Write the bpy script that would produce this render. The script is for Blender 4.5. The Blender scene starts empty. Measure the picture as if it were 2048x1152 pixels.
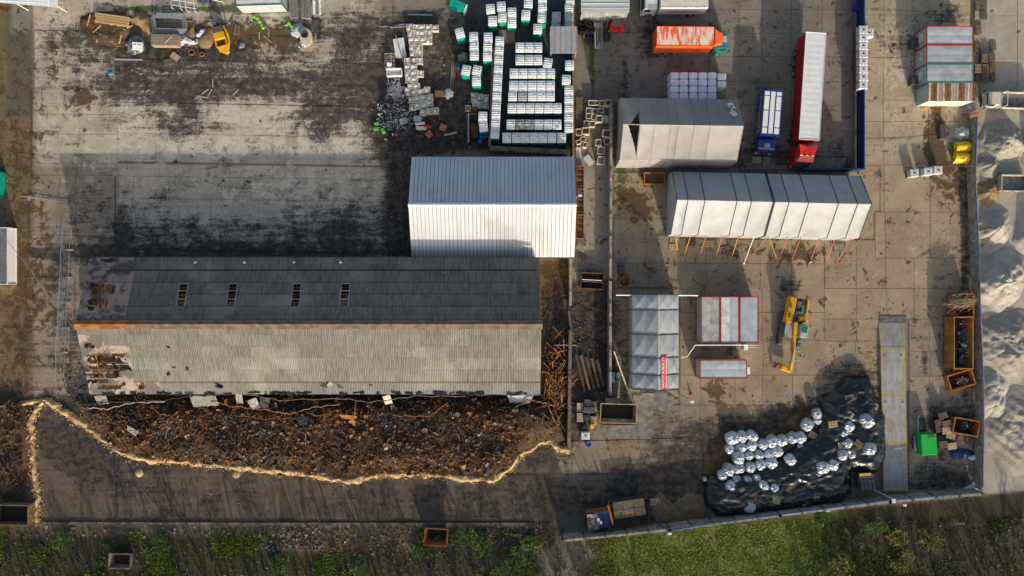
import bpy, bmesh, math, random
import numpy as np
from mathutils import Vector, Matrix, noise as mnoise

random.seed(7)
R = math.radians
S = bpy.context.scene
COL = S.collection

# ------------------------------------------------------------------ camera
HC = 91.0                      # flying height, metres; 15 photo pixels = 1 m on the ground
cam_d = bpy.data.cameras.new('camera')
cam_d.lens = 24.0
cam_d.sensor_width = 36.0
cam_d.clip_end = 2000.0
cam = bpy.data.objects.new('camera', cam_d)
cam.location = (0, 0, HC)
cam.rotation_euler = (0, 0, 0)
COL.objects.link(cam)
S.camera = cam

# ------------------------------------------------------------------ light
SUN_EL = R(17.0)
SUN_DX, SUN_DY = 0.29, -1.0    # horizontal direction towards the sun
_l = math.hypot(SUN_DX, SUN_DY)
sun_dir = Vector((SUN_DX/_l*math.cos(SUN_EL), SUN_DY/_l*math.cos(SUN_EL), math.sin(SUN_EL)))
sd = bpy.data.lights.new('sun', 'SUN')
sd.energy = 3.8
sd.angle = R(0.5)
sd.color = (1.0, 0.895, 0.745)
sun = bpy.data.objects.new('sun', sd)
sun.rotation_euler = sun_dir.to_track_quat('Z', 'Y').to_euler()
sun.location = (20, -70, 60)
COL.objects.link(sun)

world = bpy.data.worlds.new('World')
S.world = world
world.use_nodes = True
wn = world.node_tree
bg = wn.nodes['Background']
sky = wn.nodes.new('ShaderNodeTexSky')
sky.sky_type = 'NISHITA'
sky.sun_disc = False
sky.sun_elevation = SUN_EL
sky.sun_rotation = math.atan2(SUN_DX, SUN_DY)
wn.links.new(sky.outputs[0], bg.inputs[0])
bg.inputs[1].default_value = 0.15
sky.air_density = 1.0
sky.dust_density = 3.5
sky.ozone_density = 0.6

S.view_settings.view_transform = 'Standard'
S.view_settings.look = 'None'
S.view_settings.gamma = 1.0
S.view_settings.use_curve_mapping = False
S.view_settings.exposure = 0.36
S.render.engine = 'CYCLES'

# ------------------------------------------------------------------ helpers
def G(px, py, h=0.0):
    """metres on the plan for a spot seen at photo pixel (px, py) at height h"""
    s = (HC-h)/HC/15.0
    return ((px-1024.0)*s, (576.0-py)*s)

class MB:
    def __init__(self):
        self.v = []; self.f = []; self.m = []
    def add(self, vs, fs, mi=0, M=None):
        b = len(self.v)
        if M is not None:
            vs = [tuple(M @ Vector(p)) for p in vs]
        self.v.extend(vs)
        self.f.extend([tuple(i+b for i in f) for f in fs])
        self.m.extend([mi]*len(fs))
        return self
    def box(self, c, s, rz=0.0, mi=0, rx=0.0, ry=0.0, taper=1.0):
        x, y, z = s[0]/2, s[1]/2, s[2]/2
        t = taper
        vs = [(-x,-y,-z),(x,-y,-z),(x,y,-z),(-x,y,-z),(-x*t,-y*t,z),(x*t,-y*t,z),(x*t,y*t,z),(-x*t,y*t,z)]
        fs = [(3,2,1,0),(4,5,6,7),(0,1,5,4),(1,2,6,5),(2,3,7,6),(3,0,4,7)]
        M = Matrix.Translation(c)
        if rz or rx or ry:
            M = M @ Matrix.Rotation(rz,4,'Z') @ Matrix.Rotation(ry,4,'Y') @ Matrix.Rotation(rx,4,'X')
        return self.add(vs, fs, mi, M)
    def bx(self, x0, x1, y0, y1, z0, z1, mi=0):
        return self.box(((x0+x1)/2,(y0+y1)/2,(z0+z1)/2),(abs(x1-x0),abs(y1-y0),abs(z1-z0)),mi=mi)
    def cyl(self, p0, p1, r0, r1=None, n=8, mi=0, caps=True):
        if r1 is None: r1 = r0
        p0 = Vector(p0); p1 = Vector(p1)
        d = (p1-p0)
        if d.length < 1e-6: return self
        q = d.to_track_quat('Z','Y')
        vs = []
        for p, r in ((p0,r0),(p1,r1)):
            for i in range(n):
                a = 2*math.pi*i/n
                vs.append(tuple(p + q @ Vector((r*math.cos(a), r*math.sin(a), 0))))
        fs = [(i,(i+1)%n,n+(i+1)%n,n+i) for i in range(n)]
        if caps:
            fs.append(tuple(range(n-1,-1,-1))); fs.append(tuple(range(n,2*n)))
        return self.add(vs, fs, mi)
    def tube(self, pts, r, n=6, mi=0):
        for a, b in zip(pts[:-1], pts[1:]):
            self.cyl(a, b, r, r, n, mi)
        return self
    def prism(self, poly, z0, z1, mi=0, zt=None):
        n = len(poly)
        vs = [(p[0],p[1],z0) for p in poly] + [(p[0],p[1],z1 if zt is None else zt[i]) for i,p in enumerate(poly)]
        fs = [tuple(range(n-1,-1,-1)), tuple(range(n,2*n))] + [(i,(i+1)%n,n+(i+1)%n,n+i) for i in range(n)]
        return self.add(vs, fs, mi)
    def extrude(self, prof, x0, x1, mi=0):
        """profile in (y, z), swept along x"""
        n = len(prof)
        vs = [(x0,p[0],p[1]) for p in prof] + [(x1,p[0],p[1]) for p in prof]
        fs = [tuple(range(n-1,-1,-1)), tuple(range(n,2*n))] + [(i,(i+1)%n,n+(i+1)%n,n+i) for i in range(n)]
        return self.add(vs, fs, mi)
    def grid(self, nx, ny, fn, mi=0, keep=None):
        b = len(self.v)
        for j in range(ny+1):
            for i in range(nx+1):
                self.v.append(fn(i/nx, j/ny))
        for j in range(ny):
            for i in range(nx):
                if keep and not keep((i+.5)/nx,(j+.5)/ny): continue
                k = b + j*(nx+1) + i
                self.f.append((k,k+1,k+nx+2,k+nx+1)); self.m.append(mi)
        return self
    def torus(self, c, R0, r, n=14, k=8, M=None, mi=0, sq=1.0):
        vs=[]; fs=[]
        for i in range(n):
            a=2*math.pi*i/n
            for j in range(k):
                b=2*math.pi*j/k
                rr=R0+r*math.cos(b)
                vs.append((rr*math.cos(a),rr*math.sin(a),r*sq*math.sin(b)))
        for i in range(n):
            for j in range(k):
                fs.append((i*k+j,((i+1)%n)*k+j,((i+1)%n)*k+(j+1)%k,i*k+(j+1)%k))
        MM=Matrix.Translation(c)
        if M is not None: MM = MM @ M
        return self.add(vs,fs,mi,MM)
    def mesh(self, name, mats, smooth=False):
        me = bpy.data.meshes.new(name)
        me.from_pydata(self.v, [], self.f)
        if not isinstance(mats,(list,tuple)): mats=[mats]
        for m in mats: me.materials.append(m)
        if len(mats)>1: me.polygons.foreach_set('material_index', self.m)
        if smooth: me.polygons.foreach_set('use_smooth',[True]*len(me.polygons))
        me.update()
        return me
    def build(self, name, mats, parent=None, smooth=False):
        return link(name, self.mesh(name, mats, smooth), parent)

def link(name, me, parent=None):
    o = bpy.data.objects.new(name, me)
    COL.objects.link(o)
    if parent is not None: o.parent = parent
    return o

def tag(o, label, cat, group=None, kind=None):
    if label: o['label'] = label
    if cat: o['category'] = cat
    if group: o['group'] = group
    if kind: o['kind'] = kind
    return o

def thing(name, label, cat, loc=(0,0,0), rz=0.0, group=None):
    o = bpy.data.objects.new(name, None)
    o.empty_display_size = 0.3
    COL.objects.link(o)
    o.location = loc if len(loc)==3 else (loc[0],loc[1],0)
    o.rotation_euler = (0,0,rz)
    return tag(o,label,cat,group)

def dup(root, loc, rz=0.0, label=None, group=None, rx=0.0, ry=0.0, scale=None):
    r = root.copy(); COL.objects.link(r)
    r.location = loc; r.rotation_euler = (rx,ry,rz)
    if scale: r.scale = scale
    if label: r['label'] = label
    if group: r['group'] = group
    for ch in root.children:
        c = ch.copy(); COL.objects.link(c); c.parent = r
        for g in ch.children:
            d = g.copy(); COL.objects.link(d); d.parent = c
    return r

def struct(o):
    o['kind'] = 'structure'
    return o

def bevel(o, w, seg=2):
    m = o.modifiers.new('bevel','BEVEL'); m.width = w; m.segments = seg; m.limit_method='ANGLE'
    return o

def fbm(x, y, sc=1.0, o=4, seed=0.0):
    s=0; a=1; t=0
    p=Vector((x*sc+seed*17.3, y*sc-seed*9.1, seed*3.7))
    for i in range(o):
        s+=a*mnoise.noise(p); t+=a; a*=.5; p=p*2.03
    return s/t

# ------------------------------------------------------------------ materials
class NT:
    def __init__(self, name):
        self.mat = bpy.data.materials.new(name)
        self.mat.use_nodes = True
        self.t = self.mat.node_tree
        self.b = self.t.nodes['Principled BSDF']
    def n(self, typ, **kw):
        nd = self.t.nodes.new(typ)
        for k,v in kw.items(): setattr(nd,k,v)
        return nd
    def set(self, sock, v):
        if isinstance(v, bpy.types.NodeSocket): self.t.links.new(v, sock)
        else: sock.default_value = v
    def math(self, op, a, b=0.0, clamp=False):
        nd = self.n('ShaderNodeMath', operation=op, use_clamp=clamp)
        self.set(nd.inputs[0], a); self.set(nd.inputs[1], b)
        return nd.outputs[0]
    def pos(self):
        if not hasattr(self,'_p'): self._p = self.n('ShaderNodeNewGeometry').outputs['Position']
        return self._p
    def map(self, vec, scale=(1,1,1), loc=(0,0,0), rot=(0,0,0)):
        nd = self.n('ShaderNodeMapping')
        self.set(nd.inputs[0], vec)
        nd.inputs['Scale'].default_value = scale; nd.inputs['Location'].default_value = loc; nd.inputs['Rotation'].default_value = rot
        return nd.outputs[0]
    def noise(self, scale, detail=4, rough=.55, vec=None, dist=0.0):
        nd = self.n('ShaderNodeTexNoise')
        self.set(nd.inputs['Vector'], vec if vec is not None else self.pos())
        nd.inputs['Scale'].default_value = scale; nd.inputs['Detail'].default_value = detail
        nd.inputs['Roughness'].default_value = rough; nd.inputs['Distortion'].default_value = dist
        return nd.outputs[0]
    def ramp(self, fac, a, b, lo=0.0, hi=1.0):
        nd = self.n('ShaderNodeMapRange', clamp=True, interpolation_type='SMOOTHSTEP')
        self.set(nd.inputs[0], fac); self.set(nd.inputs[1], a); self.set(nd.inputs[2], b)
        self.set(nd.inputs[3], lo); self.set(nd.inputs[4], hi)
        return nd.outputs[0]
    def mix(self, fac, a, b, blend='MIX'):
        nd = self.n('ShaderNodeMix', data_type='RGBA', blend_type=blend)
        self.set(nd.inputs[0], fac)
        for s, v in ((nd.inputs[6],a),(nd.inputs[7],b)):
            if isinstance(v,(tuple,list)) and len(v)==3: v=(*v,1)
            self.set(s, v)
        return nd.outputs[2]
    def rand(self):
        if not hasattr(self,'_r'): self._r = self.n('ShaderNodeObjectInfo').outputs['Random']
        return self._r
    def bump(self, h, strength=.3, dist=.05):
        nd = self.n('ShaderNodeBump')
        nd.inputs['Strength'].default_value = strength; nd.inputs['Distance'].default_value = dist
        self.set(nd.inputs['Height'], h)
        self.set(self.b.inputs['Normal'], nd.outputs[0])
    def out(self, color, rough=.7, metal=0.0, spec=.3):
        if isinstance(color,(tuple,list)) and len(color)==3: color=(*color,1)
        self.set(self.b.inputs['Base Color'], color)
        self.set(self.b.inputs['Roughness'], rough)
        self.b.inputs['Metallic'].default_value = metal
        self.b.inputs['Specular IOR Level'].default_value = spec
        return self.mat

MATS = {}
def mat(name, c, c2=None, scale=3.0, lo=.42, hi=.62, rough=.7, metal=0.0, var=.12, bump=0.0, stretch=None, c3=None, s3=.7, spec=.3, det=5):
    """two/three tone noisy surface with a little per-object brightness spread"""
    if name in MATS: return MATS[name]
    k = NT(name)
    vec = k.pos()
    if stretch: vec = k.map(vec, scale=stretch)
    col = (*c,1)
    if c2 is not None:
        n1 = k.noise(scale, det, .6, vec)
        col = k.mix(k.ramp(n1, lo, hi), c, c2)
    if c3 is not None:
        col = k.mix(k.ramp(k.noise(s3, 5, .65), .5, .68), col, c3)
    if var:
        v = k.math('ADD', k.math('MULTIPLY', k.rand(), 2*var), 1-var)
        nd = k.n('ShaderNodeVectorMath', operation='SCALE')
        k.set(nd.inputs[0], col); k.set(nd.inputs['Scale'], v)
        col = nd.outputs[0]
    rr = rough
    if bump: k.bump(k.noise(scale*2.5, 4, .6, vec), bump)
    MATS[name] = k.out(col, rr, metal, spec)
    return MATS[name]
# ------------------------------------------------------------------ ground: colours of the surfaces, stains and some painted shade and sun, laid out on the plan (photo pixels / 15 = metres)
def sstep(a, b, x):
    t = np.clip((x-a)/(b-a), 0, 1); return t*t*(3-2*t)
def rect(X, Y, x0, x1, y0, y1, s=4.0):
    return sstep(x0-s,x0+s,X)*(1-sstep(x1-s,x1+s,X))*sstep(y0-s,y0+s,Y)*(1-sstep(y1-s,y1+s,Y))
def blob(X, Y, x, y, rx, ry, rot=0.0):
    c, s = math.cos(R(rot)), math.sin(R(rot))
    u = ((X-x)*c+(Y-y)*s)/rx; v = (-(X-x)*s+(Y-y)*c)/ry
    return np.exp(-(u*u+v*v)**1.4)

CONC=(.47,.405,.315)
def base_col(X, Y):
    n = X.shape
    C = np.empty(n+(3,)); C[:] = (.21,.165,.12)
    def put(m, c):
        C[:] = C*(1-m[...,None]) + np.array(c)*m[...,None]
    put(rect(X,Y,66,770,-400,520), CONC)
    put(rect(X,Y,66,240,330,800,8), (.29,.235,.18))
    put(rect(X,Y,-900,66,-400,1060), (.165,.115,.062))
    put(rect(X,Y,14,64,-400,235,5), (.105,.092,.075))
    put(rect(X,Y,22,64,0,66,6), (.22,.20,.165))
    put(rect(X,Y,760,985,-400,330), (.24,.20,.155))
    put(rect(X,Y,930,1150,-400,300,3), (.072,.076,.08))
    put(rect(X,Y,1150,1240,-400,345,3), (.22,.19,.14))
    put(rect(X,Y,1238,1715,-400,345,3), (.25,.21,.165))
    put(rect(X,Y,1712,1960,-400,650,3), (.43,.345,.235))
    put(rect(X,Y,1225,1770,338,880,3), (.31,.24,.16))
    put(rect(X,Y,1560,1960,335,650,30), (.35,.27,.18))
    put(rect(X,Y,1770,1965,640,1000,8), (.30,.245,.18))
    put(rect(X,Y,1140,1228,300,560,4), (.33,.29,.22))
    put(rect(X,Y,1140,1228,560,800,8), (.08,.06,.05))
    put(rect(X,Y,1078,1142,515,900,4), (.16,.105,.05))
    put(rect(X,Y,1140,1420,800,890,5), (.24,.20,.15))
    put(rect(X,Y,70,1140,790,1050,5), (.125,.094,.066))
    put(rect(X,Y,1100,1420,878,945,4), (.27,.215,.15))
    put(rect(X,Y,1100,1420,945,1060,8), (.13,.11,.09))  # darker zone carries the plank wall's shade in its colour
    put(rect(X,Y,1960,3000,-400,245,4), (.42,.37,.30))
    put(rect(X,Y,1960,3000,245,1000,8), (.40,.36,.30))
    # grass and scrub south of the yard
    edge = np.where(X<1130, 1052.0, 1078-(X-1130)*0.108)
    g = sstep(-3,6,Y-edge)
    put(g, (.040,.034,.017))  # verge colour deepened to hold the shade of the trees
    put(g*rect(X,Y,560,830,1040,1105,12), (.15,.105,.05))
    put(g*rect(X,Y,-50,560,1040,1072,10), (.12,.10,.06))
    put(g*rect(X,Y,1080,1200,1065,1160,20), (.17,.155,.115))
    put(g*rect(X,Y,1200,1690,1000,1200,55), (.115,.135,.028))  # sunlit lawn painted as a brighter patch
    put(rect(X,Y,-60,52,780,1045,8), (.075,.055,.04))
    return C

SOOT_SHADE = [ # x, y, rx, ry, amount, rot
 (430,178,300,24,.62,1),(560,155,190,30,.55,0),(700,190,90,55,.75,0),(480,110,170,26,.35,0),(610,60,40,24,.9,0),(690,60,60,30,.6,0),
 (720,110,45,70,.8,0),(340,170,80,30,.7,0),(370,240,60,40,.55,0),(640,240,50,40,.55,0),(270,190,50,40,.4,0),
 (300,130,120,36,.42,0),(130,85,50,26,.6,0),(150,130,40,20,.5,0),
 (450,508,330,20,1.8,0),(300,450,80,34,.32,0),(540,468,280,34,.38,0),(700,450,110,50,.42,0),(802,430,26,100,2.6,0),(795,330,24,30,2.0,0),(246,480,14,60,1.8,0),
 (380,390,220,30,.12,0),(180,420,50,80,.15,0),(150,720,50,100,.75,0),(130,560,60,60,.4,0),(40,700,60,120,.4,0),
 (840,60,110,40,.9,0),(790,190,60,70,1.7,0),(870,150,60,60,.75,0),(860,250,100,40,1.0,0),(780,280,50,40,1.1,0),(910,210,60,60,.9,0),(940,100,40,60,.5,0),
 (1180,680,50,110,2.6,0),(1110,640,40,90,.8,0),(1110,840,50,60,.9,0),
 (600,860,520,70,1.3,0),(230,860,120,70,.8,0),(700,1000,420,40,.28,0),(300,1000,160,60,.3,0),(1030,960,120,80,.5,0),(190,940,80,36,.85,20),(860,1010,200,50,.15,0),
 (1290,960,60,34,1.0,10),(1240,1000,150,50,.8,0),(1360,970,70,60,1.5,0),(300,100,140,24,.9,0),(420,112,80,18,1.0,0),(1400,930,50,40,1.2,0),(1250,850,26,24,.9,0),(1270,830,80,12,.5,0),  # patches by the waste containers: wet ground plus painted plank-wall shade
 (1420,900,120,50,.8,0),(1560,850,150,40,.6,-10),(1700,770,60,40,.7,0),
 (1300,80,30,36,.9,0),(1330,60,40,16,.5,0),(1250,200,10,120,.6,0),(1540,310,160,20,.5,0),
 (1580,570,26,20,.8,0),(1895,840,70,30,.75,0),(1880,955,70,30,.8,0),(1830,640,8,8,1.0,0),(1850,720,6,50,.9,0),(1930,700,14,200,.6,0),(1930,430,12,200,.5,0),  # block-wall strips and the patch before the plank wall are painted shade
 (1790,65,60,70,.25,0),(1900,30,40,26,.5,0),(1610,440,40,10,.3,0),
 (110,1090,500,30,.5,0),(880,1080,160,20,.5,0),  # tree shade on the verge, painted as dark cover
]
MUD = [
 (250,60,110,44,1.2,0),(390,80,130,40,1.2,0),(500,70,60,20,.8,0),(300,140,60,14,.6,0),(170,190,40,22,1.0,-20),(110,140,20,14,.8,0),(570,80,60,30,.8,0),
 (830,290,60,24,1.1,0),(900,280,90,26,1.1,0),(770,275,24,40,.9,0),(560,300,30,10,.3,0),
 (1110,570,36,60,1.0,0),(1120,760,30,60,.7,0),(700,950,60,20,.8,0),(500,940,200,20,.5,0),
 (1275,405,50,36,.8,20),(1430,770,24,30,.8,0),(1600,510,60,20,.7,0),(1480,495,40,14,.7,0),(1620,470,50,14,.6,0),
 (1870,240,20,100,.9,0),(1910,370,40,50,.7,0),(1880,310,30,40,.8,0),(1330,1010,60,40,1.0,0),(1440,880,90,34,.9,0),(1580,830,90,24,.8,-12),
 (40,450,60,400,.45,0),(100,560,50,120,.5,0),(1300,350,40,10,.5,0),(1880,860,50,60,.5,0),(20,900,60,120,.5,0),
]
PALE = [
 (290,235,60,40,.6,0),(450,235,60,30,.65,0),(580,235,70,40,.6,0),(500,290,230,22,.5,0),(720,280,60,30,.5,0),(120,45,50,30,.55,0),(520,30,50,24,.5,0),(440,130,60,10,.5,0),(560,130,60,20,.4,0),(700,200,40,10,.4,0),
 (600,370,200,40,.35,0),(1800,200,60,200,.3,0),(1430,120,40,60,.2,0),(640,1060,80,16,.8,0),(1900,460,60,60,.25,0),(1180,560,40,20,.6,0),(1170,670,30,16,.6,0),(1690,600,190,9,.3,-38),(1720,640,190,8,.28,-38),(1600,700,90,30,.2,0),(1830,520,60,120,.25,0),(1800,100,40,120,.3,0),
]
MOSS = [
 (360,18,200,8,.9,0),(500,12,60,20,.7,0),(1185,110,8,90,.8,0),(1243,300,10,60,1.0,0),(1236,240,6,100,.7,0),(1270,360,40,20,.5,0),(0,180,14,140,.5,0),(1240,470,8,140,.5,0),(950,140,16,60,.4,0),(1250,760,10,160,.5,0),
]
def dirt_shade_masks(X, Y):
    out=np.zeros(X.shape+(4,))
    gen=[.24*rect(X,Y,66,770,-50,520,20)+.22*rect(X,Y,770,985,0,330,20)+.20*rect(X,Y,1165,1715,-50,345,20)+.16*rect(X,Y,1225,1960,345,1000,20)+.15*rect(X,Y,1715,1960,-50,345,20)+.18*rect(X,Y,70,1140,790,1050,15), .12*rect(X,Y,1165,1960,-50,1000,20)+.15*rect(X,Y,-50,66,-50,800,20), .18*rect(X,Y,66,770,-50,520,20), 0]
    for k, L in enumerate((SOOT_SHADE,MUD,PALE,MOSS)):
        m=np.zeros(X.shape)+gen[k]
        for x,y,rx,ry,a,*r in L:
            m=m+a*blob(X,Y,x,y,rx,ry,r[0])
        if k==0: m=1-np.exp(-1.6*m)
        out[...,k]=np.clip(m,0,1.2)
    g = sstep(0,6,Y-np.where(X<1130, 1052.0, 1078-(X-1130)*0.108))
    out[...,0]*=(1-.8*g); out[...,2]*=(1-.7*g)
    return out

k = NT('yard_surface')
att_b = k.n('ShaderNodeAttribute', attribute_name='base').outputs['Color']
att = k.n('ShaderNodeAttribute', attribute_name='dirt_shade')
sep = k.n('ShaderNodeSeparateColor'); k.t.links.new(att.outputs['Color'], sep.inputs[0])
soot, mud, pale = sep.outputs[0], sep.outputs[1], sep.outputs[2]  # first channel holds soot and some painted shade
moss = att.outputs['Alpha']
n_big = k.noise(.28, 6, .62)
n_mid = k.noise(1.1, 7, .68, dist=.4)
n_fine = k.noise(5.0, 5, .7)
n_sp = k.noise(14.0, 2, .6)
n_str = k.noise(1.0, 5, .65, k.map(k.pos(), scale=(2.2,.35,1)))
def cover(m, n, w=.16):
    t = k.math('SUBTRACT', 1.0, m)
    nn = k.math('MULTIPLY', k.math('SUBTRACT', n, .385), 4.3)
    return k.math('MULTIPLY', k.ramp(k.math('SUBTRACT', nn, t), -w*.5, w), k.ramp(m, .01, .12))
col = k.mix(k.ramp(n_big,.35,.65), att_b, k.mix(.22, att_b, (.03,.025,.02)))
col = k.mix(k.ramp(n_mid,.40,.70,0,.30), col, k.mix(.55, att_b, (.04,.034,.028)))
col = k.mix(k.ramp(n_str,.52,.75,0,.25), col, (.06,.05,.042))
col = k.mix(k.ramp(n_fine,.52,.8,0,.35), col, k.mix(.35, att_b, (.75,.70,.60)))
v = k.math('ADD', k.math('MULTIPLY', k.rand(), .16), .92)
sc = k.n('ShaderNodeVectorMath', operation='SCALE'); k.set(sc.inputs[0], col); k.set(sc.inputs['Scale'], v); col = sc.outputs[0]
n_h = k.noise(1.0, 6, .7, k.map(k.pos(), scale=(.22,1.9,1), loc=(5,2,0)))
n_w = k.noise(.45, 10, .78, k.map(k.pos(), loc=(3,9,1)), .3)
n_mix = k.math('ADD', k.math('MULTIPLY', n_w, .5), k.math('MULTIPLY', k.math('ADD', k.math('MULTIPLY',n_fine,.45), k.math('MULTIPLY',n_h,.55)), .5))
n_b = k.noise(.8, 7, .7, k.map(k.pos(), loc=(13,7,3)), .6)
col = k.mix(k.math('MULTIPLY', cover(pale, n_b, .3), .8), col, k.mix(.5, att_b, (.62,.57,.49)))
col = k.mix(k.math('MULTIPLY', cover(mud, n_b, .25), .92), col, k.mix(k.ramp(n_fine,.35,.7), (.050,.030,.014), (.125,.074,.030)))
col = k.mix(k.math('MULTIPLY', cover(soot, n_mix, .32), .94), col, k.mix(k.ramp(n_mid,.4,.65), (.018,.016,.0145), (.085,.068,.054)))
col = k.mix(k.math('MULTIPLY', cover(moss, n_mix, .2), .85), col, (.055,.085,.016))
# hairline cracks and oil spots
vo = k.n('ShaderNodeTexVoronoi', feature='DISTANCE_TO_EDGE'); k.set(vo.inputs['Vector'], k.map(k.pos(), scale=(.23,.23,.23)))
dv = k.n('ShaderNodeVectorMath', operation='ADD'); k.set(dv.inputs[0], k.map(k.pos(), scale=(.23,.23,.23)))
nv = k.n('ShaderNodeTexNoise'); k.set(nv.inputs['Vector'], k.pos()); nv.inputs['Scale'].default_value=.9; nv.inputs['Detail'].default_value=5
ns = k.n('ShaderNodeVectorMath', operation='SCALE'); k.set(ns.inputs[0], nv.outputs['Color']); ns.inputs['Scale'].default_value=.55
k.set(dv.inputs[1], ns.outputs[0]); k.set(vo.inputs['Vector'], dv.outputs[0])
crack = k.math('MULTIPLY', k.ramp(vo.outputs['Distance'], .004, .012, 1, 0), k.ramp(k.noise(.12,3), .47,.56))
col = k.mix(k.math('MULTIPLY',crack,.75), col, (.03,.025,.02))
spot = k.ramp(k.noise(.9,2,.4,k.map(k.pos(),loc=(31,5,0))), .70,.74)
col = k.mix(k.math('MULTIPLY',spot,.8), col, (.03,.025,.02))
rough = k.ramp(cover(soot, n_mix, .42), 0, 1, .9, .72)
k.bump(k.math('ADD', n_fine, k.math('MULTIPLY', n_sp, .5)), .35, .03)
M_YARD = k.out(col, rough, 0, .25)

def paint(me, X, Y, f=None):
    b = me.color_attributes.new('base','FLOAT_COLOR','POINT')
    d = me.color_attributes.new('dirt_shade','FLOAT_COLOR','POINT')
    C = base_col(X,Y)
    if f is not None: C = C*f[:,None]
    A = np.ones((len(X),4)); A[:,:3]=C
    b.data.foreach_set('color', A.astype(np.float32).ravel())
    d.data.foreach_set('color', dirt_shade_masks(X,Y).astype(np.float32).ravel())

def build_ground():
    xs = np.concatenate([np.array([-900,-400,-200,-110]), np.arange(-76,76.01,.4), np.array([110,200,400,900])])
    ys = np.concatenate([np.array([-900,-400,-200,-90]), np.arange(-48,46.01,.4), np.array([90,200,400,900])])
    X, Y = np.meshgrid(xs, ys)
    nx, ny = len(xs), len(ys)
    PX = X.ravel()*15+1024; PY = 576-Y.ravel()*15
    Z = np.zeros(X.size)
    v = np.stack([X.ravel(), Y.ravel(), Z],1)
    idx = np.arange(nx*ny).reshape(ny,nx)
    f = np.stack([idx[:-1,:-1],idx[:-1,1:],idx[1:,1:],idx[1:,:-1]],-1).reshape(-1,4)
    me = bpy.data.meshes.new('ground')
    me.from_pydata(v.tolist(), [], f.tolist())
    me.materials.append(M_YARD)
    # open joints and the bed under the slabs hold dark grit
    dk=np.zeros(len(PX))
    for x0,x1,y0,y1 in SLAB_BOX: dk=np.maximum(dk,((PX>x0-3)&(PX<x1+3)&(PY>y0-3)&(PY<y1+3)).astype(float))
    paint(me, PX, PY, 1-.5*dk)
    me.update()
    o = link('ground', me); struct(o)
    return o
# ---- concrete slabs: every slab its own piece of the paving, joints left open
SZ = .035
paving = bpy.data.objects.new('yard_paving', None); COL.objects.link(paving); paving['kind']='structure'
SLAB_BOX=[]
def slab(c, gap=.03, name='slab'):
    """c: four corners in photo pixels on the ground"""
    SLAB_BOX.append((min(q[0] for q in c),max(q[0] for q in c),min(q[1] for q in c),max(q[1] for q in c)))
    P=[Vector((*G(x,y),0)) for x,y in c]
    cen=sum(P,Vector())/4
    Q=[]
    for p in P:
        d=p-cen; L=max(abs(d.x),abs(d.y),.2)
        Q.append(Vector((cen.x+d.x*(1-gap/max(abs(d.x),.2)), cen.y+d.y*(1-gap/max(abs(d.y),.2)),0)))
    w=max((Q[1]-Q[0]).length,(Q[2]-Q[3]).length); h=max((Q[3]-Q[0]).length,(Q[2]-Q[1]).length)
    nx=max(1,min(7,round(w/.75))); ny=max(1,min(7,round(h/.75)))
    z=SZ+random.uniform(-.006,.006)
    tx,ty=random.uniform(-.004,.004),random.uniform(-.004,.004)
    m=MB()
    def fn(u,v):
        p=(Q[0]*(1-u)+Q[1]*u)*(1-v)+(Q[3]*(1-u)+Q[2]*u)*v
        return (p.x-cen.x,p.y-cen.y,z+tx*(u-.5)+ty*(v-.5))
    m.grid(nx,ny,fn)
    n=len(m.v); W=nx+1
    bd=[i for i in range(W)]+[W*j+nx for j in range(1,ny+1)]+[W*ny+i for i in range(nx-1,-1,-1)]+[W*j for j in range(ny-1,0,-1)]
    for i in bd: m.v.append((m.v[i][0],m.v[i][1],0.0))
    for a in range(len(bd)):
        b=(a+1)%len(bd); m.f.append((bd[a],n+a,n+b,bd[b])); m.m.append(0)
    # winding: pixel y runs down, so flip to face up
    m.f=[tuple(reversed(f)) for f in m.f]
    me=m.mesh('slab',M_YARD)
    co=np.array(m.v); paint(me,(co[:,0]+cen.x)*15+1024,576-(co[:,1]+cen.y)*15)
    o=link(name,me,paving); o.location=(cen.x,cen.y,0)
    return o

def rows(ys, xjs, slope=0.0, x0=0, shear=0.0):
    """ys: joint lines; xjs: list of joint x for each row; slope tilts the lines"""
    for (ya,yb),xj in zip(zip(ys[:-1],ys[1:]),xjs):
        for a,b in zip(xj[:-1],xj[1:]):
            f=lambda x,y:(x+shear*(y-ys[0]), y+slope*(x-x0))
            slab([f(a,ya),f(b,ya),f(b,yb),f(a,yb)])
# left yard, north half
rows([205,266,322],[[236,320,394,482,570,660,760],[236,312,394,482,570,660,760]],.018,236)
rows([-20,28,66,118,163,203],[[470,560,650,720,785],[640,720,785],[500,600,720,770],[240,320,420,520,620,700,760],[240,340,450,560,660,760]],.018,236)
# left yard, south half (shaded side)
rows([327,352,396,447,498],[[232,318,430,545,660,745,800],[232,268,352,460,600,735,800],[232,330,422,518,612,698,790],[232,330,440,560,690,800]],.014,236)
# west column of cracked slabs
rows([62,118,178,228,268,308,326,350,396,470,553,640,730],[[70,160,232],[70,160,232],[66,150,238],[66,158,236],[64,158,236],[64,148,236],[64,124,154,232],[62,120,152,190,230],[60,122,152,230],[58,118,150],[54,112,148],[50,108,140]],.006,60)
# truck yard
rows([-40,18,66,112,162,210],[[1186,1238,1298,1362,1418,1478,1524,1582,1644,1704]]*5,.004,1180)
rows([210,260,312,338],[[1482,1524,1582,1644,1704]]*3,.004,1180)
# haul road
rows([-40,30,115,200,243,330,424,516,577,638],[[1720,1768,1858,1940],[1720,1768,1855,1940],[1720,1766,1856,1945],[1720,1766,1856,1945],[1720,1767,1856,1945],[1760,1768,1860,1945],[1750,1770,1860,1945],[1650,1712,1771,1828,1945],[1648,1712,1773,1828,1945]],0,0)
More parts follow.
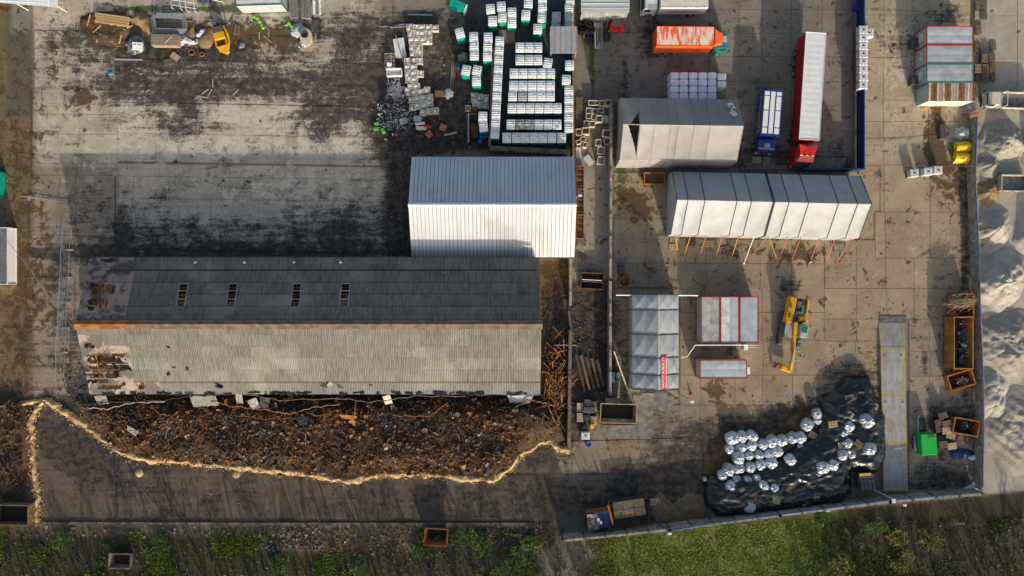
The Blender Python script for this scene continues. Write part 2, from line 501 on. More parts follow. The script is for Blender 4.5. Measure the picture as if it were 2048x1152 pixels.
# middle yard
rows([345,388,437,478],[[1228,1292,1344]]*3,0.004,1228)
rows([478,526,574],[[1228,1292,1354,1412,1475,1520,1583,1648,1712,1750],[1228,1292,1354,1412,1475,1520,1583,1648]],.004,1228)
rows([574,625,680,750,810,872],[[1360,1410,1475,1524,1583,1648],[1360,1410,1475,1524,1590,1648],[1360,1408,1470,1526,1590,1650],[1360,1400,1470,1525,1585,1650],[1300,1358,1400,1466,1562]],0,0)
rows([638,682,745,812],[[1648,1712,1758],[1648,1710,1758],[1650,1710,1758]],0,0)
rows([638,702,752,815,870,928,970],[[1818,1858,1900],[1818,1860,1900],[1818,1858,1943],[1818,1855,1945],[1818,1852,1890,1947],[1818,1860,1900,1948]],0,0)
# strip road in the south, plates laid askew
rows([884,948],[[1102+36.5*i for i in range(9)]],-.03,1102,.36)
rows([950,1042],[[560+36.5*i for i in range(15)]],-.0,560,.33)
# sand depot
rows([-30,32,118,205],[[1960,2034,2100]]*3,0,0)
build_ground()
# ------------------------------------------------------------------ shared materials
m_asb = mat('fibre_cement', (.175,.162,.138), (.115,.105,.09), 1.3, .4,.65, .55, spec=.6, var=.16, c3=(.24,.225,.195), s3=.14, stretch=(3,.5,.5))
m_asb_dark = mat('fibre_cement_north', (.165,.148,.132), (.105,.094,.084), 1.3, .4,.65, .8, var=.16, c3=(.20,.18,.16), s3=.2, stretch=(3,.5,.5))  # separate, slightly darker tone for the north slope
def lap_stain(m):
    t=m.node_tree; b=t.nodes['Principled BSDF']; src=b.inputs['Base Color'].links[0].from_socket
    tc=t.nodes.new('ShaderNodeTexCoord'); sp=t.nodes.new('ShaderNodeSeparateXYZ'); t.links.new(tc.outputs['Generated'],sp.inputs[0])
    r=t.nodes.new('ShaderNodeMapRange'); t.links.new(sp.outputs[1],r.inputs[0]); r.inputs[1].default_value=.86; r.inputs[2].default_value=.97; r.inputs[3].default_value=0; r.inputs[4].default_value=.7
    mx=t.nodes.new('ShaderNodeMix'); mx.data_type='RGBA'; t.links.new(r.outputs[0],mx.inputs[0]); t.links.new(src,mx.inputs[6]); mx.inputs[7].default_value=(.035,.032,.03,1)
    t.links.new(mx.outputs[2],b.inputs['Base Color'])
lap_stain(m_asb); lap_stain(m_asb_dark)
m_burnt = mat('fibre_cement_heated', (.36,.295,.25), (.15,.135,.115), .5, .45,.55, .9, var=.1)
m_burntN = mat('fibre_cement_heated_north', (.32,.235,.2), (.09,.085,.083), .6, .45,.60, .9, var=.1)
m_rust = mat('rust', (.24,.10,.035), (.10,.045,.02), 3, .4,.62, .9, var=.2)
m_rust2 = mat('rust_orange', (.42,.17,.045), (.20,.075,.025), 2, .4,.62, .85, var=.2)
m_char = mat('charred', (.025,.022,.02), (.055,.042,.032), 4, .45,.65, .9, var=.3)
m_brick = mat('old_brick', (.24,.12,.08), (.13,.07,.05), 5, .42,.6, .9)
m_concw = mat('wall_concrete', (.30,.27,.22), (.17,.15,.12), 1.2, .42,.62, .9, bump=.2, c3=(.36,.33,.28), s3=2.5)
m_concd = mat('wall_concrete_dirty', (.16,.135,.105), (.08,.065,.05), 1.2, .42,.62, .9, bump=.2)
m_hall = mat('white_sheet_metal', (.56,.58,.595), (.51,.53,.545), .6, .45,.6, .45, var=.05, spec=.4, stretch=(3,.4,.4), c3=(.47,.475,.47), s3=.22)
m_hallw = mat('hall_wall', (.5,.52,.54), (.42,.44,.46), 1, .4,.6, .5)
m_steel = mat('galvanised', (.46,.48,.50), (.33,.35,.37), 6, .4,.62, .4, .5, var=.1)
m_dark = mat('dark_steel', (.05,.05,.052), (.08,.08,.08), 5, .4,.62, .6)
m_black = mat('black_rubber', (.022,.022,.022), (.04,.038,.036), 6, .4,.62, .75)
m_wood = mat('weathered_wood', (.52,.42,.29), (.38,.29,.19), 4, .4,.62, .85, var=.25, stretch=(1,1,1))
m_woodd = mat('old_dark_wood', (.19,.135,.09), (.11,.08,.055), 4, .4,.62, .9, var=.25)
m_woodn = mat('new_timber', (.52,.36,.18), (.40,.27,.12), 4, .4,.62, .8, var=.15)
m_white = mat('white_plastic', (.74,.74,.72), (.66,.66,.63), 3, .4,.65, .5, var=.06)
m_cream = mat('cream_plastic', (.62,.56,.44), (.50,.44,.33), 3, .4,.65, .6, var=.1)
m_glass = mat('dark_glass', (.03,.045,.05), None, rough=.08, spec=.6, var=0)

def wch(name, mb, mats, parent, smooth=False):
    """part whose mesh is given in plan coordinates"""
    o = mb.build(name, mats, parent, smooth)
    o.location = -parent.location
    return o

# ------------------------------------------------------------------ burned storage building
def burned_building():
    X0, X1 = -53.7, 3.55
    YN, YR, YS = 3.62, -4.45, -13.25
    ZE, ZR = 4.2, 7.0
    t = thing('burned_warehouse','long burned warehouse with sooty corrugated roof, rusted ridge and holes at one end','building',((X0+X1)/2,YR,0))
    off = -t.location
    w = MB()
    w.bx(X0+.4,X1-.3,YN-.75,YN-.45,0,ZE-.25)
    wch('long_wall', w, m_concd, t)
    for nm, x in (('gable_wall',X0+.35),('gable_wall',X1-.6)):
        w = MB(); w.add([(x,YN-.8,0),(x,YS+.5,0),(x,YS+.5,ZE-.2),(x,YR,ZR-.25),(x,YN-.8,ZE-.2),
                         (x+.28,YN-.8,0),(x+.28,YS+.5,0),(x+.28,YS+.5,ZE-.2),(x+.28,YR,ZR-.25),(x+.28,YN-.8,ZE-.2)],
                        [(4,3,2,1,0),(5,6,7,8,9),(0,1,6,5),(1,2,7,6),(2,3,8,7),(3,4,9,8),(4,0,5,9)])
        wch(nm, w, m_concd, t)
    for i in range(12):
        x = X0+1.5+i*4.95
        w = MB(); w.box((x,YS+.6,ZE/2-.15),(.22,.22,ZE-.3)); wch('post', w, m_rust, t)
        if i<6 or i==11:
            w = MB()
            w.cyl((x,YS+.5,ZE-.25),(x,YR,ZR-.25),.09,n=5); w.cyl((x,YN-.8,ZE-.25),(x,YR,ZR-.25),.09,n=5); w.cyl((x,YS+.5,ZE-.3),(x,YN-.8,ZE-.3),.07,n=5)
            wch('truss', w, m_rust2 if i<2 else m_rust, t)
    for side in (0,1):
        for j in range(1,9):
            v=j/9
            ye = YN if side==0 else YS
            y = ye+(YR-ye)*v; z = ZE+(ZR-ZE)*v-.13
            w = MB(); w.box(((X0+X1)/2,y,z),(X1-X0-.6,.10,.12)); wch('purlin', w, m_rust2 if side else m_rust, t)
    # holes burned through, in photo pixels
    HN=[(206,579,24,10),(196,604,17,6),(205,612,10,5),(186,571,8,4),(214,521,15,3.5),(183,617,7,4)]
    HS=[(212,712,40,5.6),(214,722,42,5.8),(216,737,44,7.6),(208,751,38,5.2),(196,763,27,4.6),(222,774,25,5),(284,773,5,6),(177,691,7,4.5),(186,692,4,4),(247,768,5,3)]
    def in_hole(px,py,L):
        n=fbm(px,py,.11,3,2)*.75+fbm(px,py,.35,2,5)*.35
        for x,y,rx,ry in L:
            if ((px-x)/rx)**4+((py-y)/ry)**4 < 1+n*2.6: return True
        return False
    cache={}
    def sheet_mesh(wd,ln,mt,fn=None):
        key=(round(wd,2),round(ln,2),mt.name)
        if fn is None and key in cache: return cache[key]
        mb=MB()
        nw=max(2,int(round(wd/.11)))
        if nw%2: nw+=1
        nl=1 if fn is None else max(2,int(ln/.16))
        mb.grid(nw,nl,lambda u,v:(u*wd,v*ln,(.022 if int(round(u*nw))%2 else -.022)+.055*(1-v)),keep=(lambda u,v:not fn(u*wd,v*ln)) if fn else None)
        me=mb.mesh('roof_sheet',mt)
        if fn is None: cache[key]=me
        return me
    sky_px=(367,466,594,691)
    skyx=[(p-1024)/15*.94 for p in sky_px]
    def cols(breaks):
        out=[]
        for a,b in zip(breaks[:-1],breaks[1:]):
            n=max(1,round((b-a)/3.0)); out+= [(a+(b-a)*i/n,a+(b-a)*(i+1)/n) for i in range(n)]
        return out
    bN=[X0]; 
    for s in skyx: bN+=[s-.5,s+.5]
    bN.append(X1)
    for side,(ye,vs,br) in enumerate(((YN,[0,.19,.38,.56,.745,.875,1],bN),(YS,[0,.17,.35,.53,.70,.86,1],[X0,X1]))):
        sgn = -1 if side==0 else 1
        run = abs(YR-ye); L=math.hypot(run,ZR-ZE)
        ey=Vector((0,sgn*run/L,(ZR-ZE)/L)); ex=Vector((sgn,0,0)); ez=ex.cross(ey)
        for (a,b) in cols(br):
            issky = side==0 and any(abs((a+b)/2-s)<.1 for s in skyx)
            for r,(v0,v1) in enumerate(zip(vs[:-1],vs[1:])):
                if issky and r in (2,3): continue
                ln=(v1-v0)*L+.12; wd=b-a+.04
                o0=Vector((a if sgn>0 else b,ye,ZE))+ey*(v0*L-.06 if r else -.25)
                def topx(lx,ly):
                    p=o0+ex*lx+ey*ly; s=15*HC/(HC-p.z); return 1024+p.x*s, 576-p.y*s
                HL=HN if side==0 else HS
                cx,cy=topx(wd/2,ln/2)
                near=any(abs(cx-h[0])<h[2]+22 and abs(cy-h[1])<h[3]+14 for h in HL)
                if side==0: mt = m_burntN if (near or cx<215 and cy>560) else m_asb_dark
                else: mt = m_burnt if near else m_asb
                fn=(lambda lx,ly:in_hole(*topx(lx,ly),HL)) if near else None
                o=link('roof_sheet',sheet_mesh(wd,ln,mt,fn),t)
                j=random.uniform(-.012,.012)
                M=Matrix.Translation(o0+off+ez*(.03+j)) @ Matrix((ex,ey,ez)).transposed().to_4x4() @ Matrix.Rotation(random.uniform(-.004,.004),4,'Z')
                o.matrix_basis=M
    w=MB(); w.grid(40,20,lambda u,v:(X0+.8+(X1-X0-1.6)*u,YS+.9+(YN-YS-2)*v,.15+.8*abs(fbm(u*30,v*9,1,3,17)))); wch('dark_debris_floor',w,m_char,t)['kind']='stuff'  # black floor added, deepening the shade seen through the roof holes
    # ridge capping
    k2=NT('ridge_flashing')
    sx=k2.n('ShaderNodeSeparateXYZ'); k2.set(sx.inputs[0],k2.pos())
    g=k2.ramp(k2.math('ADD',sx.outputs[0],k2.math('MULTIPLY',k2.noise(.25,4),9)),-46,-39,0,1)
    c=k2.mix(g,k2.mix(k2.ramp(k2.noise(.9,4),.42,.6),(.36,.145,.035),(.20,.08,.025)),k2.mix(k2.ramp(k2.noise(1.1,4),.42,.6),(.20,.14,.10),(.12,.09,.07)))
    m_ridge=k2.out(c,.8)
    n=12
    for i in range(n):
        a=X0-.15+(X1-X0+.3)*i/n; b=X0-.15+(X1-X0+.3)*(i+1)/n+.06
        w=MB(); zz=.14+.015*(i%2)
        w.add([(a,YR-.62,ZR-.20+zz),(b,YR-.62,ZR-.20+zz),(b,YR,ZR+zz),(a,YR,ZR+zz),(a,YR+.5,ZR-.17+zz),(b,YR+.5,ZR-.17+zz),
               (a,YR-.62,ZR-.24+zz),(b,YR-.62,ZR-.24+zz),(b,YR,ZR-.04+zz),(a,YR,ZR-.04+zz),(a,YR+.5,ZR-.21+zz),(b,YR+.5,ZR-.21+zz)],
              [(0,1,2,3),(3,2,5,4),(9,8,7,6),(10,11,8,9),(0,6,7,1),(4,5,11,10),(1,7,8,2),(2,8,11,5),(0,3,9,6),(3,4,10,9)])
        wch('ridge_cap',w,m_ridge,t)
    # skylight frames
    L=math.hypot(YR-YN,ZR-ZE)
    for s in skyx:
        w=MB()
        f=lambda v,x,d=0.05:(x,YN+(YR-YN)*v,ZE+(ZR-ZE)*v+d)
        for v in (.38,.49,.62,.745): w.cyl(f(v,s-.52),f(v,s+.52),.045,n=5)
        w.cyl(f(.38,s-.52),f(.745,s-.52),.04,n=5); w.cyl(f(.38,s+.52),f(.745,s+.52),.04,n=5)
        wch('skylight_frame',w,m_steel,t)
    # gutter on the north, roof vents
    w=MB(); w.bx(X0,-13.2,YN+.24,YN+.38,ZE-.2,ZE-.06); wch('gutter',w,m_dark,t)
    for px in (392,490,589,682):
        x,y=G(px,524,4.6); w=MB(); w.cyl((x,y,4.3),(x,y,4.85),.13,n=8); w.cyl((x,y,4.85),(x,y,4.98),.2,.05,n=8); wch('roof_vent',w,m_concw,t)
    # charred sag and scorched eave edge on the south
    w=MB()
    for i in range(70):
        x=random.uniform(X0+1,X1-1); 
        w.box((x,YS-.1+random.uniform(-.2,.15),ZE+.1+random.uniform(0,.08)),(random.uniform(.2,1.2),random.uniform(.08,.3),.06),random.uniform(-.3,.3))
    wch('scorched_edge',w,m_char,t)['kind']='stuff'
    # lumps and broken pieces lying on the roof
    for px,py,sz in ((436,772,.9),(346,693,.4),(350,735,.35),(376,738,.5),(336,750,.5),(466,690,.3),(648,770,1.0),(658,772,.9),(680,775,.7),(740,772,.4),(735,580,.25),(890,545,.35)):
        v=0
        x,y=G(px,py,5.2)
        ye=YN if y>YR else YS
        z=ZE+(ZR-ZE)*(y-ye)/(YR-ye)+.1
        b=MB(); b.box((0,0,0),(sz,sz*.35,.08),0); b.box((.05,sz*.3,.03),(sz*.8,sz*.3,.07),.3)
        o=b.build('broken_sheet',m_char if px in(436,346,376,336) else m_concw)
        o.location=(x,y,z); o.rotation_euler=((.33 if y<YR else -.33),0,random.uniform(0,3))
        tag(o,'small broken sheet pieces lying on the burned warehouse roof','debris','loose pieces on the burned roof')
burned_building()

# ------------------------------------------------------------------ white hall
def white_hall():
    X0,X1=-12.95,8.05; YS,YR,YN=3.98,10.4,16.8; ZE,ZR=2.75,5.6
    t=thing('metal_hall','white sheet metal gable hall with standing seam roof beside the burned warehouse','building',((X0+X1)/2,YR,0))
    w=MB(); w.bx(X0+.25,X1-.25,YS+.3,YS+.5,0,ZE-.12); wch('long_wall',w,m_hallw,t)
    w=MB(); w.bx(X0+.25,X1-.25,YN-.5,YN-.3,0,ZE-.12); wch('long_wall',w,m_hallw,t)
    for x in (X0+.25,X1-.45):
        w=MB(); pr=[(YS+.5,0),(YN-.5,0),(YN-.5,ZE-.15),(YR,ZR-.3),(YS+.5,ZE-.15)]
        w.extrude(pr,x,x+.2); wch('gable_wall',w,m_hallw,t)
    n=42; pw=(X1-X0)/n
    for side,ye in ((0,YS),(1,YN)):
        sgn=1 if side==0 else -1
        run=abs(YR-ye); L=math.hypot(run,ZR-ZE)+.1
        ey=Vector((0,sgn*run,ZR-ZE)).normalized(); ex=Vector((sgn,0,0)); ez=ex.cross(ey)
        mb=MB(); h=.07; s=.05
        prof=[(.0,0),(0,h),(s,h),(s+.02,0),(pw*.5-.03,0),(pw*.5,.012),(pw*.5+.03,0),(pw-.05,0)]
        vs=[(x,0,z) for x,z in prof]+[(x,L,z) for x,z in prof]; m=len(prof)
        mb.add(vs,[(i,i+1,m+i+1,m+i) for i in range(m-1)])
        mb.add([(0,0,-.04),(pw-.05,0,-.04),(pw-.05,0,0),(0,0,0)],[(0,1,2,3)])
        me=mb.mesh('roof_panel',m_hall)
        for i in range(n):
            o=link('roof_panel',me,t)
            xx=X0+i*pw if sgn>0 else X1-i*pw
            o.matrix_basis=Matrix.Translation(Vector((xx,ye,ZE))-t.location+ez*random.uniform(0,.006))@Matrix((ex,ey,ez)).transposed().to_4x4()
    w=MB(); w.add([(X0+.02,YS,ZE-.06),(X1-.02,YS,ZE-.06),(X1-.02,YR,ZR-.06),(X0+.02,YR,ZR-.06),(X1-.02,YN,ZE-.06),(X0+.02,YN,ZE-.06)],[(0,1,2,3),(3,2,4,5)]); wch('roof_deck',w,m_dark,t)
    w=MB()
    z=ZR+.09
    w.add([(X0-.05,YR-.28,z-.12),(X1+.05,YR-.28,z-.12),(X1+.05,YR,z),(X0-.05,YR,z),(X1+.05,YR+.28,z-.12),(X0-.05,YR+.28,z-.12)],[(0,1,2,3),(3,2,4,5)])
    wch('ridge_cap',w,m_white,t)
    w=MB(); w.bx(X0,X1,YS-.16,YS-.02,ZE-.14,ZE-.02); wch('gutter',w,m_dark,t)
    w=MB(); w.bx(X0,X1,YN+.02,YN+.16,ZE-.14,ZE-.02); wch('gutter',w,m_hallw,t)
    for x in (X0,X1-.06):
        w=MB(); w.add([(x,YS,ZE),(x,YR,ZR+.02),(x,YN,ZE),(x+.06,YS,ZE),(x+.06,YR,ZR+.02),(x+.06,YN,ZE),(x,YS,ZE-.2),(x,YR,ZR-.18),(x,YN,ZE-.2),(x+.06,YS,ZE-.2),(x+.06,YR,ZR-.18),(x+.06,YN,ZE-.2)],
            [(0,3,4,1),(1,4,5,2),(0,1,7,6),(1,2,8,7),(3,9,10,4),(4,10,11,5),(0,6,9,3),(2,5,11,8)])
        wch('verge_trim',w,m_white,t)
white_hall()

# ------------------------------------------------------------------ fabric halls
m_pvc=mat('grey_pvc_fabric',(.455,.48,.495),(.41,.435,.45),.8,.4,.65,.55,var=.05,bump=.15,spec=.35,c3=(.40,.42,.43),s3=.3)
m_pvc1=mat('worn_pvc_fabric',(.35,.335,.325),(.30,.285,.275),.5,.4,.65,.65,var=.10,bump=.15)
def translucent(m,f):
    t=m.node_tree; b=t.nodes['Principled BSDF']; o=t.nodes['Material Output']
    tr=t.nodes.new('ShaderNodeBsdfTranslucent'); t.links.new(b.inputs['Base Color'].links[0].from_socket,tr.inputs[0])
    mx=t.nodes.new('ShaderNodeMixShader'); mx.inputs[0].default_value=f
    t.links.new(b.outputs[0],mx.inputs[1]); t.links.new(tr.outputs[0],mx.inputs[2]); t.links.new(mx.outputs[0],o.inputs[0])
translucent(m_pvc,.27); translucent(m_pvc1,.20)
m_strap=mat('dark_strap',(.035,.05,.05),None,rough=.7,var=0)
m_red=mat('red_banner',(.62,.03,.035),(.5,.025,.03),2,.4,.6,.5,var=0)

def tent(name,label,loc,rz,joints,hw,he,hr,fab,sag=.10,crease=False,strap=True,tear=None,base_out=.0,hole=None):
    """ridge along local X; joints: x of the ribs"""
    t=thing(name,label,'tent',(loc[0],loc[1],0),rz)
    x0,x1=joints[0],joints[-1]
    cutters=[]
    for bi,(a,b) in enumerate(zip(joints[:-1],joints[1:])):
        for sd in (-1,1):
            nx=max(4,min(14,int((b-a)/.28))); ny=12
            if crease: nx,ny=12,16
            def fn(u,v,a=a,b=b,sd=sd):
                x=a+.015+(b-a-.03)*u; y=sd*hw*(1-v); z=he+(hr-he)*v
                if crease:
                    d=1-max(abs(2*u-1),abs(2*((v*2)%1)-1)) if 0<v<1 else 0
                    z+=.20*max(d,0)*(1 if 1 else 0)-.05*math.sin(math.pi*((v*2)%1))
                else:
                    z-=sag*math.sin(math.pi*u)*math.sin(math.pi*min(v*1.02,1))
                    z-=sag*.35*abs(math.sin(math.pi*2*v))*math.sin(math.pi*u)
                z+=.03*fbm(x,y,.8,3,bi)*math.sin(math.pi*u)
                return (x,y,z)
            kp=None
            if tear and tear[0]==bi:
                kp=(lambda u,v,sd=sd:not tear[1](u,v,sd)); nx,ny=26,30
            m=MB(); m.grid(nx,ny,fn,keep=kp)
            if sd>0: m.f=[tuple(reversed(f)) for f in m.f]
            m.build('roof_panel',fab,t,not crease)
            m=MB()
            def wf(u,v,a=a,b=b,sd=sd):
                x=a+.015+(b-a-.03)*u
                return (x,sd*(hw+base_out*(1-v)+.08*math.sin(math.pi*u)*math.sin(math.pi*v)),.03+(he-.03)*v)
            m.grid(6,4,wf)
            if sd>0: m.f=[tuple(reversed(f)) for f in m.f]
            m.build('side_panel',fab,t,True)
    for x,s in ((x0,-1),(x1,1)):
        m=MB(); m.add([(x,-hw-base_out,.03),(x,hw+base_out,.03),(x,hw,he),(x,0,hr),(x,-hw,he)],[(0,1,2,3,4) if s>0 else (4,3,2,1,0)])
        m.build('gable_panel',fab,t)
    for x in joints:
        m=MB()
        m.tube([(x,-hw-base_out-.02,.02),(x,-hw-.02,he+.02),(x,0,hr+.03),(x,hw+.02,he+.02),(x,hw+base_out+.02,.02)],.05 if strap else .03,5)
        m.build('rib_strap' if strap else 'rib',m_strap if strap else fab,t)
    m=MB(); m.cyl((x0,0,hr-.02),(x1,0,hr-.02),.06,n=6); m.build('ridge_tube',m_steel if not strap else fab,t)
    return t

# worn tent by the trucks
def px_j(L,h,ref): return [(p-1024)/15*(HC-h)/HC-ref for p in L]
J=px_j([1247,1281,1310,1342,1358,1389,1421,1487],6.3,21.4)
def tearfn(u,v,sd):
    if sd>0: return v>.55 and u>1-(v-.55)*1.2-.05 and u<.97
    return v>0.05 and (u>.97-.75*(v-.05)**1.3) and u<.97
tent1=tent('fabric_hall','worn grey beige tent hall with a long torn slit in its roof','' or (21.4,20.2),R(-.9),J,3.95,3.9,6.3,m_pvc1,.12,strap=False,tear=(0,tearfn),base_out=.35)
m=MB()
for i in range(16):
    m.box((random.uniform(-.35,.35),random.uniform(-1.1,1.1),.03*i*.3+.06),(random.uniform(.15,.6),random.uniform(.12,.4),.03),random.uniform(0,3))
o=m.build('torn_patch',mat('bright_torn_film',(.75,.73,.68),None,var=0),tent1); o.location=((1463-1024)/15*.945-21.4,2.3,5.05); o.rotation_euler=(-.545,0,0); o['kind']='stuff'
# pair of strapped tents in the middle
cx,cy=(1545-1024)/15*.94,10.75
J=px_j([1354,1376,1410,1474,1503,1546],5.7,cx)
tent('fabric_hall','light grey strapped tent hall propped by orange poles','' or (cx,cy),R(-1.3),J,4.0,2.8,5.7,m_pvc,.20,base_out=.15)
J=px_j([1549.5,1578,1617,1677,1715,1743],5.7,cx)
tent('fabric_hall','light grey strapped tent hall propped by red poles at the haul road','' or (cx,cy),R(-1.3),J,4.0,2.8,5.7,m_pvc,.20,base_out=.15)
# work tent with red banner: ridge runs north-south
wt=tent('work_tent','small pale grey work tent with red banner on its roof','' or (18.55,-6.95),R(90),[-6.15,-4.2,-2.0,.95,4.1,6.1][::1],2.98,2.75,4.2,m_pvc,.1,crease=True)

def text_mesh(s,size,name):
    cu=bpy.data.curves.new(name,'FONT'); cu.body=s; cu.size=size; cu.align_x='CENTER'; cu.align_y='CENTER'
    ob=bpy.data.objects.new(name,cu); COL.objects.link(ob)
    dg=bpy.context.evaluated_depsgraph_get(); dg.update()
    me=bpy.data.meshes.new_from_object(ob.evaluated_get(dg))
    COL.objects.unlink(ob); bpy.data.objects.remove(ob); bpy.data.curves.remove(cu)
    me.name=name
    return me
m_letter=mat('white_lettering',(.8,.8,.78),None,var=0,rough=.5)
# banner lies on the east slope (local y<0 after 90deg turn is east)
sl=math.atan2(4.2-2.75,2.98)
bn=MB(); bn.box((0,0,0),(4.15,.95,.02))
b=bn.build('banner',m_red,wt)
def on_east(o,px,py,lift):
    x,y=G(px,py,3.7); dx=x-18.55; dy=y+6.95
    z=4.2-(4.2-2.75)*abs(dx)/2.98+lift
    o.location=(dy,-dx,z); o.rotation_euler=(sl,0,0)
on_east(b,1328,745,.16)
me=text_mesh('NAMIOT ROBOCZY',.60,'banner_lettering'); me.materials.append(m_letter)
o=link('banner_lettering',me,wt); on_east(o,1325.2,745,.18)
o.scale=(3.95/(max(v.co.x for v in me.vertices)*2),1,1)
m=MB(); x=-1.95
while x<1.95:
    w=random.choice((.09,.11,.13))
    m.box((x+w/2,0,0),(w,.17,.01)); x+=w+(.05 if random.random()<.88 else .22)
o=m.build('small_print',mat('faded_print',(.8,.72,.6),None,var=0),wt); on_east(o,1332,745,.18)
# ------------------------------------------------------------------ site containers
m_cred=mat('red_frame',(.42,.035,.035),(.3,.03,.03),3,.4,.6,.5)
m_cor=mat('orange_red_frame',(.42,.10,.05),(.3,.07,.04),3,.4,.6,.6)
m_cgreen=mat('teal_frame',(.02,.20,.16),(.015,.14,.11),3,.4,.6,.5)
m_croof=mat('container_roof',(.38,.43,.45),(.32,.36,.38),1.0,.4,.62,.5,var=.10,c3=(.29,.33,.34),s3=.5)
m_croof2=mat('container_roof_dirty',(.40,.39,.37),(.29,.28,.265),1.0,.4,.62,.6,var=.08,c3=(.18,.17,.16),s3=.45)
m_croof3=mat('container_roof_white',(.60,.60,.57),(.48,.48,.46),1.0,.4,.62,.6,var=.05,c3=(.30,.29,.26),s3=.6)
m_cwall=mat('container_wall',(.42,.42,.42),(.36,.36,.36),2,.4,.6,.5)
def container(loc,rz,label,frame,roofs,wall=None,L=6.06,W=2.44,Hh=2.6,name='site_container',group=None,cat='container'):
    t=thing(name,label,cat,(loc[0],loc[1],.04),rz,group)
    m=MB(); m.box((0,0,Hh/2),(L-.14,W-.14,Hh-.1)); m.build('wall',wall or m_cwall,t)
    f=MB(); r=.10
    for x in (-1,1):
        for y in (-1,1): f.box((x*(L/2-r/2),y*(W/2-r/2),Hh/2),(r,r,Hh))
    for z in (r/2,Hh-r/2+.02):
        for y in (-1,1): f.box((0,y*(W/2-r/2),z),(L-2*r,r,r))
        for x in (-1,1): f.box((x*(L/2-r/2),0,z),(r,W-2*r,r))
    f.build('frame',frame,t)
    n=len(roofs); w=(W-2*r)/n
    for i,mt in enumerate(roofs):
        y=-W/2+r+w*(i+.5)
        p=MB(); p.grid(12,6,lambda u,v:((u-.5)*(L-2*r-.02),y+(v-.5)*(w-.03),Hh-.045+.02*math.sin(math.pi*v)))
        p.build('roof_panel',mt,t)
    return t
for i,(rf,lab) in enumerate((([m_croof2,m_croof2],'red framed site cabin with dirty grey roof, beside the work tent'),([m_croof3,m_croof],'red framed site cabin with half white roof, between two cabins'),([m_croof,m_croof],'red framed site cabin with clean blue grey roof by the yellow excavator'))):
    x,y=G(1421+i*38.6,640,2.6)
    t=container((x,y),R(-90),lab,m_cred,rf)
x,y=G(1447,739,2.6); t=container((x,y),0,'single rust red framed cabin with long two panel roof',m_cor,[m_croof,m_croof])
m=MB(); m.box((3.45,-.25,1.7),(.35,.9,.6)); m.build('air_conditioner',m_white,t)
m=MB(); m.cyl((3.0,1.1,2.75),(3.4,1.25,2.0),.05); m.build('drain_pipe',m_white,t)
for i,(fr,lab) in enumerate(((m_cred,'red framed cabin at the top of the haul road row'),(m_cred,'red framed cabin between another red and a teal framed cabin'),(m_cgreen,'teal framed cabin beside the rusty roofed shed'))):
    x,y=G(1900,71+i*38,2.74)
    t=container((x,y),0,lab,fr,[m_croof,m_croof],Hh=2.7)
    m=MB(); m.box((-3.06,.1,1.5),(.04,1.1,1.0)); m.build('window',m_croof3,t)
    if i!=1:
        m=MB(); m.box((-3.5,-.3,.5),(.8,1.2,1.0)); m.build('entrance_step',m_dark,t)
# shed with rusty corrugated roof
x,y=G(1904,184,2.65)
sh=thing('storage_shed','small shed with rusty brown corrugated roof next to the teal framed cabin','shed',(x,y,.04))
m=MB(); m.box((-.1,-.05,1.25),(5.9,2.25,2.5)); m.build('wall',mat('pale_shed_wall',(.48,.54,.50),(.38,.43,.4),2,.4,.6,.7),sh)
for i in range(17):
    m=MB(); wv=.36
    m.grid(6,1,lambda u,v:(u*wv,(v-.5)*2.3,2.58+.03*math.sin(u*2*math.pi)+.08*v))
    o=m.build('roof_sheet',m_rust if i%5 in(1,2) else mat('rusty_tin',(.30,.20,.12),(.42,.38,.31),2.2,.4,.6,.8,var=.3,stretch=(4,.5,1)),sh); o.location.x=-3.06+i*.358
# ------------------------------------------------------------------ walls and fences
m_blue=mat('blue_sheet',(.012,.05,.16),(.01,.035,.11),2,.4,.6,.5,var=.1)
m_bluep=mat('blue_pipe',(.02,.09,.30),None,rough=.5,var=0)
def wall_line(name,label,pts,hh,th,seg,mt,part='wall_block',cat='wall',h_px=None,capm=None,post=None):
    """row of wall elements between plan points given in photo pixels at ground"""
    P=[Vector((*G(x,y,hh),0)) for x,y in pts]
    t=thing(name,label,cat,(P[0].x,P[0].y,0))
    for a,b in zip(P[:-1],P[1:]):
        d=b-a; L=d.length; n=max(1,round(L/seg)); ang=math.atan2(d.y,d.x)
        for i in range(n):
            c=a+d*((i+.5)/n)-t.location
            m=MB(); hz=hh+random.uniform(-.03,.03)
            m.box((0,0,hz/2),(L/n-.05,th,hz))
            o=m.build(part,mt,t); o.location=c; o.rotation_euler=(0,0,ang+random.uniform(-.008,.008))
        if post:
            for i in range(n+1):
                c=a+d*(i/n)-t.location
                m=MB(); m.box((0,0,post[0]/2),(post[1],post[1],post[0])); o=m.build('post',post[2],t); o.location=c; o.rotation_euler=(0,0,ang)
    return t
wall_line('brick_wall','rusty brick wall along the west side of the portable toilet compound',[(987,95),(979,292)],1.9,.3,3.2,m_brick,'wall_panel')
wall_line('brick_wall','low pale topped wall at the south end of the portable toilet compound',[(979,296),(1140,304)],1.7,.62,2.6,m_concd,'wall_panel')
wall_line('brick_wall','narrow brick wall between toilet compound and hollow boxes',[(1147,-20),(1147,312)],2.0,.28,3.2,m_brick,'wall_panel')
wall_line('concrete_wall','sooty concrete wall east of the burned waste heap',[(1141,660),(1138,900)],2.1,.42,2.6,m_concd,'wall_panel')
wall_line('concrete_wall','pale concrete wall south of the white hall',[(1141,515),(1141,612)],1.5,.30,2.2,m_concw,'wall_panel')
wall_line('concrete_wall','long concrete panel wall between the dark alley and the tents',[(1223,205),(1221,560),(1221,788)],1.9,.3,3.0,m_concw,'wall_panel',post=(2.05,.26,m_concd))
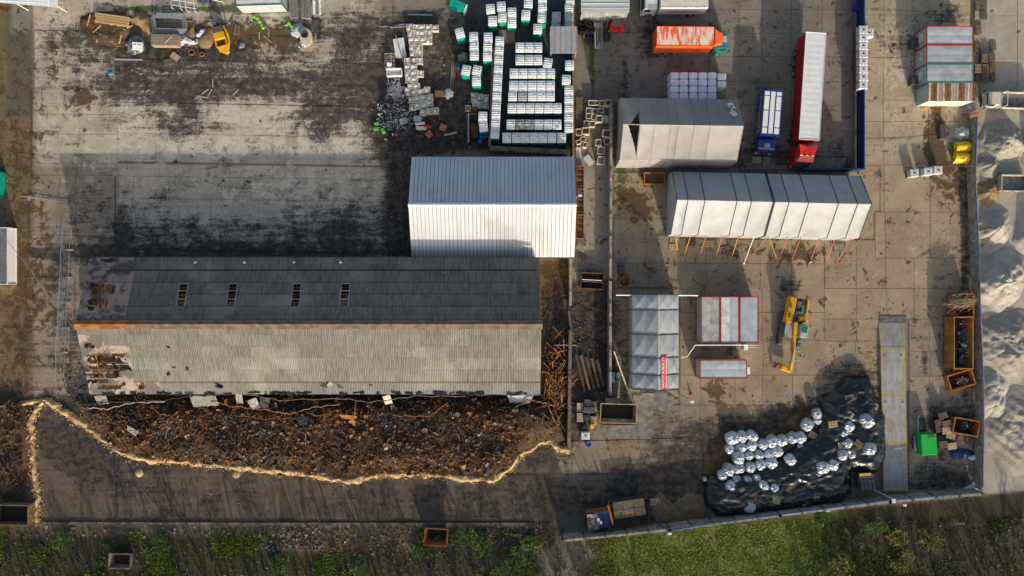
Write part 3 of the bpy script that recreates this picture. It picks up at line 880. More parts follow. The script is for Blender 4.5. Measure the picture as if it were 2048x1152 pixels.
t=wall_line('retaining_wall','grey concrete block wall with blue pipe in front of the sand heaps',[(1954,232),(1950,345),(1956,480),(1961,640),(1967,800),(1966,982)],1.5,.3,2.9,m_concw)
m=MB(); pp=[]
for i,(x,y) in enumerate([(1954,235),(1950,345),(1953,400),(1956,480),(1959,560),(1961,640),(1964,720),(1967,800),(1967,880),(1965,940),(1966,975)]):
    g=G(x+.6*math.sin(i*2.3),y,1.58); pp.append((g[0]-t.location.x,g[1]-t.location.y,1.58))
m.tube(pp,.06,6); m.build('blue_pipe',m_bluep,t)
t=wall_line('retaining_wall','low concrete plank wall along the grass with posts and blue hose',[(1126,1082),(1340,1060),(1560,1031),(1780,1004),(1966,988)],2.35,.3,2.9,m_concw,'wall_panel',post=(2.5,.32,m_concd))
m=MB(); pp=[]
for x,y in [(1318,1038),(1322,1050),(1336,1058),(1450,1040),(1600,1020),(1780,996),(1900,986)]:
    g=G(x,y+4,2.42); pp.append((g[0]-t.location.x,g[1]-t.location.y,2.42 if x>1330 else .6+(x-1318)*.1))
m.tube(pp,.07,6); m.build('blue_hose',m_bluep,t)
wall_line('kerb','long thin concrete kerb between burned yard and the scrub',[(-20,1046),(560,1048),(1060,1048)],.18,.35,2.6,m_concd,'kerb_stone','kerb')
# blue sheet fence round the truck yard
def sheet_fence(pts,label,hh=2.1):
    P=[Vector((*G(x,y),0)) for x,y in pts]
    t=thing('sheet_fence',label,'fence',(P[0].x,P[0].y,.03))
    for a,b in zip(P[:-1],P[1:]):
        d=b-a; n=max(1,round(d.length/2.3)); ang=math.atan2(d.y,d.x)
        for i in range(n):
            c=a+d*((i+.5)/n)-t.location
            m=MB(); w=d.length/n+.01
            m.grid(16,1,lambda u,v:((u-.5)*w,.03*(1 if int(u*16+.5)%2 else -1),v*hh)); 
            m.box((0,0,hh),(w,.14,.06)); m.box((0,0,.2),(w,.12,.06))
            o=m.build('fence_sheet',m_blue,t); o.location=(c.x,c.y,0); o.rotation_euler=(0,0,ang)
    return t
sheet_fence([(1712,-20),(1712,342)],'tall blue sheet metal fence between truck yard and haul road')
sheet_fence([(1595,343),(1714,343)],'short blue sheet metal fence behind the strapped tent')
# temporary mesh fence panels in the west
def mesh_panel(a,b,hh=1.9):
    A=Vector((*G(*a),0)); B=Vector((*G(*b),0)); d=B-A
    t=thing('temporary_fence','temporary wire mesh fence panel standing on concrete feet west of the burned warehouse','fence panel',(A.x,A.y,.04),math.atan2(d.y,d.x),'temporary fence panels in a row')
    L=d.length; m=MB()
    for p,q in (((0,0,.1),(0,0,hh)),((L,0,.1),(L,0,hh)),((0,0,hh),(L,0,hh)),((0,0,.2),(L,0,.2))): m.cyl(p,q,.03,n=5)
    m.build('frame',m_steel,t)
    m=MB()
    for i in range(1,int(L/.3)): m.cyl((i*.3,0,.2),(i*.3,0,hh),.008,n=3)
    for i in range(1,5): m.cyl((0,0,i*.4),(L,0,i*.4),.008,n=3)
    m.build('mesh',m_steel,t)
    m=MB(); m.box((0,0,.06),(.25,.75,.16)); m.build('foot',m_concw,t)
for a,b in (((60,396),(100,400)),((100,400),(147,409)),((146,452),(141,500)),((141,500),(139,555)),((139,555),(136,605)),((136,605),(134,655)),((134,655),(131,705)),((131,705),(130,755))): mesh_panel(a,b)

# ------------------------------------------------------------------ portable toilets
m_teal=mat('teal_plastic',(.005,.36,.27),(.005,.28,.21),2,.4,.65,.45,var=.12)
m_troof=mat('toilet_roof_plastic',(.60,.63,.64),(.55,.58,.59),3,.4,.65,.5,var=.07)
m_troofg=mat('toilet_roof_grey',(.36,.38,.40),(.30,.32,.34),3,.4,.65,.6,var=.1)
def toilet_proto(roofm,bodym,nm='portable_toilet'):
    t=thing(nm,'x','toilet')
    b=MB(); b.box((0,0,1.08),(1.08,1.2,2.12),taper=1.0); 
    for s in (-1,1): b.box((s*.40,-.61,1.08),(.12,.04,2.0))
    bb=b.build('body',bodym,t)
    d=MB(); d.box((0,-.62,1.05),(.62,.035,1.85)); dd=d.build('door',bodym,t)
    h=MB(); h.box((.24,-.65,1.1),(.05,.03,.16)); h.build('handle',m_dark,dd)
    for s in (-1,1):
        v=MB(); v.box((s*.545,0,1.9),(.03,.8,.18)); v.build('vent_grille',m_dark,t)
    r=MB(); n=24
    def fn(u,v):
        x=(u-.5)*1.13; y=(v-.5)*1.30
        z=2.16+.15*math.sqrt(max(0,1-(2*v-1)**2*.96))+.02*math.cos((2*v-1)*math.pi*4.5)*(1-abs(2*u-1)**6)
        z-=.05*abs(2*u-1)**4
        return (x,y,z)
    r.grid(8,n,fn)
    k=len(r.v); W=9
    bd=[i for i in range(W)]+[W*j+8 for j in range(1,n+1)]+[W*n+i for i in range(7,-1,-1)]+[W*j for j in range(n-1,0,-1)]
    for i in bd: r.v.append((r.v[i][0],r.v[i][1],2.10))
    for a in range(len(bd)):
        c=(a+1)%len(bd); r.f.append((bd[a],k+a,k+c,bd[c])); r.m.append(0)
    rr=r.build('roof',roofm,t)
    p=MB(); p.cyl((.33,.12,2.2),(.33,.12,2.46),.055,n=8); p.build('vent_pipe',m_dark,t)
    return t
TP=toilet_proto(m_troof,m_teal); TG=toilet_proto(m_troofg,m_teal)
m_dirtybody=mat('sooted_plastic',(.06,.07,.068),(.03,.035,.034),2,.4,.6,.7)
m_dirtyroof=mat('sooted_roof',(.42,.42,.41),(.16,.155,.15),2.4,.42,.6,.7)
TD=toilet_proto(m_dirtyroof,m_dirtybody)
used=set()
def toilet(zx,zy,label,group,rz=0,proto=None):
    proto=proto or TP
    px,py=880+zx/3.6, zy/3.6
    x,y=G(px,py,2.3)
    j=R(rz+random.uniform(-1.5,1.5))
    if proto.name not in used:
        used.add(proto.name); proto.location=(x,y,.02); proto.rotation_euler=(0,0,j); proto['label']=label; proto['group']=group; return proto
    return dup(proto,(x,y,.02),j,label,group)
gA='portable toilets in the walled compound'; gB='portable toilets outside the brick wall'
for zx,zy,r,lab in ((363,62,6,'portable toilet turned slightly askew in the loose cluster of six'),(441,45,2,'portable toilet at the back of the loose cluster of six'),(518,88,0,'portable toilet in the loose cluster, touching the one above the brick stack'),(378,148,1,'portable toilet in the loose cluster, nearest the brick wall end'),(448,120,180,'portable toilet with bright teal door side showing, amid the loose cluster'),(518,160,180,'portable toilet standing right by the brick stack')):
    toilet(zx,zy,lab,gA,r)
for zx,zy,r in ((636,18,180),(618,105,178)): toilet(zx,zy,'portable toilet of the staggered pair on open dark asphalt',gA,r)
for zx,zy,r in ((738,-12,0),(738,52,0),(735,125,180)): toilet(zx,zy,'portable toilet in the line of three leading away from the shed roof',gA,r)
toilet(703,205,'lone portable toilet standing before the grey roofed shed',gA,180)
for zx,zy in ((838,118),(835,180)): toilet(zx,zy,'grey roofed portable toilet behind the shed, in the free standing pair',gA,0,TG)
for zx,zy in ((930,120),(930,185)): toilet(zx,zy,'grey roofed portable toilet behind the shed, against the brick wall',gA,0,TG)
for zx,zy in ((938,-5),(930,58)): toilet(zx,zy,'white roofed portable toilet against the wall behind the grey roofed ones',gA,0)
for i,zy in enumerate((297,360,425,493,560,622,687,757,822,888,960)):
    toilet(430-i*3.4,zy,'portable toilet in the long line along the brick wall',gA,-3)
for y,xs,lab in ((340,(575,640,705),'portable toilet in the rear row of three'),(430,(575,640,705),'portable toilet in the second row of three'),
    (527,(533,598,664,730,797),'portable toilet in the row of five behind the double row'),(615,(529,595,662,728,795),'portable toilet in the rear half of the double row of five'),
    (690,(523,664,729,795),'white portable toilet in the front half of the double row of five'),(777,(518,583,648,714,779,844),'portable toilet in the row of six with wide gaps before it'),
    (895,(510,711,777,843),'clean portable toilet in the row of six holding sooty ones'),(990,(480,548,612,677,741,807,876),'portable toilet in the row of seven by the low pale wall')):
    for x in xs: toilet(x,y,lab,gA,180 if y in(340,430,527) else 0)
toilet(594,690,'portable toilet with dirty grey roof in the double row of five',gA,0,TG)
toilet(577,895,'portable toilet with smudged roof in the row of six',gA,4,TD); toilet(643,895,'portable toilet with sooty dark roof in the row of six',gA,-3,TD)
toilet(777,452,'tilted portable toilet at the end of the second row of three',gA,-10)
toilet(933,468,'portable toilet standing beside the blue barrel and wall',gA); toilet(910,573,'portable toilet set a step away from the compound wall',gA)
for y in (650,715,780,845,915): toilet(928,y,'portable toilet in the line of five along the narrow brick wall',gA)
toilet(142,235,'portable toilet turned askew on the bare soil',gB,15)
for x,y in ((242,265),(246,330),(247,395)): toilet(x,y,'portable toilet in the outer line of three beside the bare soil',gB)
for x,y in ((346,268),(343,333),(341,400)): toilet(x,y,'portable toilet in the line of three outside the brick wall',gB)
toilet(188,503,'portable toilet turned askew next to the blue barrel and yellow sacks',gB,-10); toilet(266,505,'portable toilet turned askew behind a straight one',gB,-12); toilet(262,580,'straight portable toilet in front of two askew ones',gB)
toilet(308,838,'portable toilet behind another by the brick wall and blue drums',gB); toilet(312,910,'portable toilet just behind the blue drums',gB,6)
x,y=G(910,12,.7); o=dup(TP,(x-.6,y+.3,.62),R(68),'teal portable toilet lying on its side on bare soil',gB,rx=R(90))

# ------------------------------------------------------------------ shed roofs by the compound
m_tin=mat('grey_tin_roof',(.34,.34,.35),(.29,.29,.30),1,.4,.6,.5,var=.05)
m_tinw=mat('pale_tin_roof',(.50,.52,.52),(.42,.44,.44),1,.4,.6,.5,var=.05,stretch=(.3,3,1))
def lean(label,px0,px1,py0,py1,h,n,mt,axis='x',tilt=.25):
    a=G(px0,py1,h); b=G(px1,py0,h)
    t=thing('open_shed',label,'shed',((a[0]+b[0])/2,(a[1]+b[1])/2,0))
    w,d=b[0]-a[0],b[1]-a[1]
    for i in range(n):
        m=MB()
        if axis=='x': m.box((-w/2+w*(i+.5)/n,0,h),(w/n-.03,d,.06)); m.box((-w/2+w*(i+.5)/n+w/n/2-.03,0,h+.05),(.05,d,.05))
        else: m.box((0,-d/2+d*(i+.5)/n,h),(w,d/n-.03,.06)); m.box((0,-d/2+d*(i+.5)/n+d/n/2-.03,h+.05),(w,.05,.05))
        m.build('roof_panel',mt,t)
    for sx in (-1,1):
        for sy in (-1,1):
            m=MB(); m.box((sx*(w/2-.15),sy*(d/2-.15),h/2-.02),(.12,.12,h-.04)); m.build('post',m_steel,t)
    return t
lean('open shed with flat grey tin roof in the toilet compound',1100,1154,53,107,3.0,5,m_tin)
t=lean('pale tin roofed shed behind the pile of tyres',1162,1259,-40,25,3.2,7,m_tinw,'y')
a=G(1162,25,3.2); m=MB(); w=(1259-1162)/15*.965
m.box((0,-(a[1]-t.location.y)*0-(G(1162,-40,3.2)[1]-G(1162,25,3.2)[1])/2+.1,1.5),(w-.3,.15,3.0)); m.build('front_wall',mat('weathered_panel',(.30,.33,.31),(.20,.22,.21),1,.4,.6,.7,stretch=(3,1,.5)),t)
# container roof at the top edge, half visible
x,y=G(517,-8,2.6); container((x,y),R(2),'white roofed container with teal frame, open concrete step before it',m_cgreen,[m_croof3,m_croof3])
x,y=G(12,365,2.6); container((x-3.1,y),R(88),'teal corrugated container poking out by the brown track',m_cgreen,[mat('faded_teal',(.20,.36,.30),(.14,.27,.23),2),mat('faded_teal',(.20,.36,.30))],m_teal,L=3.4)
x,y=G(16,512,1.7); t=container((x-2.1,y),R(90),'grey roofed white cabin beside the brown track',m_white,[mat('felt_roof',(.13,.13,.125),(.10,.10,.097),2),mat('felt_roof',(.13,.13,.125),(.10,.10,.097),2),mat('felt_roof',(.13,.13,.125)),mat('felt_roof',(.13,.13,.125))],m_white,L=7.5,W=4.2,Hh=1.7)

# ------------------------------------------------------------------ vehicles
m_or=mat('orange_paint',(.78,.12,.02),(.70,.10,.018),2,.4,.65,.4,var=0,spec=.5)
k3=NT('worn_orange_roof'); nn=k3.noise(1.6,4,.6,k3.map(k3.pos(),scale=(1.6,.35,1)))
M_ORROOF=k3.out(k3.mix(k3.ramp(nn,.42,.62),(.78,.60,.50),(.72,.13,.03)),.6)
m_tealp=mat('teal_paint',(.015,.17,.17),(.01,.14,.14),2,.4,.6,.35,var=0,spec=.5)
m_redp=mat('red_paint',(.60,.02,.015),(.5,.016,.012),2,.4,.6,.35,var=0,spec=.5)
m_redc=mat('red_curtain',(.36,.012,.014),(.29,.01,.012),1,.4,.6,.5,var=0)
m_bluepaint=mat('blue_paint',(.015,.06,.30),(.01,.045,.22),2,.4,.6,.35,var=0,spec=.5)
m_wpaint=mat('white_paint',(.68,.68,.67),(.60,.60,.59),2,.4,.6,.4,var=0,spec=.5)
m_tarpw=mat('white_tarpaulin',(.66,.67,.66),(.61,.62,.61),1.4,.4,.65,.6,var=0,bump=.2)
m_yel=mat('yellow_paint',(.70,.35,.01),(.55,.27,.01),2,.4,.65,.45,var=.05,spec=.4)
def wheel(t,x,y,r=.5,w=.32,tyre=True):
    m=MB(); m.cyl((0,-w/2,0),(0,w/2,0),r,n=18); o=m.build('wheel',m_black,t); o.location=(x,y,r)
    s=1 if y>0 else -1
    m=MB(); m.cyl((0,s*(w/2-.04),0),(0,s*(w/2+.02),0),r*.55,n=12); m.build('rim',m_steel,o)
def cab(t,x0,x1,w,h,paint,wind='front',fair=None,roofh=.0):
    """cab forward +x, x0 back x1 front"""
    m=MB(); r=.22
    prof=[(x0,.45),(x1,.45),(x1,1.5),(x1-.28,h-.15),(x1-.5,h),(x0,h)]
    n=len(prof); ww=w/2
    vs=[(x,-ww+(.08 if z>1.6 else 0),z) for x,z in prof]+[(x,ww-(.08 if z>1.6 else 0),z) for x,z in prof]
    m.add(vs,[tuple(range(n)),tuple(range(2*n-1,n-1,-1))]+[(i,n+i,n+(i+1)%n,(i+1)%n) for i in range(n)])
    bevel(m.build('cab',paint,t),.07)
    m=MB(); m.add([(x1+.012,-ww+.16,1.55),(x1+.012,ww-.16,1.55),(x1-.265,ww-.22,h-.2),(x1-.265,-ww+.22,h-.2)],[(0,1,2,3)]); m.build('windscreen',m_glass,t)
    for s in (-1,1):
        m=MB(); m.box(((x0+x1)/2+.25,s*(ww-.02),(h+1.6)/2-.12),(.8,.03,.6)); m.build('side_window',m_glass,t)
        m=MB(); m.box((x1+.05,s*(ww+.14),h-.65),(.16,.14,.5)); m.build('mirror',m_dark,t)
        m=MB(); m.box((x1+.01,s*(ww-.3),.8),(.05,.35,.2)); m.build('headlight',m_letter,t)
    m=MB(); m.box((x1+.02,0,.55),(.12,w-.1,.3)); m.build('bumper',m_dark,t)
def truck(name,label,roof_px,h,rz,L,W,boxm,roofm,cabm,cab_gap=.35,cabL=1.9,cabh=2.7,zb=1.05,ends=None,wheels=(.18,.8)):
    x,y=G(*roof_px,h)
    t=thing(name,label,'truck',(x,y,.035),rz)
    m=MB(); m.box((0,0,(zb+h)/2),(L,W,h-zb)); m.build('cargo_box',boxm,t)
    m=MB(); m.grid(24,6,lambda u,v:((u-.5)*(L-.06),(v-.5)*(W-.06),h+.012+.02*math.sin(math.pi*v)+.006*math.sin(u*70))); m.build('roof',roofm,t)
    m=MB()
    for s in (-1,1): m.box((0,s*(W/2-.03),h+.02),(L,.07,.05))
    for s in (-1,1): m.box((s*(L/2-.03),0,h+.02),(.07,W-.14,.05))
    m.build('roof_edge',ends or boxm,t)
    m=MB(); m.box((.6,0,.8),(L+1.0,.9,.35)); m.build('chassis',m_dark,t)
    x0=L/2+cab_gap; cab(t,x0,x0+cabL,W-.08,cabh,cabm)
    for s in (-1,1):
        wheel(t,x0+cabL*.45,s*(W/2-.2)); wheel(t,-L/2+L*wheels[0]+.5,s*(W/2-.2))
        if L>7: wheel(t,-L/2+L*wheels[0]+1.75,s*(W/2-.2))
    return t
# orange truck heading east
t=truck('box_truck','orange box truck with scuffed roof and teal cab',(1370.5,73),3.6,R(-.5),7.35,2.5,m_or,M_ORROOF,m_tealp,.3,2.0,2.75)
m=MB(); m.add([(3.85,-1.0,2.8),(5.0,-.75,2.8),(5.0,.75,2.8),(3.85,1.0,2.8),(3.85,-1.0,3.55),(4.4,-.7,3.3),(4.4,.7,3.3),(3.85,1.0,3.55)],[(0,1,5,4),(1,2,6,5),(2,3,7,6),(4,5,6,7),(0,4,7,3)]); m.build('wind_deflector',m_or,t)
m=MB(); m.box((5.3,0,2.78),(.55,.8,.05)); m.build('roof_hatch',m_cwall,t)
for x in (-.1,1.15):
    m=MB(); m.box((x,0,3.66),(.05,2.4,.03)); m.build('roof_batten',m_letter,t)
m=MB(); m.add([(0,-1.26,1.7),(1.4,-1.26,1.7),(1.4,-1.26,2.0),(1.1,-1.26,2.2),(.9,-1.26,2.5),(.45,-1.26,2.5),(.25,-1.26,2.2),(0,-1.26,2.0)],[(0,1,2,3,4,5,6,7)])
o=m.build('emblem',mat('dark_orange_print',(.62,.075,.01),None,var=0),t); o.location=(1.2,0,0)
m=MB(); x=-2.2
while x<.6:
    w=random.choice((.16,.2,.26)); m.add([(x,-1.258,1.95),(x+w,-1.258,1.95),(x+w,-1.258,2.25),(x,-1.258,2.25)],[(0,1,2,3)]); x+=w+random.choice((.07,.07,.25))
m.build('side_print',mat('dark_orange_print',(.62,.075,.01)),t)
# white truck heading west at the top
t=truck('box_truck','white box truck with red lettering on its side',(1369,-4),3.25,R(180),6.1,2.5,m_wpaint,mat('cream_roof',(.60,.57,.49),(.54,.51,.43),2,.4,.6,.6,var=0),m_wpaint,.3,1.9,2.6)
me=text_mesh('EICHHORN',.75,'side_lettering'); me.materials.append(mat('faded_red_print',(.42,.10,.10),None,var=0))
o=link('side_lettering',me,t); o.rotation_euler=(R(90),0,R(180)); o.location=(-.2,1.262,2.0)
sx=3.4/(max(v.co.x for v in me.vertices)*2); o.scale=(sx,1,1)
# red articulated lorry heading south
x,y=G(1625,172.5,4.0)
ang=math.atan2(-215,-14)
t=thing('articulated_lorry','red articulated lorry with long white tarpaulin roof','lorry',(x,y,.035),ang)
L=13.65; W=2.6
m=MB(); m.box((0,0,2.65),(L,W-.04,2.6)); m.build('curtain_body',m_redc,t)
m=MB(); m.grid(84,8,lambda u,v:((u-.5)*L,(v-.5)*W,4.0-.018*math.sin(math.pi*v)*(.5+.5*math.cos(u*2*math.pi*18))+.03*fbm(u*12,v*2,1,3,4))); m.build('roof_tarpaulin',m_tarpw,t,True)
m=MB()
for s in (-1,1): m.box((0,s*(W/2),4.0),(L,.05,.1)); m.box((s*L/2,0,4.0),(.06,W-.05,.1))
m.build('roof_rail',m_wpaint,t)
m=MB(); m.box((-.2,0,1.1),(L,1.0,.4)); m.box((L/2+1.2,0,.75),(3.2,.9,.3)); m.build('chassis',m_dark,t)
for dx in (-5.2,-3.9,-2.6):
    for s in (-1,1): wheel(t,dx,s*1.05,.5)
cab(t,L/2+.75,L/2+3.0,2.45,3.2,m_redp)
for dx in (L/2+2.2,L/2-.9):
    for s in (-1,1): wheel(t,dx,s*1.05,.5)
m=MB(); a=L/2+.75
m.add([(a,-1.1,3.2),(a+1.9,-.95,3.2),(a+1.9,.95,3.2),(a,1.1,3.2),(a-.15,-1.15,3.95),(a+1.2,-.9,3.75),(a+1.2,.9,3.75),(a-.15,1.15,3.95),(a+.15,0,3.75)],[(0,1,5,4),(1,2,6,5),(2,3,7,6),(4,5,8),(5,6,8),(6,7,8),(0,4,8),(0,8,3),(8,7,3)])
m.build('roof_fairing',m_redp,t)
for s in (-1,1):
    m=MB(); m.box((a+1.25,s*.35,3.78),(.12,.28,.1)); m.build('roof_lamp',m_dark,t)
# blue delivery truck heading south
x0,y0=G(1543,226,2.9)
t=truck('box_truck','blue delivery truck with three white roof strips',(1543,226),2.95,math.atan2(-90,-7),5.9,2.45,m_bluepaint,m_bluepaint,m_bluepaint,.3,1.6,2.2,wheels=(.2,.8))
for (y0,y1) in ((-1.08,-.46),(-.28,.28),(.46,1.08)):
    cuts=[-2.8,-2.2,-.3,1.9,2.75] if abs(y0)>.3 else [-2.8,2.75]
    for a,b in zip(cuts[:-1],cuts[1:]):
        m=MB(); m.box(((a+b)/2,(y0+y1)/2,3.02),(b-a-.14,y1-y0,.05)); m.build('roof_strip',m_white,t)
m=MB(); m.box((4.05,0,2.22),(.55,.7,.05)); m.build('roof_hatch',m_croof2,t)
m=MB()
for i,w in enumerate((.30,.22,.24,.22,.25,.2)): m.add([(-2.4+i*.33,-1.233,1.85),(-2.4+i*.33+w,-1.233,1.85),(-2.4+i*.33+w,-1.233,2.4 if i==0 else 2.28),(-2.4+i*.33,-1.233,2.4 if i==0 else 2.28)],[(0,1,2,3)])
m.build('side_print',mat('orange_print',(.65,.3,.15),None,var=0),t)
m=MB(); m.add([(-.4,-1.233,1.3),(2.6,-1.233,1.2),(2.4,-1.233,2.6),(.6,-1.233,2.7),(-.2,-1.233,2.1)],[(0,1,2,3,4)]); m.build('side_picture',mat('yellow_brown_print',(.55,.30,.05),(.10,.09,.09),1.2,.42,.58,var=0),t)

# forklift
x,y=G(1229,50,1.2)
t=thing('forklift','red forklift with dark overhead guard beside scaffold rack','forklift',(x,y,.03),R(172))
m=MB(); m.box((-.3,0,.65),(1.7,1.15,.7)); bevel(m.build('body',m_redp,t),.08)
m=MB(); m.box((-1.0,0,.8),(.6,1.2,1.0)); bevel(m.build('counterweight',m_redp,t),.15)
m=MB()
for sx in (-.6,.6):
    for s in (-.45,.45): m.cyl((sx-.2,s,1.0),(sx*.8-.2,s,2.1),.04)
m.box((-.2,0,2.12),(1.1,1.0,.05))
m.build('overhead_guard',m_dark,t)
m=MB()
for s in (-.35,.35): m.box((1.0,s,1.05),(.12,.1,2.0))
m.box((1.0,0,2.0),(.1,.8,.1)); m.build('mast',m_dark,t)
for s in (-.3,.3):
    m=MB(); m.box((1.6,s,.1),(1.1,.12,.05)); m.build('fork',m_dark,t)
for dx in (.55,-.85):
    for s in (-1,1): wheel(t,dx,s*.5,.3,.2)
# scaffold rack next to the tyres
x,y=G(1196,70,.6); t=thing('steel_rack','long galvanised steel rack with stacked bars beside the tyres','rack',(x,y,.03),R(1))
m=MB(); m.box((0,0,.3),(1.1,3.5,.12)); 
for s in (-.5,.5): m.box((s,0,.6),(.08,3.5,.6))
m.build('frame',m_steel,t)
for i in range(5):
    m=MB(); m.box((-.35+i*.17,.1*i-.3,.5),(.1,2.6-.2*i,.12)); m.build('bar',[m_letter,m_rust,m_steel,m_dark,m_rust2][i],t)
# tyres
def tyre(px,py,r,z,tilt=0,az=0,lab='old black tyre in the tyre pile by the pale tin shed',grp='tyres in the pile'):
    m=MB(); m.torus((0,0,0),r*.72,r*.30,18,10,sq=.95); o=m.build('tyre',m_black,None,True)
    x,y=G(px,py); o.location=(x,y,z); o.rotation_euler=(tilt,0,az); tag(o,lab,'tyre',grp); return o
for zx,zy,r,z,ti in ((210,445,.52,.85,.1),(120,495,.5,.5,.2),(255,545,.5,.9,.15),(300,480,.48,.3,0),(170,590,.5,.4,.5),(320,670,.6,.75,.25),(140,700,.6,.5,.5),(215,770,.62,.75,1.0),(285,870,.6,.42,.2),(110,590,.5,.25,0),(250,640,.5,.3,.1)):
    tyre(1150+zx/10.47,zy/10.47,r,z,ti,random.uniform(0,6))
tyre(1212.5,76,.62,.22,0,0,'single tyre lying flat beside the red forklift',None)

# ------------------------------------------------------------------ excavator
x,y=G(1584,655,1.0)
t=thing('excavator','yellow excavator with green tinted cab and lowered arm','excavator',(x,y,.035),R(-8)); t.scale=(1.0,1.08,1.0)
m=MB()
for s in (-1,1):
    m.box((s*1.25,-.2,.42),(.6,4.3,.8)); 
bevel(m.build('track',m_dark,t),.25,3)
m=MB(); m.box((0,-.2,.6),(1.7,2.2,.4)); m.build('undercarriage',m_croof2,t)
m=MB(); m.add([(-1.4,.6,1.0),(-.35,.4,1.0),(-.35,3.7,1.0),(-1.2,3.8,1.0),(-1.45,.9,2.1),(-.6,.5,2.2),(-.35,3.6,2.2),(-1.15,3.75,2.1),(-1.1,.45,2.15)],[(3,2,1,0),(4,8,5,6,7),(0,1,5,8),(1,2,6,5),(2,3,7,6),(3,0,8,4),(3,4,7)])
bevel(m.build('side_housing',m_yel,t),.08)
for yy in (1.4,2.6):
    m=MB(); m.box((-1.05,yy,2.19),(.18,.6,.05)); m.build('vent_grille',m_dark,t)
m=MB(); m.box((.35,2.2,1.45),(1.4,2.8,.9)); m.build('engine_deck',m_dark,t)
m=MB(); m.box((.1,2.9,1.98),(.6,.7,.3)); m.box((.6,2.4,2.0),(.4,.9,.35)); m.box((.25,1.9,1.95),(.9,.3,.2)); m.build('engine_parts',mat('greasy_metal',(.10,.12,.13),(.05,.055,.06),4),t)
m=MB(); m.cyl((.3,1.15,1.8),(1.0,1.35,1.8),.35,n=12); m.build('tank',m_yel,t)
m=MB(); m.box((1.2,2.7,1.6),(.3,1.9,1.0)); m.box((1.25,1.2,1.5),(.35,.7,.9),.5); bevel(m.build('engine_hood',m_yel,t),.1)
m=MB(); m.box((1.0,-.25,1.75),(1.1,1.7,1.5),taper=.92); bevel(m.build('cab',mat('cab_grey',(.35,.37,.37),(.25,.27,.27),3),t),.1)
m=MB(); m.box((1.0,-.05,2.51),(.75,.75,.05)); m.build('roof_window',mat('green_glass',(.02,.14,.11),None,rough=.15,var=0),t)
m=MB(); m.box((1.0,-1.07,1.9),(.85,.05,1.0)); m.build('windscreen',m_glass,t)
m_boom=mat('worn_yellow',(.52,.26,.012),(.36,.18,.012),2.5,.4,.62,.55,var=0)
m=MB(); m.box((.0,0,0),(.42,3.6,.5)); o=m.build('boom',m_boom,t); o.location=(-.05,-1.1,2.1); o.rotation_euler=(.12,0,.10)
m=MB(); m.box((0,0,0),(.34,2.7,.42)); o=m.build('stick',m_boom,t); o.location=(.3,-3.9,1.7); o.rotation_euler=(.25,0,.08)
for yy in (-1.6,-2.8,-3.9):
    m=MB(); m.cyl((.55,yy,1.9),(1.25,yy+.05,1.6),.03); m.build('hose_clamp',m_steel,t)
m=MB(); m.cyl((.05,-2.0,2.45),(.2,-4.2,2.1),.09); m.build('hydraulic_cylinder',m_steel,t)
m=MB(); m.box((-.1,-5.1,.9),(1.4,.6,.7),-.2); m.box((-.7,-4.8,.7),(.5,.7,.4),.4); bevel(m.build('quick_coupler',m_yel,t),.1)
m=MB()
for i in range(4): m.cyl((-1.0-.1*i,-4.6-.15*i,.8),(-1.6,-4.5-.2*i,.1),.09,.04)
m.build('grab',m_dark,t)

# ------------------------------------------------------------------ weighbridge
m_deck=mat('weighbridge_steel',(.33,.33,.315),(.24,.24,.23),.9,.4,.65,.6,var=.06,c3=(.26,.22,.16),s3=.35,stretch=(2,.6,1))
m_yline=mat('yellow_line',(.55,.33,.02),(.42,.26,.03),3,.4,.6,.7,var=0)
m_bdot=mat('blue_marker',(.05,.14,.35),(.1,.16,.28),4,.4,.6,.7,var=.1)
def PXc(px,py): return Vector((*G(px,py,.45),0))
xx0,xx1=1761,1807
A=G(1784,645); t=thing('weighbridge','long steel truck weighbridge with yellow edges and blue dots','weighbridge',(*G(1788,815),0))
ys=[645,697,791,886,982]
e=lambda py:(1760+(py-645)*.022,1808.5+(py-645)*.022)
for a,b in zip(ys[:-1],ys[1:]):
    q=[PXc(e(a)[0],a),PXc(e(a)[1],a),PXc(e(b)[1],b),PXc(e(b)[0],b)]
    for p in (q[0],q[1]): p.y-=.03
    z0=.08 if a==645 else .45
    m=MB(); vs=[(p.x,p.y,0.0) for p in q]+[(q[0].x,q[0].y,z0),(q[1].x,q[1].y,z0),(q[2].x,q[2].y,.45),(q[3].x,q[3].y,.45)]
    m.add(vs,[(0,1,2,3),(7,6,5,4),(4,5,1,0),(5,6,2,1),(6,7,3,2),(7,4,0,3)]); wch('deck_plate',m,m_deck,t)
    m=MB()
    for s in (0,1):
        sg=1 if s==0 else -1
        m.add([(q[s].x+sg*.03,q[s].y,z0+.008),(q[s].x+sg*.14,q[s].y,z0+.008),(q[3-s].x+sg*.14,q[3-s].y,.458),(q[3-s].x+sg*.03,q[3-s].y,.458)],[(0,1,2,3) if sg<0 else (3,2,1,0)])
    m.add([(q[3].x,q[3].y+.03,.459),(q[2].x,q[2].y+.03,.459),(q[2].x,q[2].y+.17,.459),(q[3].x,q[3].y+.17,.459)],[(0,1,2,3)])
    wch('yellow_line',m,m_yline,t)
    if a>645:
        for yy in ((a+13),):
            for dx in (7,-7):
                ex=e(yy); px=ex[0]+7 if dx>0 else ex[1]-7
                p=PXc(px,yy); m=MB(); m.cyl((p.x,p.y,.46),(p.x,p.y,.475),.16,n=12); wch('blue_dot',m,m_bdot,t)
        for fr in (.25,.75):
            for f2 in (.3,.75):
                yy=a+(b-a)*fr; ex=e(yy); p=PXc(ex[0]+(ex[1]-ex[0])*f2,yy); m=MB(); m.cyl((p.x,p.y,.46),(p.x,p.y,.47),.07,n=8); wch('bolt_hole',m,m_dark,t)
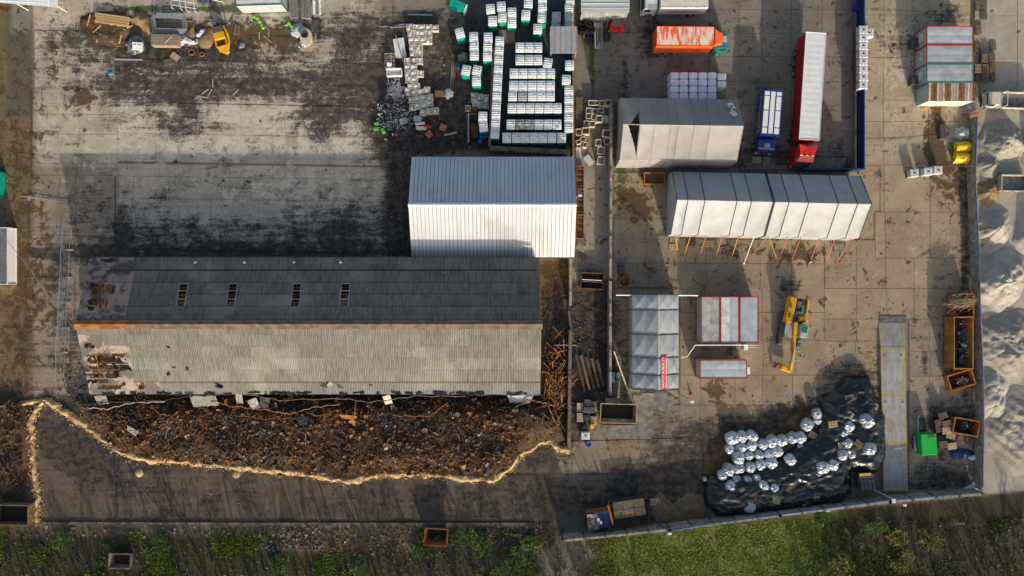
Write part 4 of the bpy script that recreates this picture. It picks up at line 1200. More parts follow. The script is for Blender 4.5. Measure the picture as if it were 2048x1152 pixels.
m=MB(); m.grid(18,8,lambda u,v:(G(1758+54*u,632)[0],G(0,632+14*v)[1],.10+.05*fbm(u*8,v*3,1,3,3)))
m.f=[tuple(reversed(f)) for f in m.f]
o=m.build('rubber_ramp_mat',mat('worn_asphalt_patch',(.14,.14,.135),(.09,.09,.088),2,.4,.6,.9)); tag(o,'crumpled grey mat at the ramp end of the weighbridge','mat')
# ------------------------------------------------------------------ small stock: tanks, cubes, boxes, pallets
m_tank=mat('translucent_tank',(.64,.65,.63),(.56,.57,.55),2,.4,.62,.4,var=.05)
def ibc_proto():
    t=thing('liquid_tank','x','tank')
    m=MB(); m.box((0,0,.07),(1.2,1.0,.14)); m.build('pallet_base',m_dark,t)
    m=MB(); m.box((0,0,.64),(1.12,.94,.96)); tk=bevel(m.build('tank',m_tank,t),.1,3)
    m=MB(); m.cyl((.0,0,1.1),(.0,0,1.17),.11,n=12); m.build('cap',m_black,tk)
    m=MB()
    for z in (.3,.6,.9,1.12):
        for s in (-1,1): m.cyl((-.59,s*.49,z),(.59,s*.49,z),.014,n=4); m.cyl((s*.59,-.49,z),(s*.59,.49,z),.014,n=4)
    for i in range(6):
        for s in (-1,1): m.cyl((-.59+i*.236,s*.49,.14),(-.59+i*.236,s*.49,1.13),.014,n=4)
    for s in (-.2,.2): m.cyl((s,-.5,1.15),(s,.5,1.15),.018,n=4)
    m.build('cage',m_steel,t)
    return t
IB=ibc_proto(); ib_first=[True]
def ibc(px,py,z,label,group=None,rz=0):
    x,y=G(px,py,z+1.16)
    if ib_first[0]:
        ib_first[0]=False; o=IB; o.location=(x,y,z); o.rotation_euler=(0,0,rz); o['label']=label
        if group:o['group']=group
        return o
    return dup(IB,(x,y,z),rz,label,group)
for i in range(8):
    zy=(190,240,291,342,392,442,492,543)[i]
    for z in (0.035,1.21): ibc(1440+920/3.2-(1.2 if z<1 else 0),zy/3.2+(3 if z<1 else 0)*0,z,('white caged liquid tank on top of the double stacked row by the blue fence' if z>1 else 'white caged liquid tank under another along the blue fence'),'liquid tanks stacked by the blue fence')
ibc(1739.5,66,.035,'white caged liquid tank set apart in front of the stacked row')
ibc(1830,346,.035,'soiled white liquid tank standing apart on the haul road',None,R(4)); ibc(1857,343,.035,'left tank of the touching pair on the haul road, beside the soiled one',None,R(2)); ibc(1877,340,.035,'tank of the touching pair on the haul road, nearer the yellow buckets',None,R(1))
ibc(1171,872,.03,'white liquid tank beside the open blue barrel')
# blue barrels
def barrel(px,py,label,mt=None,h=.9,r=.3,water=True,group=None):
    x,y=G(px,py,h); t=thing('barrel',label,'barrel',(x,y,.03),0,group)
    m=MB(); m.cyl((0,0,0),(0,0,h),r,n=16,caps=False); m.torus((0,0,h),r,.025,16,6); m.torus((0,0,h*.6),r,.02,16,6); m.build('shell',mt or m_bluep,t,True)
    m=MB(); m.cyl((0,0,h-.12),(0,0,h-.1),r-.01,n=16); m.build('lid',mat('blue_water',(.03,.12,.35),None,rough=.2,var=0) if mt is None else mt,t)
    return t
barrel(1177,888,'open blue barrel next to the white liquid tank',r=.36)
for x,y in ((963,274),(971,272),(959.5,283)): barrel(x,y,'blue drum in the cluster of three at the brick wall corner',group='blue drums by the wall')
barrel(1128,120,'blue barrel under the grey roofed shed edge'); barrel(917,130,'blue sack covered barrel beside askew toilets')
barrel(1719.5,10,'blue plastic bin standing against the blue fence',m_bluepaint,1.1,.55)
# white wrapped cubes
m_cube=mat('white_wrap',(.78,.77,.80),(.70,.69,.72),2.2,.4,.65,.45,var=.07,bump=.4)
def cube_mesh():
    m=MB()
    m.box((0,0,.5),(1.02,1.02,1.0)); return m
cm=None
def wrapped(x,y,z,label,group):
    global cm
    if cm is None:
        m=MB(); n=8
        for ax in range(6):
            def fn(u,v,ax=ax):
                a,b=2*u-1,2*v-1
                p={0:(a,b,1),1:(b,a,-1),2:(1,a,b),3:(-1,b,a),4:(b,1,a),5:(a,-1,b)}[ax]
                q=Vector(p); L=max(abs(q.x)**6+abs(q.y)**6+abs(q.z)**6,1e-6)**(1/6); q=q/L
                k=.54+.02*fbm(q.x*2,q.y*2+q.z,1.2,2,3)
                return (q.x*k*1.06,q.y*k*.80,q.z*.5+.5)
            m.grid(n,n,fn)
        m.box((0,0,1.01),(.18,.06,.03))
        cm=m.mesh('wrapped_cube',m_cube,True)
    o=link('wrapped_cube',cm); o.location=(x,y,z); o.rotation_euler=(0,0,random.choice((0,2))*math.pi/2+random.uniform(-.02,.02))
    tag(o,label,'bulk bag',group)
for c,zx in enumerate((710,773,838,902,965)):
    for zy in (510,557,605,652):
        x,y=G(1140+zx/3.39,zy/3.39,2.05)
        for z in (.035,1.06): wrapped(x,y,z,'square white bulk bag in the block beside the worn tent, '+('upper layer' if z>1 else 'lower layer'),'white bulk bags in a block')
for zy in (518,570):
    x,y=G(1140+1031/3.39,zy/3.39,2.05)
    for z in (.035,1.06): wrapped(x,y,z,'square white bulk bag of the short end column, '+('upper layer' if z>1 else 'lower layer'),'white bulk bags in a block')
# hollow cream boxes
m_box=mat('cream_concrete',(.55,.49,.39),(.44,.38,.29),2.5,.4,.62,.8,var=.10)
def hollow(zx,zy,w,h,rz=0,hh=.8,solid=False):
    px,py=1140+zx/5.76,160+zy/5.76; x,y=G(px,py,hh); w=w/5.76/15; h=h/5.76/15
    m=MB(); th=.08
    if solid: m.box((0,0,.15),(w,h,.3))
    else:
        m.box((0,-h/2+th/2,hh/2),(w,th,hh)); m.box((0,h/2-th/2,hh/2),(w,th,hh)); m.box((-w/2+th/2,0,hh/2),(th,h-2*th,hh)); m.box((w/2-th/2,0,hh/2),(th,h-2*th,hh)); m.box((0,0,.05),(w-2*th,h-2*th,.1))
    o=m.build('hollow_box' if not solid else 'slab_block',m_box if not solid else mat('pale_block',(.5,.47,.42),(.42,.39,.35),2)); o.location=(x,y,0); o.rotation_euler=(0,0,R(rz))
    if solid: tag(o,'solid pale block lying among the hollow cream boxes','block','solid blocks among the boxes')
    else: tag(o,'cream open topped square box in the cluster beside the toilet compound','box','hollow cream boxes')
for a in ((248,262,75,62),(310,262,55,55),(373,265,60,70,0,1.0),(447,260,80,66,0,1.2),(217,350,62,65),(287,358,62,65,-5),(360,350,62,55),(216,412,65,70),(272,425,45,70),(338,445,75,80,-3,1.1),(190,500,60,65),(258,505,62,70),(100,600,65,80,3),(183,585,85,80,2,1.0),(150,680,60,55,20),(100,712,60,48,20),(175,745,45,62,-12),(420,615,85,85,-3,1.1),(428,705,70,70,22),(328,720,68,75,0),(360,810,85,90,-3),(360,925,85,90,-6)): hollow(*a)
for a in ((420,440,75,85,-10),(100,825,58,120,2),(222,912,70,112,38)): hollow(*a,solid=True)
# cream tank modules with white seats
def module_proto(mt):
    t=thing('plastic_tank_module','x','tank module')
    m=MB(); w=.8; m.box((0,0,.3),(w,w,.6)); 
    for s in (-1,1): m.box((s*(w/2-.03),0,.63),(.06,w,.1)); m.box((0,s*(w/2-.03),.63),(w-.12,.06,.1))
    m.build('tray',mt,t)
    m=MB(); m.grid(6,6,lambda u,v:((u-.5)*.66,(v-.5)*.66,.605+.07*(2*v-1)*(1 if v>.4 else .1))); m.build('tank_top',mat('grey_tank_top',(.34,.36,.36),(.26,.27,.26),4,.4,.62,.6,var=.2),t)
    m=MB(); m.box((-.2,.08,.68),(.26,.36,.16),taper=.8); m.torus((.05,.05,.72),.13,.04,10,5); m.build('seat',m_white,t)
    return t
MP=module_proto(m_cream); MR=module_proto(m_rust2)
mod=[(760+x/8.86,40+y/8.86) for x,y in ((520,135),(640,135),(750,135),(870,135),(985,140),(545,245),(655,245),(755,245),(865,245),(560,360),(660,360),(770,360),(865,360),(575,480),(695,480),(585,590),(695,590),(480,725),(700,725),(490,840),(600,840),(495,950),(605,950),(715,950),(505,1060),(615,1060))]
mod+=[(740+x/7.2,150+y/7.2) for x,y in ((585,165),(675,165),(645,260),(735,245),(820,215),(600,360),(690,350),(775,335),(865,320),(610,465),(695,445),(780,425),(865,405),(765,535),(855,518),(945,510),(545,225))]
modr=[(760+590/8.86,40+725/8.86),(740+560/7.2,150+283/7.2)]
f=[1,1]
for L,pr,i0 in ((mod,MP,0),(modr,MR,1)):
    for px,py in L:
        x,y=G(px,py,.65); rz=random.choice((0,0,1,3))*math.pi/2+R(random.uniform(-4,4))
        lab=('cream plastic tank module in the broad block at the row\'s north end' if py<84 else 'cream plastic tank module in the narrow double file of the winding row' if py<172 else 'cream plastic tank module in the broad block beside the wooden box') if i0==0 else 'rust brown tank module amid the cream ones'; gr='tank modules in the winding row'
        if f[i0]: pr.location=(x,y,.03); pr.rotation_euler=(0,0,rz); pr['label']=lab; pr['group']=gr; f[i0]=0
        else: dup(pr,(x,y,.03),rz,lab,gr)
# grey modules near the wall
for i,(zx,zy) in enumerate(((245,690),(285,697),(330,705),(255,745),(290,752),(330,760),(245,715),(330,735))):
    x,y=G(880+zx/3.6,zy/3.6,.65); dup(MP,(x,y,.03+0.0*i),R(90*(i%4)),'greyish plastic tank module in the small block outside the brick wall','tank modules by the wall')
# pallets
def pallet_mesh(mt):
    m=MB()
    for i in range(7): m.box((-.52+i*.173,0,.13),(.105,.82,.024))
    for i in range(3): m.box((0,-.36+i*.36,.105),(1.2,.10,.024)); 
    for i in range(3):
        for j in range(3): m.box((-.52+j*.52,-.36+i*.36,.05),(.13,.1,.09))
    return m.mesh('pallet',mt)
PM=[pallet_mesh(m_wood),pallet_mesh(m_woodd),pallet_mesh(m_woodn)]
def pallet(px,py,z,rz,label,k=0,group=None,rx=0,ry=0):
    o=link('pallet',PM[k]); x,y=G(px,py,z+.14); o.location=(x,y,z); o.rotation_euler=(rx,ry,R(rz)); tag(o,label,'pallet',group); return o
for px,py,k,lab in ((1349,478,0,'pale pallet tucked under the tent edge, above another'),(1347,494,2,'reddish new pallet out in front of the tent corner'),(1418,488,2,'clean wooden pallet under an orange tent pole'),(1443,483,0,'pallet leaning under the tent edge by orange poles')): pallet(px,py,.04,random.uniform(-8,8),lab,k)
pallet(1383,484,.04,3,'black plastic pallet under the tent edge between wooden ones',1)
for px,py,rz,k,lab in ((1514,320,0,0,'small crate-like pallet behind the blue truck, by the tent'),(1532,323,90,0,'grey pallet lying flat behind the blue truck cab'),(1484,325,90,1,'dark pallet against the worn tent wall'),(1698,325,75,1,'broken pallet in the corner of the blue fence'),
    (1163,482,5,1,'stack top pallet by the white hall corner, dark'),(1162,495,-28,0,'pale pallet lying askew in the alley beside the hall'),(1165,513,-30,1,'broken dark pallet in the alley below the pale one'),(350,113,-35,0,'broken pallet lying on dark soil by the rusty rings'),(337,124,12,1,'charred pallet scrap on dark soil')): pallet(px,py,.04,rz,lab,k)
for i in range(3): pallet(1163+i*.3,480,.2+i*.15,5+i*6,'dark pallet in the small stack by the white hall corner',1,'stacked pallets by the hall')
# pallet stacks by the green generator
for px,py,n,rz,k in ((1885,832,8,20,1),(1893,848,7,12,1),(1893,862,6,8,0),(1901,872,5,-15,0),(1903,893,6,8,0),(1886,890,7,4,1),(1880,858,5,15,1),(1878,845,6,20,1)):
    for i in range(n): pallet(px+i*.15,py-i*.1,.04+i*.145,rz+random.uniform(-3,3),('topmost weathered pallet of a stack by the green generator' if i==n-1 else 'lower weathered pallet of a stack by the green generator'),k,'pallet stacks by the generator')
# pallet stacks by the dumping trough
for px,py,n,k in ((1160,815,5,0),(1160,835,6,0),(1175,808,4,0),(1188,812,4,2),(1173,832,3,1),(1187,842,3,0)):
    for i in range(n): pallet(px,py,.04+i*.145,90+random.uniform(-4,4),('topmost worn pallet of a stack west of the large open skip' if i==n-1 else 'lower worn pallet of a stack west of the large open skip'),k,'pallet stacks by the open skip')
for px,py,k in ((1220,803,0),(1232,803,0)): 
    for i in range(4): pallet(px,py,.04+i*.145,random.uniform(-3,3),'worn pallet in the low pile just behind the large open skip',k,'pallets behind the open skip')

# ------------------------------------------------------------------ skips and troughs
def skip(label,cx,cy,L,W,hh,rz,outer,inner=None,flare=.0,z0=.04,fill=None,fillh=.5,name='skip',rimm=None):
    x,y=G(cx,cy,hh); t=thing(name,label,'skip',(x,y,z0),R(rz))
    th=.07; l,w=L/2,W/2; bl,bw=l-flare,w-flare
    for nm,(a,b) in {'s':((-l,-w),(l,-w)),'n':((l,w),(-l,w)),'e':((l,-w),(l,w)),'w':((-l,w),(-l,-w))}.items():
        k=lambda p,s:(p[0]*(bl/l)*s,p[1]*(bw/w)*s,.1)
        a0=(a[0]*bl/l,a[1]*bw/w,.1); b0=(b[0]*bl/l,b[1]*bw/w,.1)
        ins=lambda p:(p[0]*(1-th/l),p[1]*(1-th/w),p[2])
        vs=[a0,b0,(b[0],b[1],hh),(a[0],a[1],hh),ins(a0),ins(b0),ins((b[0],b[1],hh)),ins((a[0],a[1],hh))]
        m=MB(); m.add(vs,[(0,1,2,3),(7,6,5,4),(3,2,6,7),(0,4,5,1)]); m.build('side_wall',outer,t)
    m=MB()
    for s in (-1,1): m.box((0,s*w,hh+.02),(L+.12,.12,.1)); m.box((s*l,0,hh+.02),(.12,W-.1,.1))
    m.build('rim',rimm or outer,t)
    m=MB(); m.box((0,0,.1),(2*bl,2*bw,.1)); m.build('floor',inner or m_char,t)
    n=max(2,int(L/1.2))
    for i in range(n):
        for s in (-1,1): 
            m=MB(); xx=-bl+(i+.5)*2*bl/n; m.box((xx,s*(w+bw)/2+s*.04,hh/2),(.1,.12,hh-.1),rx=-s*math.atan2(flare,hh)); m.build('rib',outer,t)
    if fill:
        for q in range(fill[0]):
            mt=random.choice(fill[1])
    return t
m_syel=mat('skip_yellow',(.38,.19,.03),(.24,.115,.03),1.4,.4,.6,.7,var=.05)
m_sor=mat('skip_orange',(.42,.15,.04),(.28,.095,.03),1.6,.4,.6,.7,var=.05)
t=skip('long yellow roll-off skip full of silver scrap metal',1926,686,6.7,2.45,2.2,90,m_syel,m_dark)
def scrap(label,cx,cy,h,spx,spy,n,mats,zmax=.6,name='scrap_metal',cat='scrap',sz=(.2,.8)):
    m=MB()
    for i in range(n):
        px=cx+random.gauss(0,.45)*spx; py=cy+random.gauss(0,.45)*spy
        if abs(px-cx)>spx or abs(py-cy)>spy: continue
        x,y=G(px,py,h); k=random.randrange(len(mats)); a=random.uniform(*sz)
        z=h+random.uniform(0,zmax)
        c=random.random()
        if c<.45: m.box((x,y,z),(a,random.uniform(.04,.12),.05),random.uniform(0,3.14),k,random.uniform(-.5,.5),random.uniform(-.5,.5))
        elif c<.85: m.box((x,y,z),(a*.7,a*.5,.04),random.uniform(0,3.14),k,random.uniform(-.6,.6),random.uniform(-.6,.6))
        else: m.cyl((x,y,z),(x+random.uniform(-a,a)*.6,y+random.uniform(-a,a)*.6,z+random.uniform(-.1,.2)),.07,n=6,mi=k)
    # pile core
    x,y=G(cx,cy,h)
    o=m.build(name,mats); tag(o,label,cat,None,'stuff'); return o
m_scr=mat('silver_scrap',(.42,.45,.47),(.26,.29,.31),5,.4,.62,.35,.6,var=0)
scrap('tangled silver and blue scrap in the yellow skip',1926,680,.5,13,40,220,[m_scr,m_scr,m_dark,mat('bluish_scrap',(.13,.22,.29),(.09,.15,.2),4)],.9)
m=MB(); m.box((0,0,0),(.9,.75,.6)); x,y=G(1930,723,1.2); o=bevel(m.build('metal_drum_box',mat('bluish_scrap',(.16,.27,.34))),.08); o.location=(x,y,.5); tag(o,'dented blue grey metal box at the end of the yellow skip','box')
skip('orange skip with bundles of branches on top',1928,611,2.9,2.4,1.6,90,m_sor,m_dark)
m=MB()
for i in range(160):
    x,y=G(1925+random.gauss(0,9),604+random.gauss(0,6),1.8); a=random.gauss(.35,.35); L=random.uniform(.8,2.4); z=1.6+random.uniform(0,.7)
    m.cyl((x-L/2*math.cos(a),y-L/2*math.sin(a),z-.1),(x+L/2*math.cos(a),y+L/2*math.sin(a),z+random.uniform(-.2,.3)),.03,.015,4)
o=m.build('branch_bundle',mat('dry_branches',(.27,.19,.11),(.40,.32,.22),3)); tag(o,'heap of dry cut branches sticking out over the orange skip','branches',None,'stuff')
skip('small rusty orange skip with pale rubbish, set askew under the yellow skip',1922,760,3.3,2.0,1.0,17,m_sor,m_char)
scrap('pale rubbish in the small askew orange skip',1921,762,.3,16,8,90,[m_concw,m_cream,m_woodd,m_char],.4,'rubbish','rubbish',(.2,.6))
skip('dark orange skip with black scrap beside the pallet stacks',1932,854,3.3,2.0,1.2,-10,m_sor,m_char)
scrap('black scrap lying in the dark orange skip',1930,852,.4,16,8,70,[m_dark,m_char,m_scr],.3,'scrap_metal','scrap',(.15,.5))
t=skip('large open steel skip with yellowish rim and black inside',1237,827,4.7,2.5,1.5,-2,mat('skip_tan',(.40,.27,.13),(.28,.19,.1),2),m_char,.2)
m=MB(); m.box((0,-1.0,.9),(4.2,.5,.06),rx=-.9)
m.build('inner_slope',m_concw,t)
skip('rusty open skip standing at the grass edge',872,1074,3.0,2.2,1.6,-4,mat('skip_rust',(.34,.12,.035),(.20,.07,.025),1.5,.4,.6,.85),m_char,.35)
scrap('dark rubble in the rusty skip at the grass edge',873,1078,.4,11,8,40,[m_char,m_concd,m_concw],.3,'rubble','rubble',(.15,.4))
skip('grey brown open box lying in the grass',240,1122,2.8,1.9,1.0,-1,mat('box_brown',(.26,.19,.14),(.18,.13,.1),2),m_char,.2)
skip('big dark skip with wooden end doors at the burned yard corner',22,1030,4.6,2.6,1.5,-1,mat('skip_umber',(.20,.15,.085),(.12,.09,.05),2),m_char)
skip('rusty wagon trough in the alley with timber across',1184,562,2.9,2.1,.9,-3,m_rust,m_char)
for i,(py,mt) in enumerate(((560,m_letter),(563.5,m_rust2))):
    m=MB(); m.box((0,0,0),(2.6 if i==0 else 2.9,.09,.09)); o=m.build('beam',mt); x,y=G(1184,py,1.1); o.location=(x,y,1.0+.0*i); o.rotation_euler=(0,0,R(-3)); tag(o,['white bar laid across the rusty alley trough','orange bar laid across the rusty alley trough'][i],'beam')
t=skip('orange framed empty crate between the tents',1309,357,2.7,1.5,.7,-1,m_sor,m_woodd)
# brown closed boxes at the south
def lidded(label,cx,cy,L,W,hh,rz,wallm,lidm,n=3,mrows=2):
    x,y=G(cx,cy,hh); t=thing('waste_container',label,'container',(x,y,.04),R(rz))
    m=MB(); m.box((0,0,hh/2),(L-.06,W-.06,hh-.05)); m.build('body',wallm,t)
    for i in range(n):
        for j in range(mrows):
            m=MB(); m.box((-L/2+L*(i+.5)/n,-W/2+W*(j+.5)/mrows,hh),(L/n-.07,W/mrows-.07,.07)); m.build('lid_panel',lidm,t)
    return t
lidded('brown container with six panel wooden lid, near the sand mound',1258,1017,4.2,2.25,1.6,8,mat('old_box',(.09,.065,.045),(.06,.045,.03),2),mat('wood_lid',(.15,.11,.08),(.09,.07,.05),1.5,.4,.6,.85))
t=lidded('orange edged container under blue and white torn tarpaulin',1197,1040,2.9,2.3,1.5,8,m_sor,m_blue,2,1)
m=MB(); m.grid(14,12,lambda u,v:(-1.45+1.45*u,-1.15+2.1*v,1.6+.09*fbm(u*3,v*3,1,3,1))); m.build('torn_cover',mat('grey_torn_cover',(.30,.28,.25),(.12,.10,.09),1.3,.42,.58,.8),t)
for dx,dy in ((.0,.1),(.25,-.3)):
    m=MB(); m.box((dx,dy,1.68),(.32,.42,.02)); m.build('white_label',m_letter,t)
m=MB(); m.add([(-.1,-1.4,.1),(.1,-1.4,.1),(.1,1.5,.1),(-.1,1.5,.1),(-.35,-1.2,1.9),(-.15,-1.2,1.9),(-.45,1.4,1.8),(-.65,1.4,1.8)],[(0,1,2,3),(4,5,1,0),(5,6,2,1),(6,7,3,2),(7,4,0,3),(7,6,5,4)])
o=m.build('orange_panel',m_sor); x,y=G(1223,1022); o.location=(x,y,0); o.rotation_euler=(0,0,R(8)); tag(o,'tilted orange steel panel between two waste containers','panel')
m=MB()
for a,b in (((-1.8,0),(1.8,0)),((-1.8,1.6),(1.8,1.6))): m.box(((a[0]+b[0])/2,a[1],.5),(3.6,.1,.1))
for xx in (-1.8,-.3,1.8): m.box((xx,.8,.5),(.1,1.5,.1)); m.box((xx,0,.25),(.1,.1,.5)); m.box((xx,1.6,.25),(.1,.1,.5))
o=m.build('empty_stand',m_rust); x,y=G(1270,1046); o.location=(x,y,.03); o.rotation_euler=(0,0,R(2)); tag(o,'rusty steel frame behind the six panel container','frame')
pallet(1310,1003,.04,10,'pallet beside the sand mound near the brown container',0)
# wagons beside the hall
for i,(py,L) in enumerate(((355,3.0),(405,3.3),(453,3.1))):
    x,y=G(1160,py,.9); t=thing('rusty_trough',['rusty brown trough beside the hall, at the north end','rusty brown trough beside the hall, middle of three','rusty brown trough with cross ribs, nearest the pallets'][i],'trough',(x,y,.03))
    for s in (-1,1):
        m=MB(); m.box((s*.45,0,.5),(.08,L,.9)); m.build('side_wall',m_rust,t)
        m=MB(); m.box((0,s*L/2,.5),(.9,.08,.9)); m.build('end_wall',m_rust2,t)
    m=MB(); m.box((0,0,.7),(.82,L-.1,.06)); m.build('floor',mat('rust_dark',(.15,.07,.03),(.08,.04,.02),2),t)
    for k in range(4):
        m=MB(); m.box((0,-L/2+L*(k+.5)/4,.9),(.8,.08,.06)); m.build('cross_rib',m_rust,t)
# blue and black bins, metal ring
x,y=G(1243,521,.8); t=thing('blue_frame','blue tube frame stand beside the alley wall','frame',(x,y,.03))
m=MB()
for s in (-.25,.25): m.cyl((-.7,s,.7),(.7,s,.7),.06); m.cyl((-.65,s,0),(-.65,s,.7),.05); m.cyl((.65,s,0),(.65,s,.7),.05)
m.build('frame',m_bluep,t)
m=MB(); m.box((0,0,.5),(.9,1.2,1.0),taper=.8); o=bevel(m.build('waste_bin',mat('dark_bin',(.045,.05,.06),None,rough=.5,var=0)),.08); x,y=G(1243,539,.8); o.location=(x,y,.03); tag(o,'dark grey plastic bin beside the blue frame','bin')
m=MB(); m.torus((0,0,.12),.72,.14,22,8); m.torus((0,0,.3),.6,.1,22,8); m.torus((0,0,.46),.66,.1,22,8); o=m.build('coiled_hose',m_rust,None,True); x,y=G(1247,563); o.location=(x,y,.03); tag(o,'brown coiled hose ring north of the work tent','hose')
# green generator
x,y=G(1858,889,1.7); t=thing('generator_trailer','bright green generator trailer with towbar next to pallet stacks','trailer',(x,y,.04),R(3))
m=MB(); m.box((0,0,1.0),(2.0,2.8,1.4)); bevel(m.build('housing',mat('bright_green_paint',(.015,.40,.05),(.012,.33,.04),2,.4,.6,.4,var=0),t),.07)
m=MB(); m.box((.35,1.1,1.72),(.9,.35,.04)); m.build('exhaust_panel',m_dark,t)
for s in (-1,1):
    wheel(t,-1.1,s*.5,.35,.2)
m=MB(); m.box((-1.25,0,.6),(.25,2.0,.2)); m.build('chassis',mat('slate_blue',(.14,.19,.24),None,var=0),t)
m=MB(); m.cyl((-.7,1.4,.5),(-.6,3.2,.5),.09); m.cyl((-.6,3.2,.5),(-.5,3.7,.7),.07); m.build('towbar',m_steel,t)
# blue tarp heap, white sacks
def crumple(name,label,cx,cy,rx,ry,hh,mt,cat='tarpaulin',z=.03,seed=1,n=22,sharp=1.0,group=None,kind=None):
    x,y=G(cx,cy); m=MB(); rx/=15; ry/=15
    for j in range(n+1):
        for i in range(n*2):
            a=2*math.pi*i/(n*2); r=j/n
            e=1+.28*fbm(math.cos(a)*1.7,math.sin(a)*1.7,1,3,seed)*2
            X=rx*r*e*math.cos(a); Y=ry*r*e*math.sin(a)
            zz=hh*(1-r**2.2)*(.55+.9*abs(fbm(X,Y,1.3,4,seed+2)))+sharp*.22*hh*(abs(fbm(X,Y,3.1,2,seed+4)))*(1-r**4)
            m.v.append((X,Y,max(zz,0)))
    for j in range(n):
        for i in range(n*2):
            a=j*n*2+i; b=j*n*2+(i+1)%(n*2); m.f.append((a,a+n*2,b+n*2,b)); m.m.append(0)
    o=m.build(name,mt); o.location=(x,y,z); tag(o,label,cat,group,kind); return o
crumple('tarpaulin','crumpled dark blue tarpaulin below the pallet stacks',1923,907,26,10,.5,m_blue,seed=3)
crumple('plastic_sack','white plastic sacks beside the blue tarpaulin',1945,915,9,6,.35,m_white,'sack',seed=4)
crumple('plastic_sack','pale bundle of sacking at the wall corner',1942,976,16,6,.5,m_croof3,'sack',seed=14)
crumple('plastic_sack','white crumpled sack at the south end of the block wall',1950,968,7,5,.3,m_white,'sack',seed=24)
# yellow buckets for excavator
x,y=G(1925,304,.8)
for i,(dx,dy,rz,lab) in enumerate(((0.1,.95,5,'yellow excavator bucket lying against another by the block wall'),(0,-.85,178,'yellow excavator bucket nearest the pair of white tanks'))):
    t=thing('excavator_bucket',lab,'bucket',(x+dx,y+dy,.05),R(rz))
    m=MB(); w=.95
    for k in range(9):
        a=math.pi*(k/8)*.95
        m.v.append((-w,-.2+.75*math.cos(a),.1+.85*math.sin(a))); m.v.append((w,-.2+.75*math.cos(a),.1+.85*math.sin(a)))
    for k in range(8): m.f.append((2*k,2*k+1,2*k+3,2*k+2)); m.m.append(0)
    m.build('shell',mat('bucket_yellow',(.75,.50,.01),(.6,.38,.01),2,.4,.6,.45,var=.05),t)
    for s in (-1,1):
        m=MB(); m.add([(s*w,-.2+.75*math.cos(math.pi*k/8*.95),.1+.85*math.sin(math.pi*k/8*.95)) for k in range(9)],[tuple(range(9))]); m.build('side_plate',mat('bucket_yellow',(.75,.50,.01)),t)
    m=MB()
    for k in range(5): m.box((-.8+k*.4,.62,.12),(.12,.3,.08))
    m.build('tooth',m_steel,t)
crumple('plastic_sack','grey white bulging sack above the yellow buckets',1923,266,15,13,1.0,m_croof3,'sack',seed=8)
m=MB(); m.box((0,0,.25),(.8,1.9,.5)); o=m.build('dark_box',m_dark); o.location=(*G(1886,263,.5),.04); tag(o,'black box lying on the rusty stained slab','box')
# tools leaning near shed
for i,(px,py,L,rz,mt,lab) in enumerate(((1935,213,2.0,5,m_bluep,'blue steel frame bars lying below the shed'),(1938,232,2.2,8,m_redp,'red bar at the wall end below the shed'),(1846,219,.9,10,m_yel,'small yellow tool at the shed corner'),(1880,215,1.6,-4,m_rust2,'rusty bar along the shed front'))):
    m=MB(); m.cyl((-L/2,0,.25),(L/2,0,.3),.07); m.cyl((-L/2,.3,.12),(L/2,.25,.15),.05); o=m.build('steel_bar',mt); o.location=(*G(px,py),.0); o.rotation_euler=(0,0,R(rz)); tag(o,lab,'bar')
# crates (pallet cages) east of the cabins
for i,(px,py,n) in enumerate(((1957,10,3),(1968,10,3),(1956,30,2),(1968,30,3),(1957,58,3),(1955,78,2),(1956,95,3),(1986,92,1),(1970,116,5),(1984,115,5),(1957,137,4),(1971,137,5),(1985,135,5),(1957,155,3),(1971,155,3),(1984,153,3))):
    for j in range(n): pallet(px,py,.04+j*.15,90+random.uniform(-4,4),('topmost grey pallet of ' if j==n-1 else 'lower pallet of ')+('a stack beside the shed and tipper truck' if py>100 else 'a stack behind the red framed cabins' if py>45 else 'a stack north of the cabins by the depot edge'),0 if j%2 else 1,'pallet stacks on the sand depot')
# pale pickup truck in the sand depot
x,y=G(1993,198,1.6); t=thing('tipper_truck','cream small tipper truck on the sand depot','truck',(x,y,.04),R(178))
cab(t,-.3,1.3,1.9,1.9,mat('cream_paint',(.55,.50,.40),(.48,.43,.35),2,.4,.6,.4,var=0))
m=MB(); m.box((-2.3,0,.7),(5.2,.8,.25)); m.build('chassis',m_dark,t)
m=MB(); m.box((-3.3,0,.9),(4.6,2.0,.1)); m.build('bed_floor',mat('dusty_bed',(.20,.19,.17),(.12,.12,.11),2),t)
for s in (-1,1):
    m=MB(); m.box((-3.3,s*1.02,1.15),(4.6,.08,.55)); m.build('bed_side',mat('cream_paint',(.55,.50,.40)),t)
    wheel(t,.5,s*.85,.38,.24); wheel(t,-3.4,s*.85,.38,.24)
m=MB(); m.box((-.65,0,1.0),(.5,1.9,.7)); m.build('tool_locker',m_croof,t)
m=MB(); m.cyl((-1.0,-.95,1.0),(-1.0,-.95,2.2),.04); m.cyl((-1.0,.95,1.0),(-1.0,.95,2.2),.04); m.cyl((-1.0,-.95,2.2),(-1.0,.95,2.2),.04); m.build('headboard_frame',m_white,t)
t=skip('pale concrete trough between the sand heaps',2030,366,3.6,2.1,1.0,-1,mat('pale_trough',(.42,.39,.32),(.34,.31,.25),2),mat('wet_grit',(.16,.16,.15),(.24,.24,.23),2))

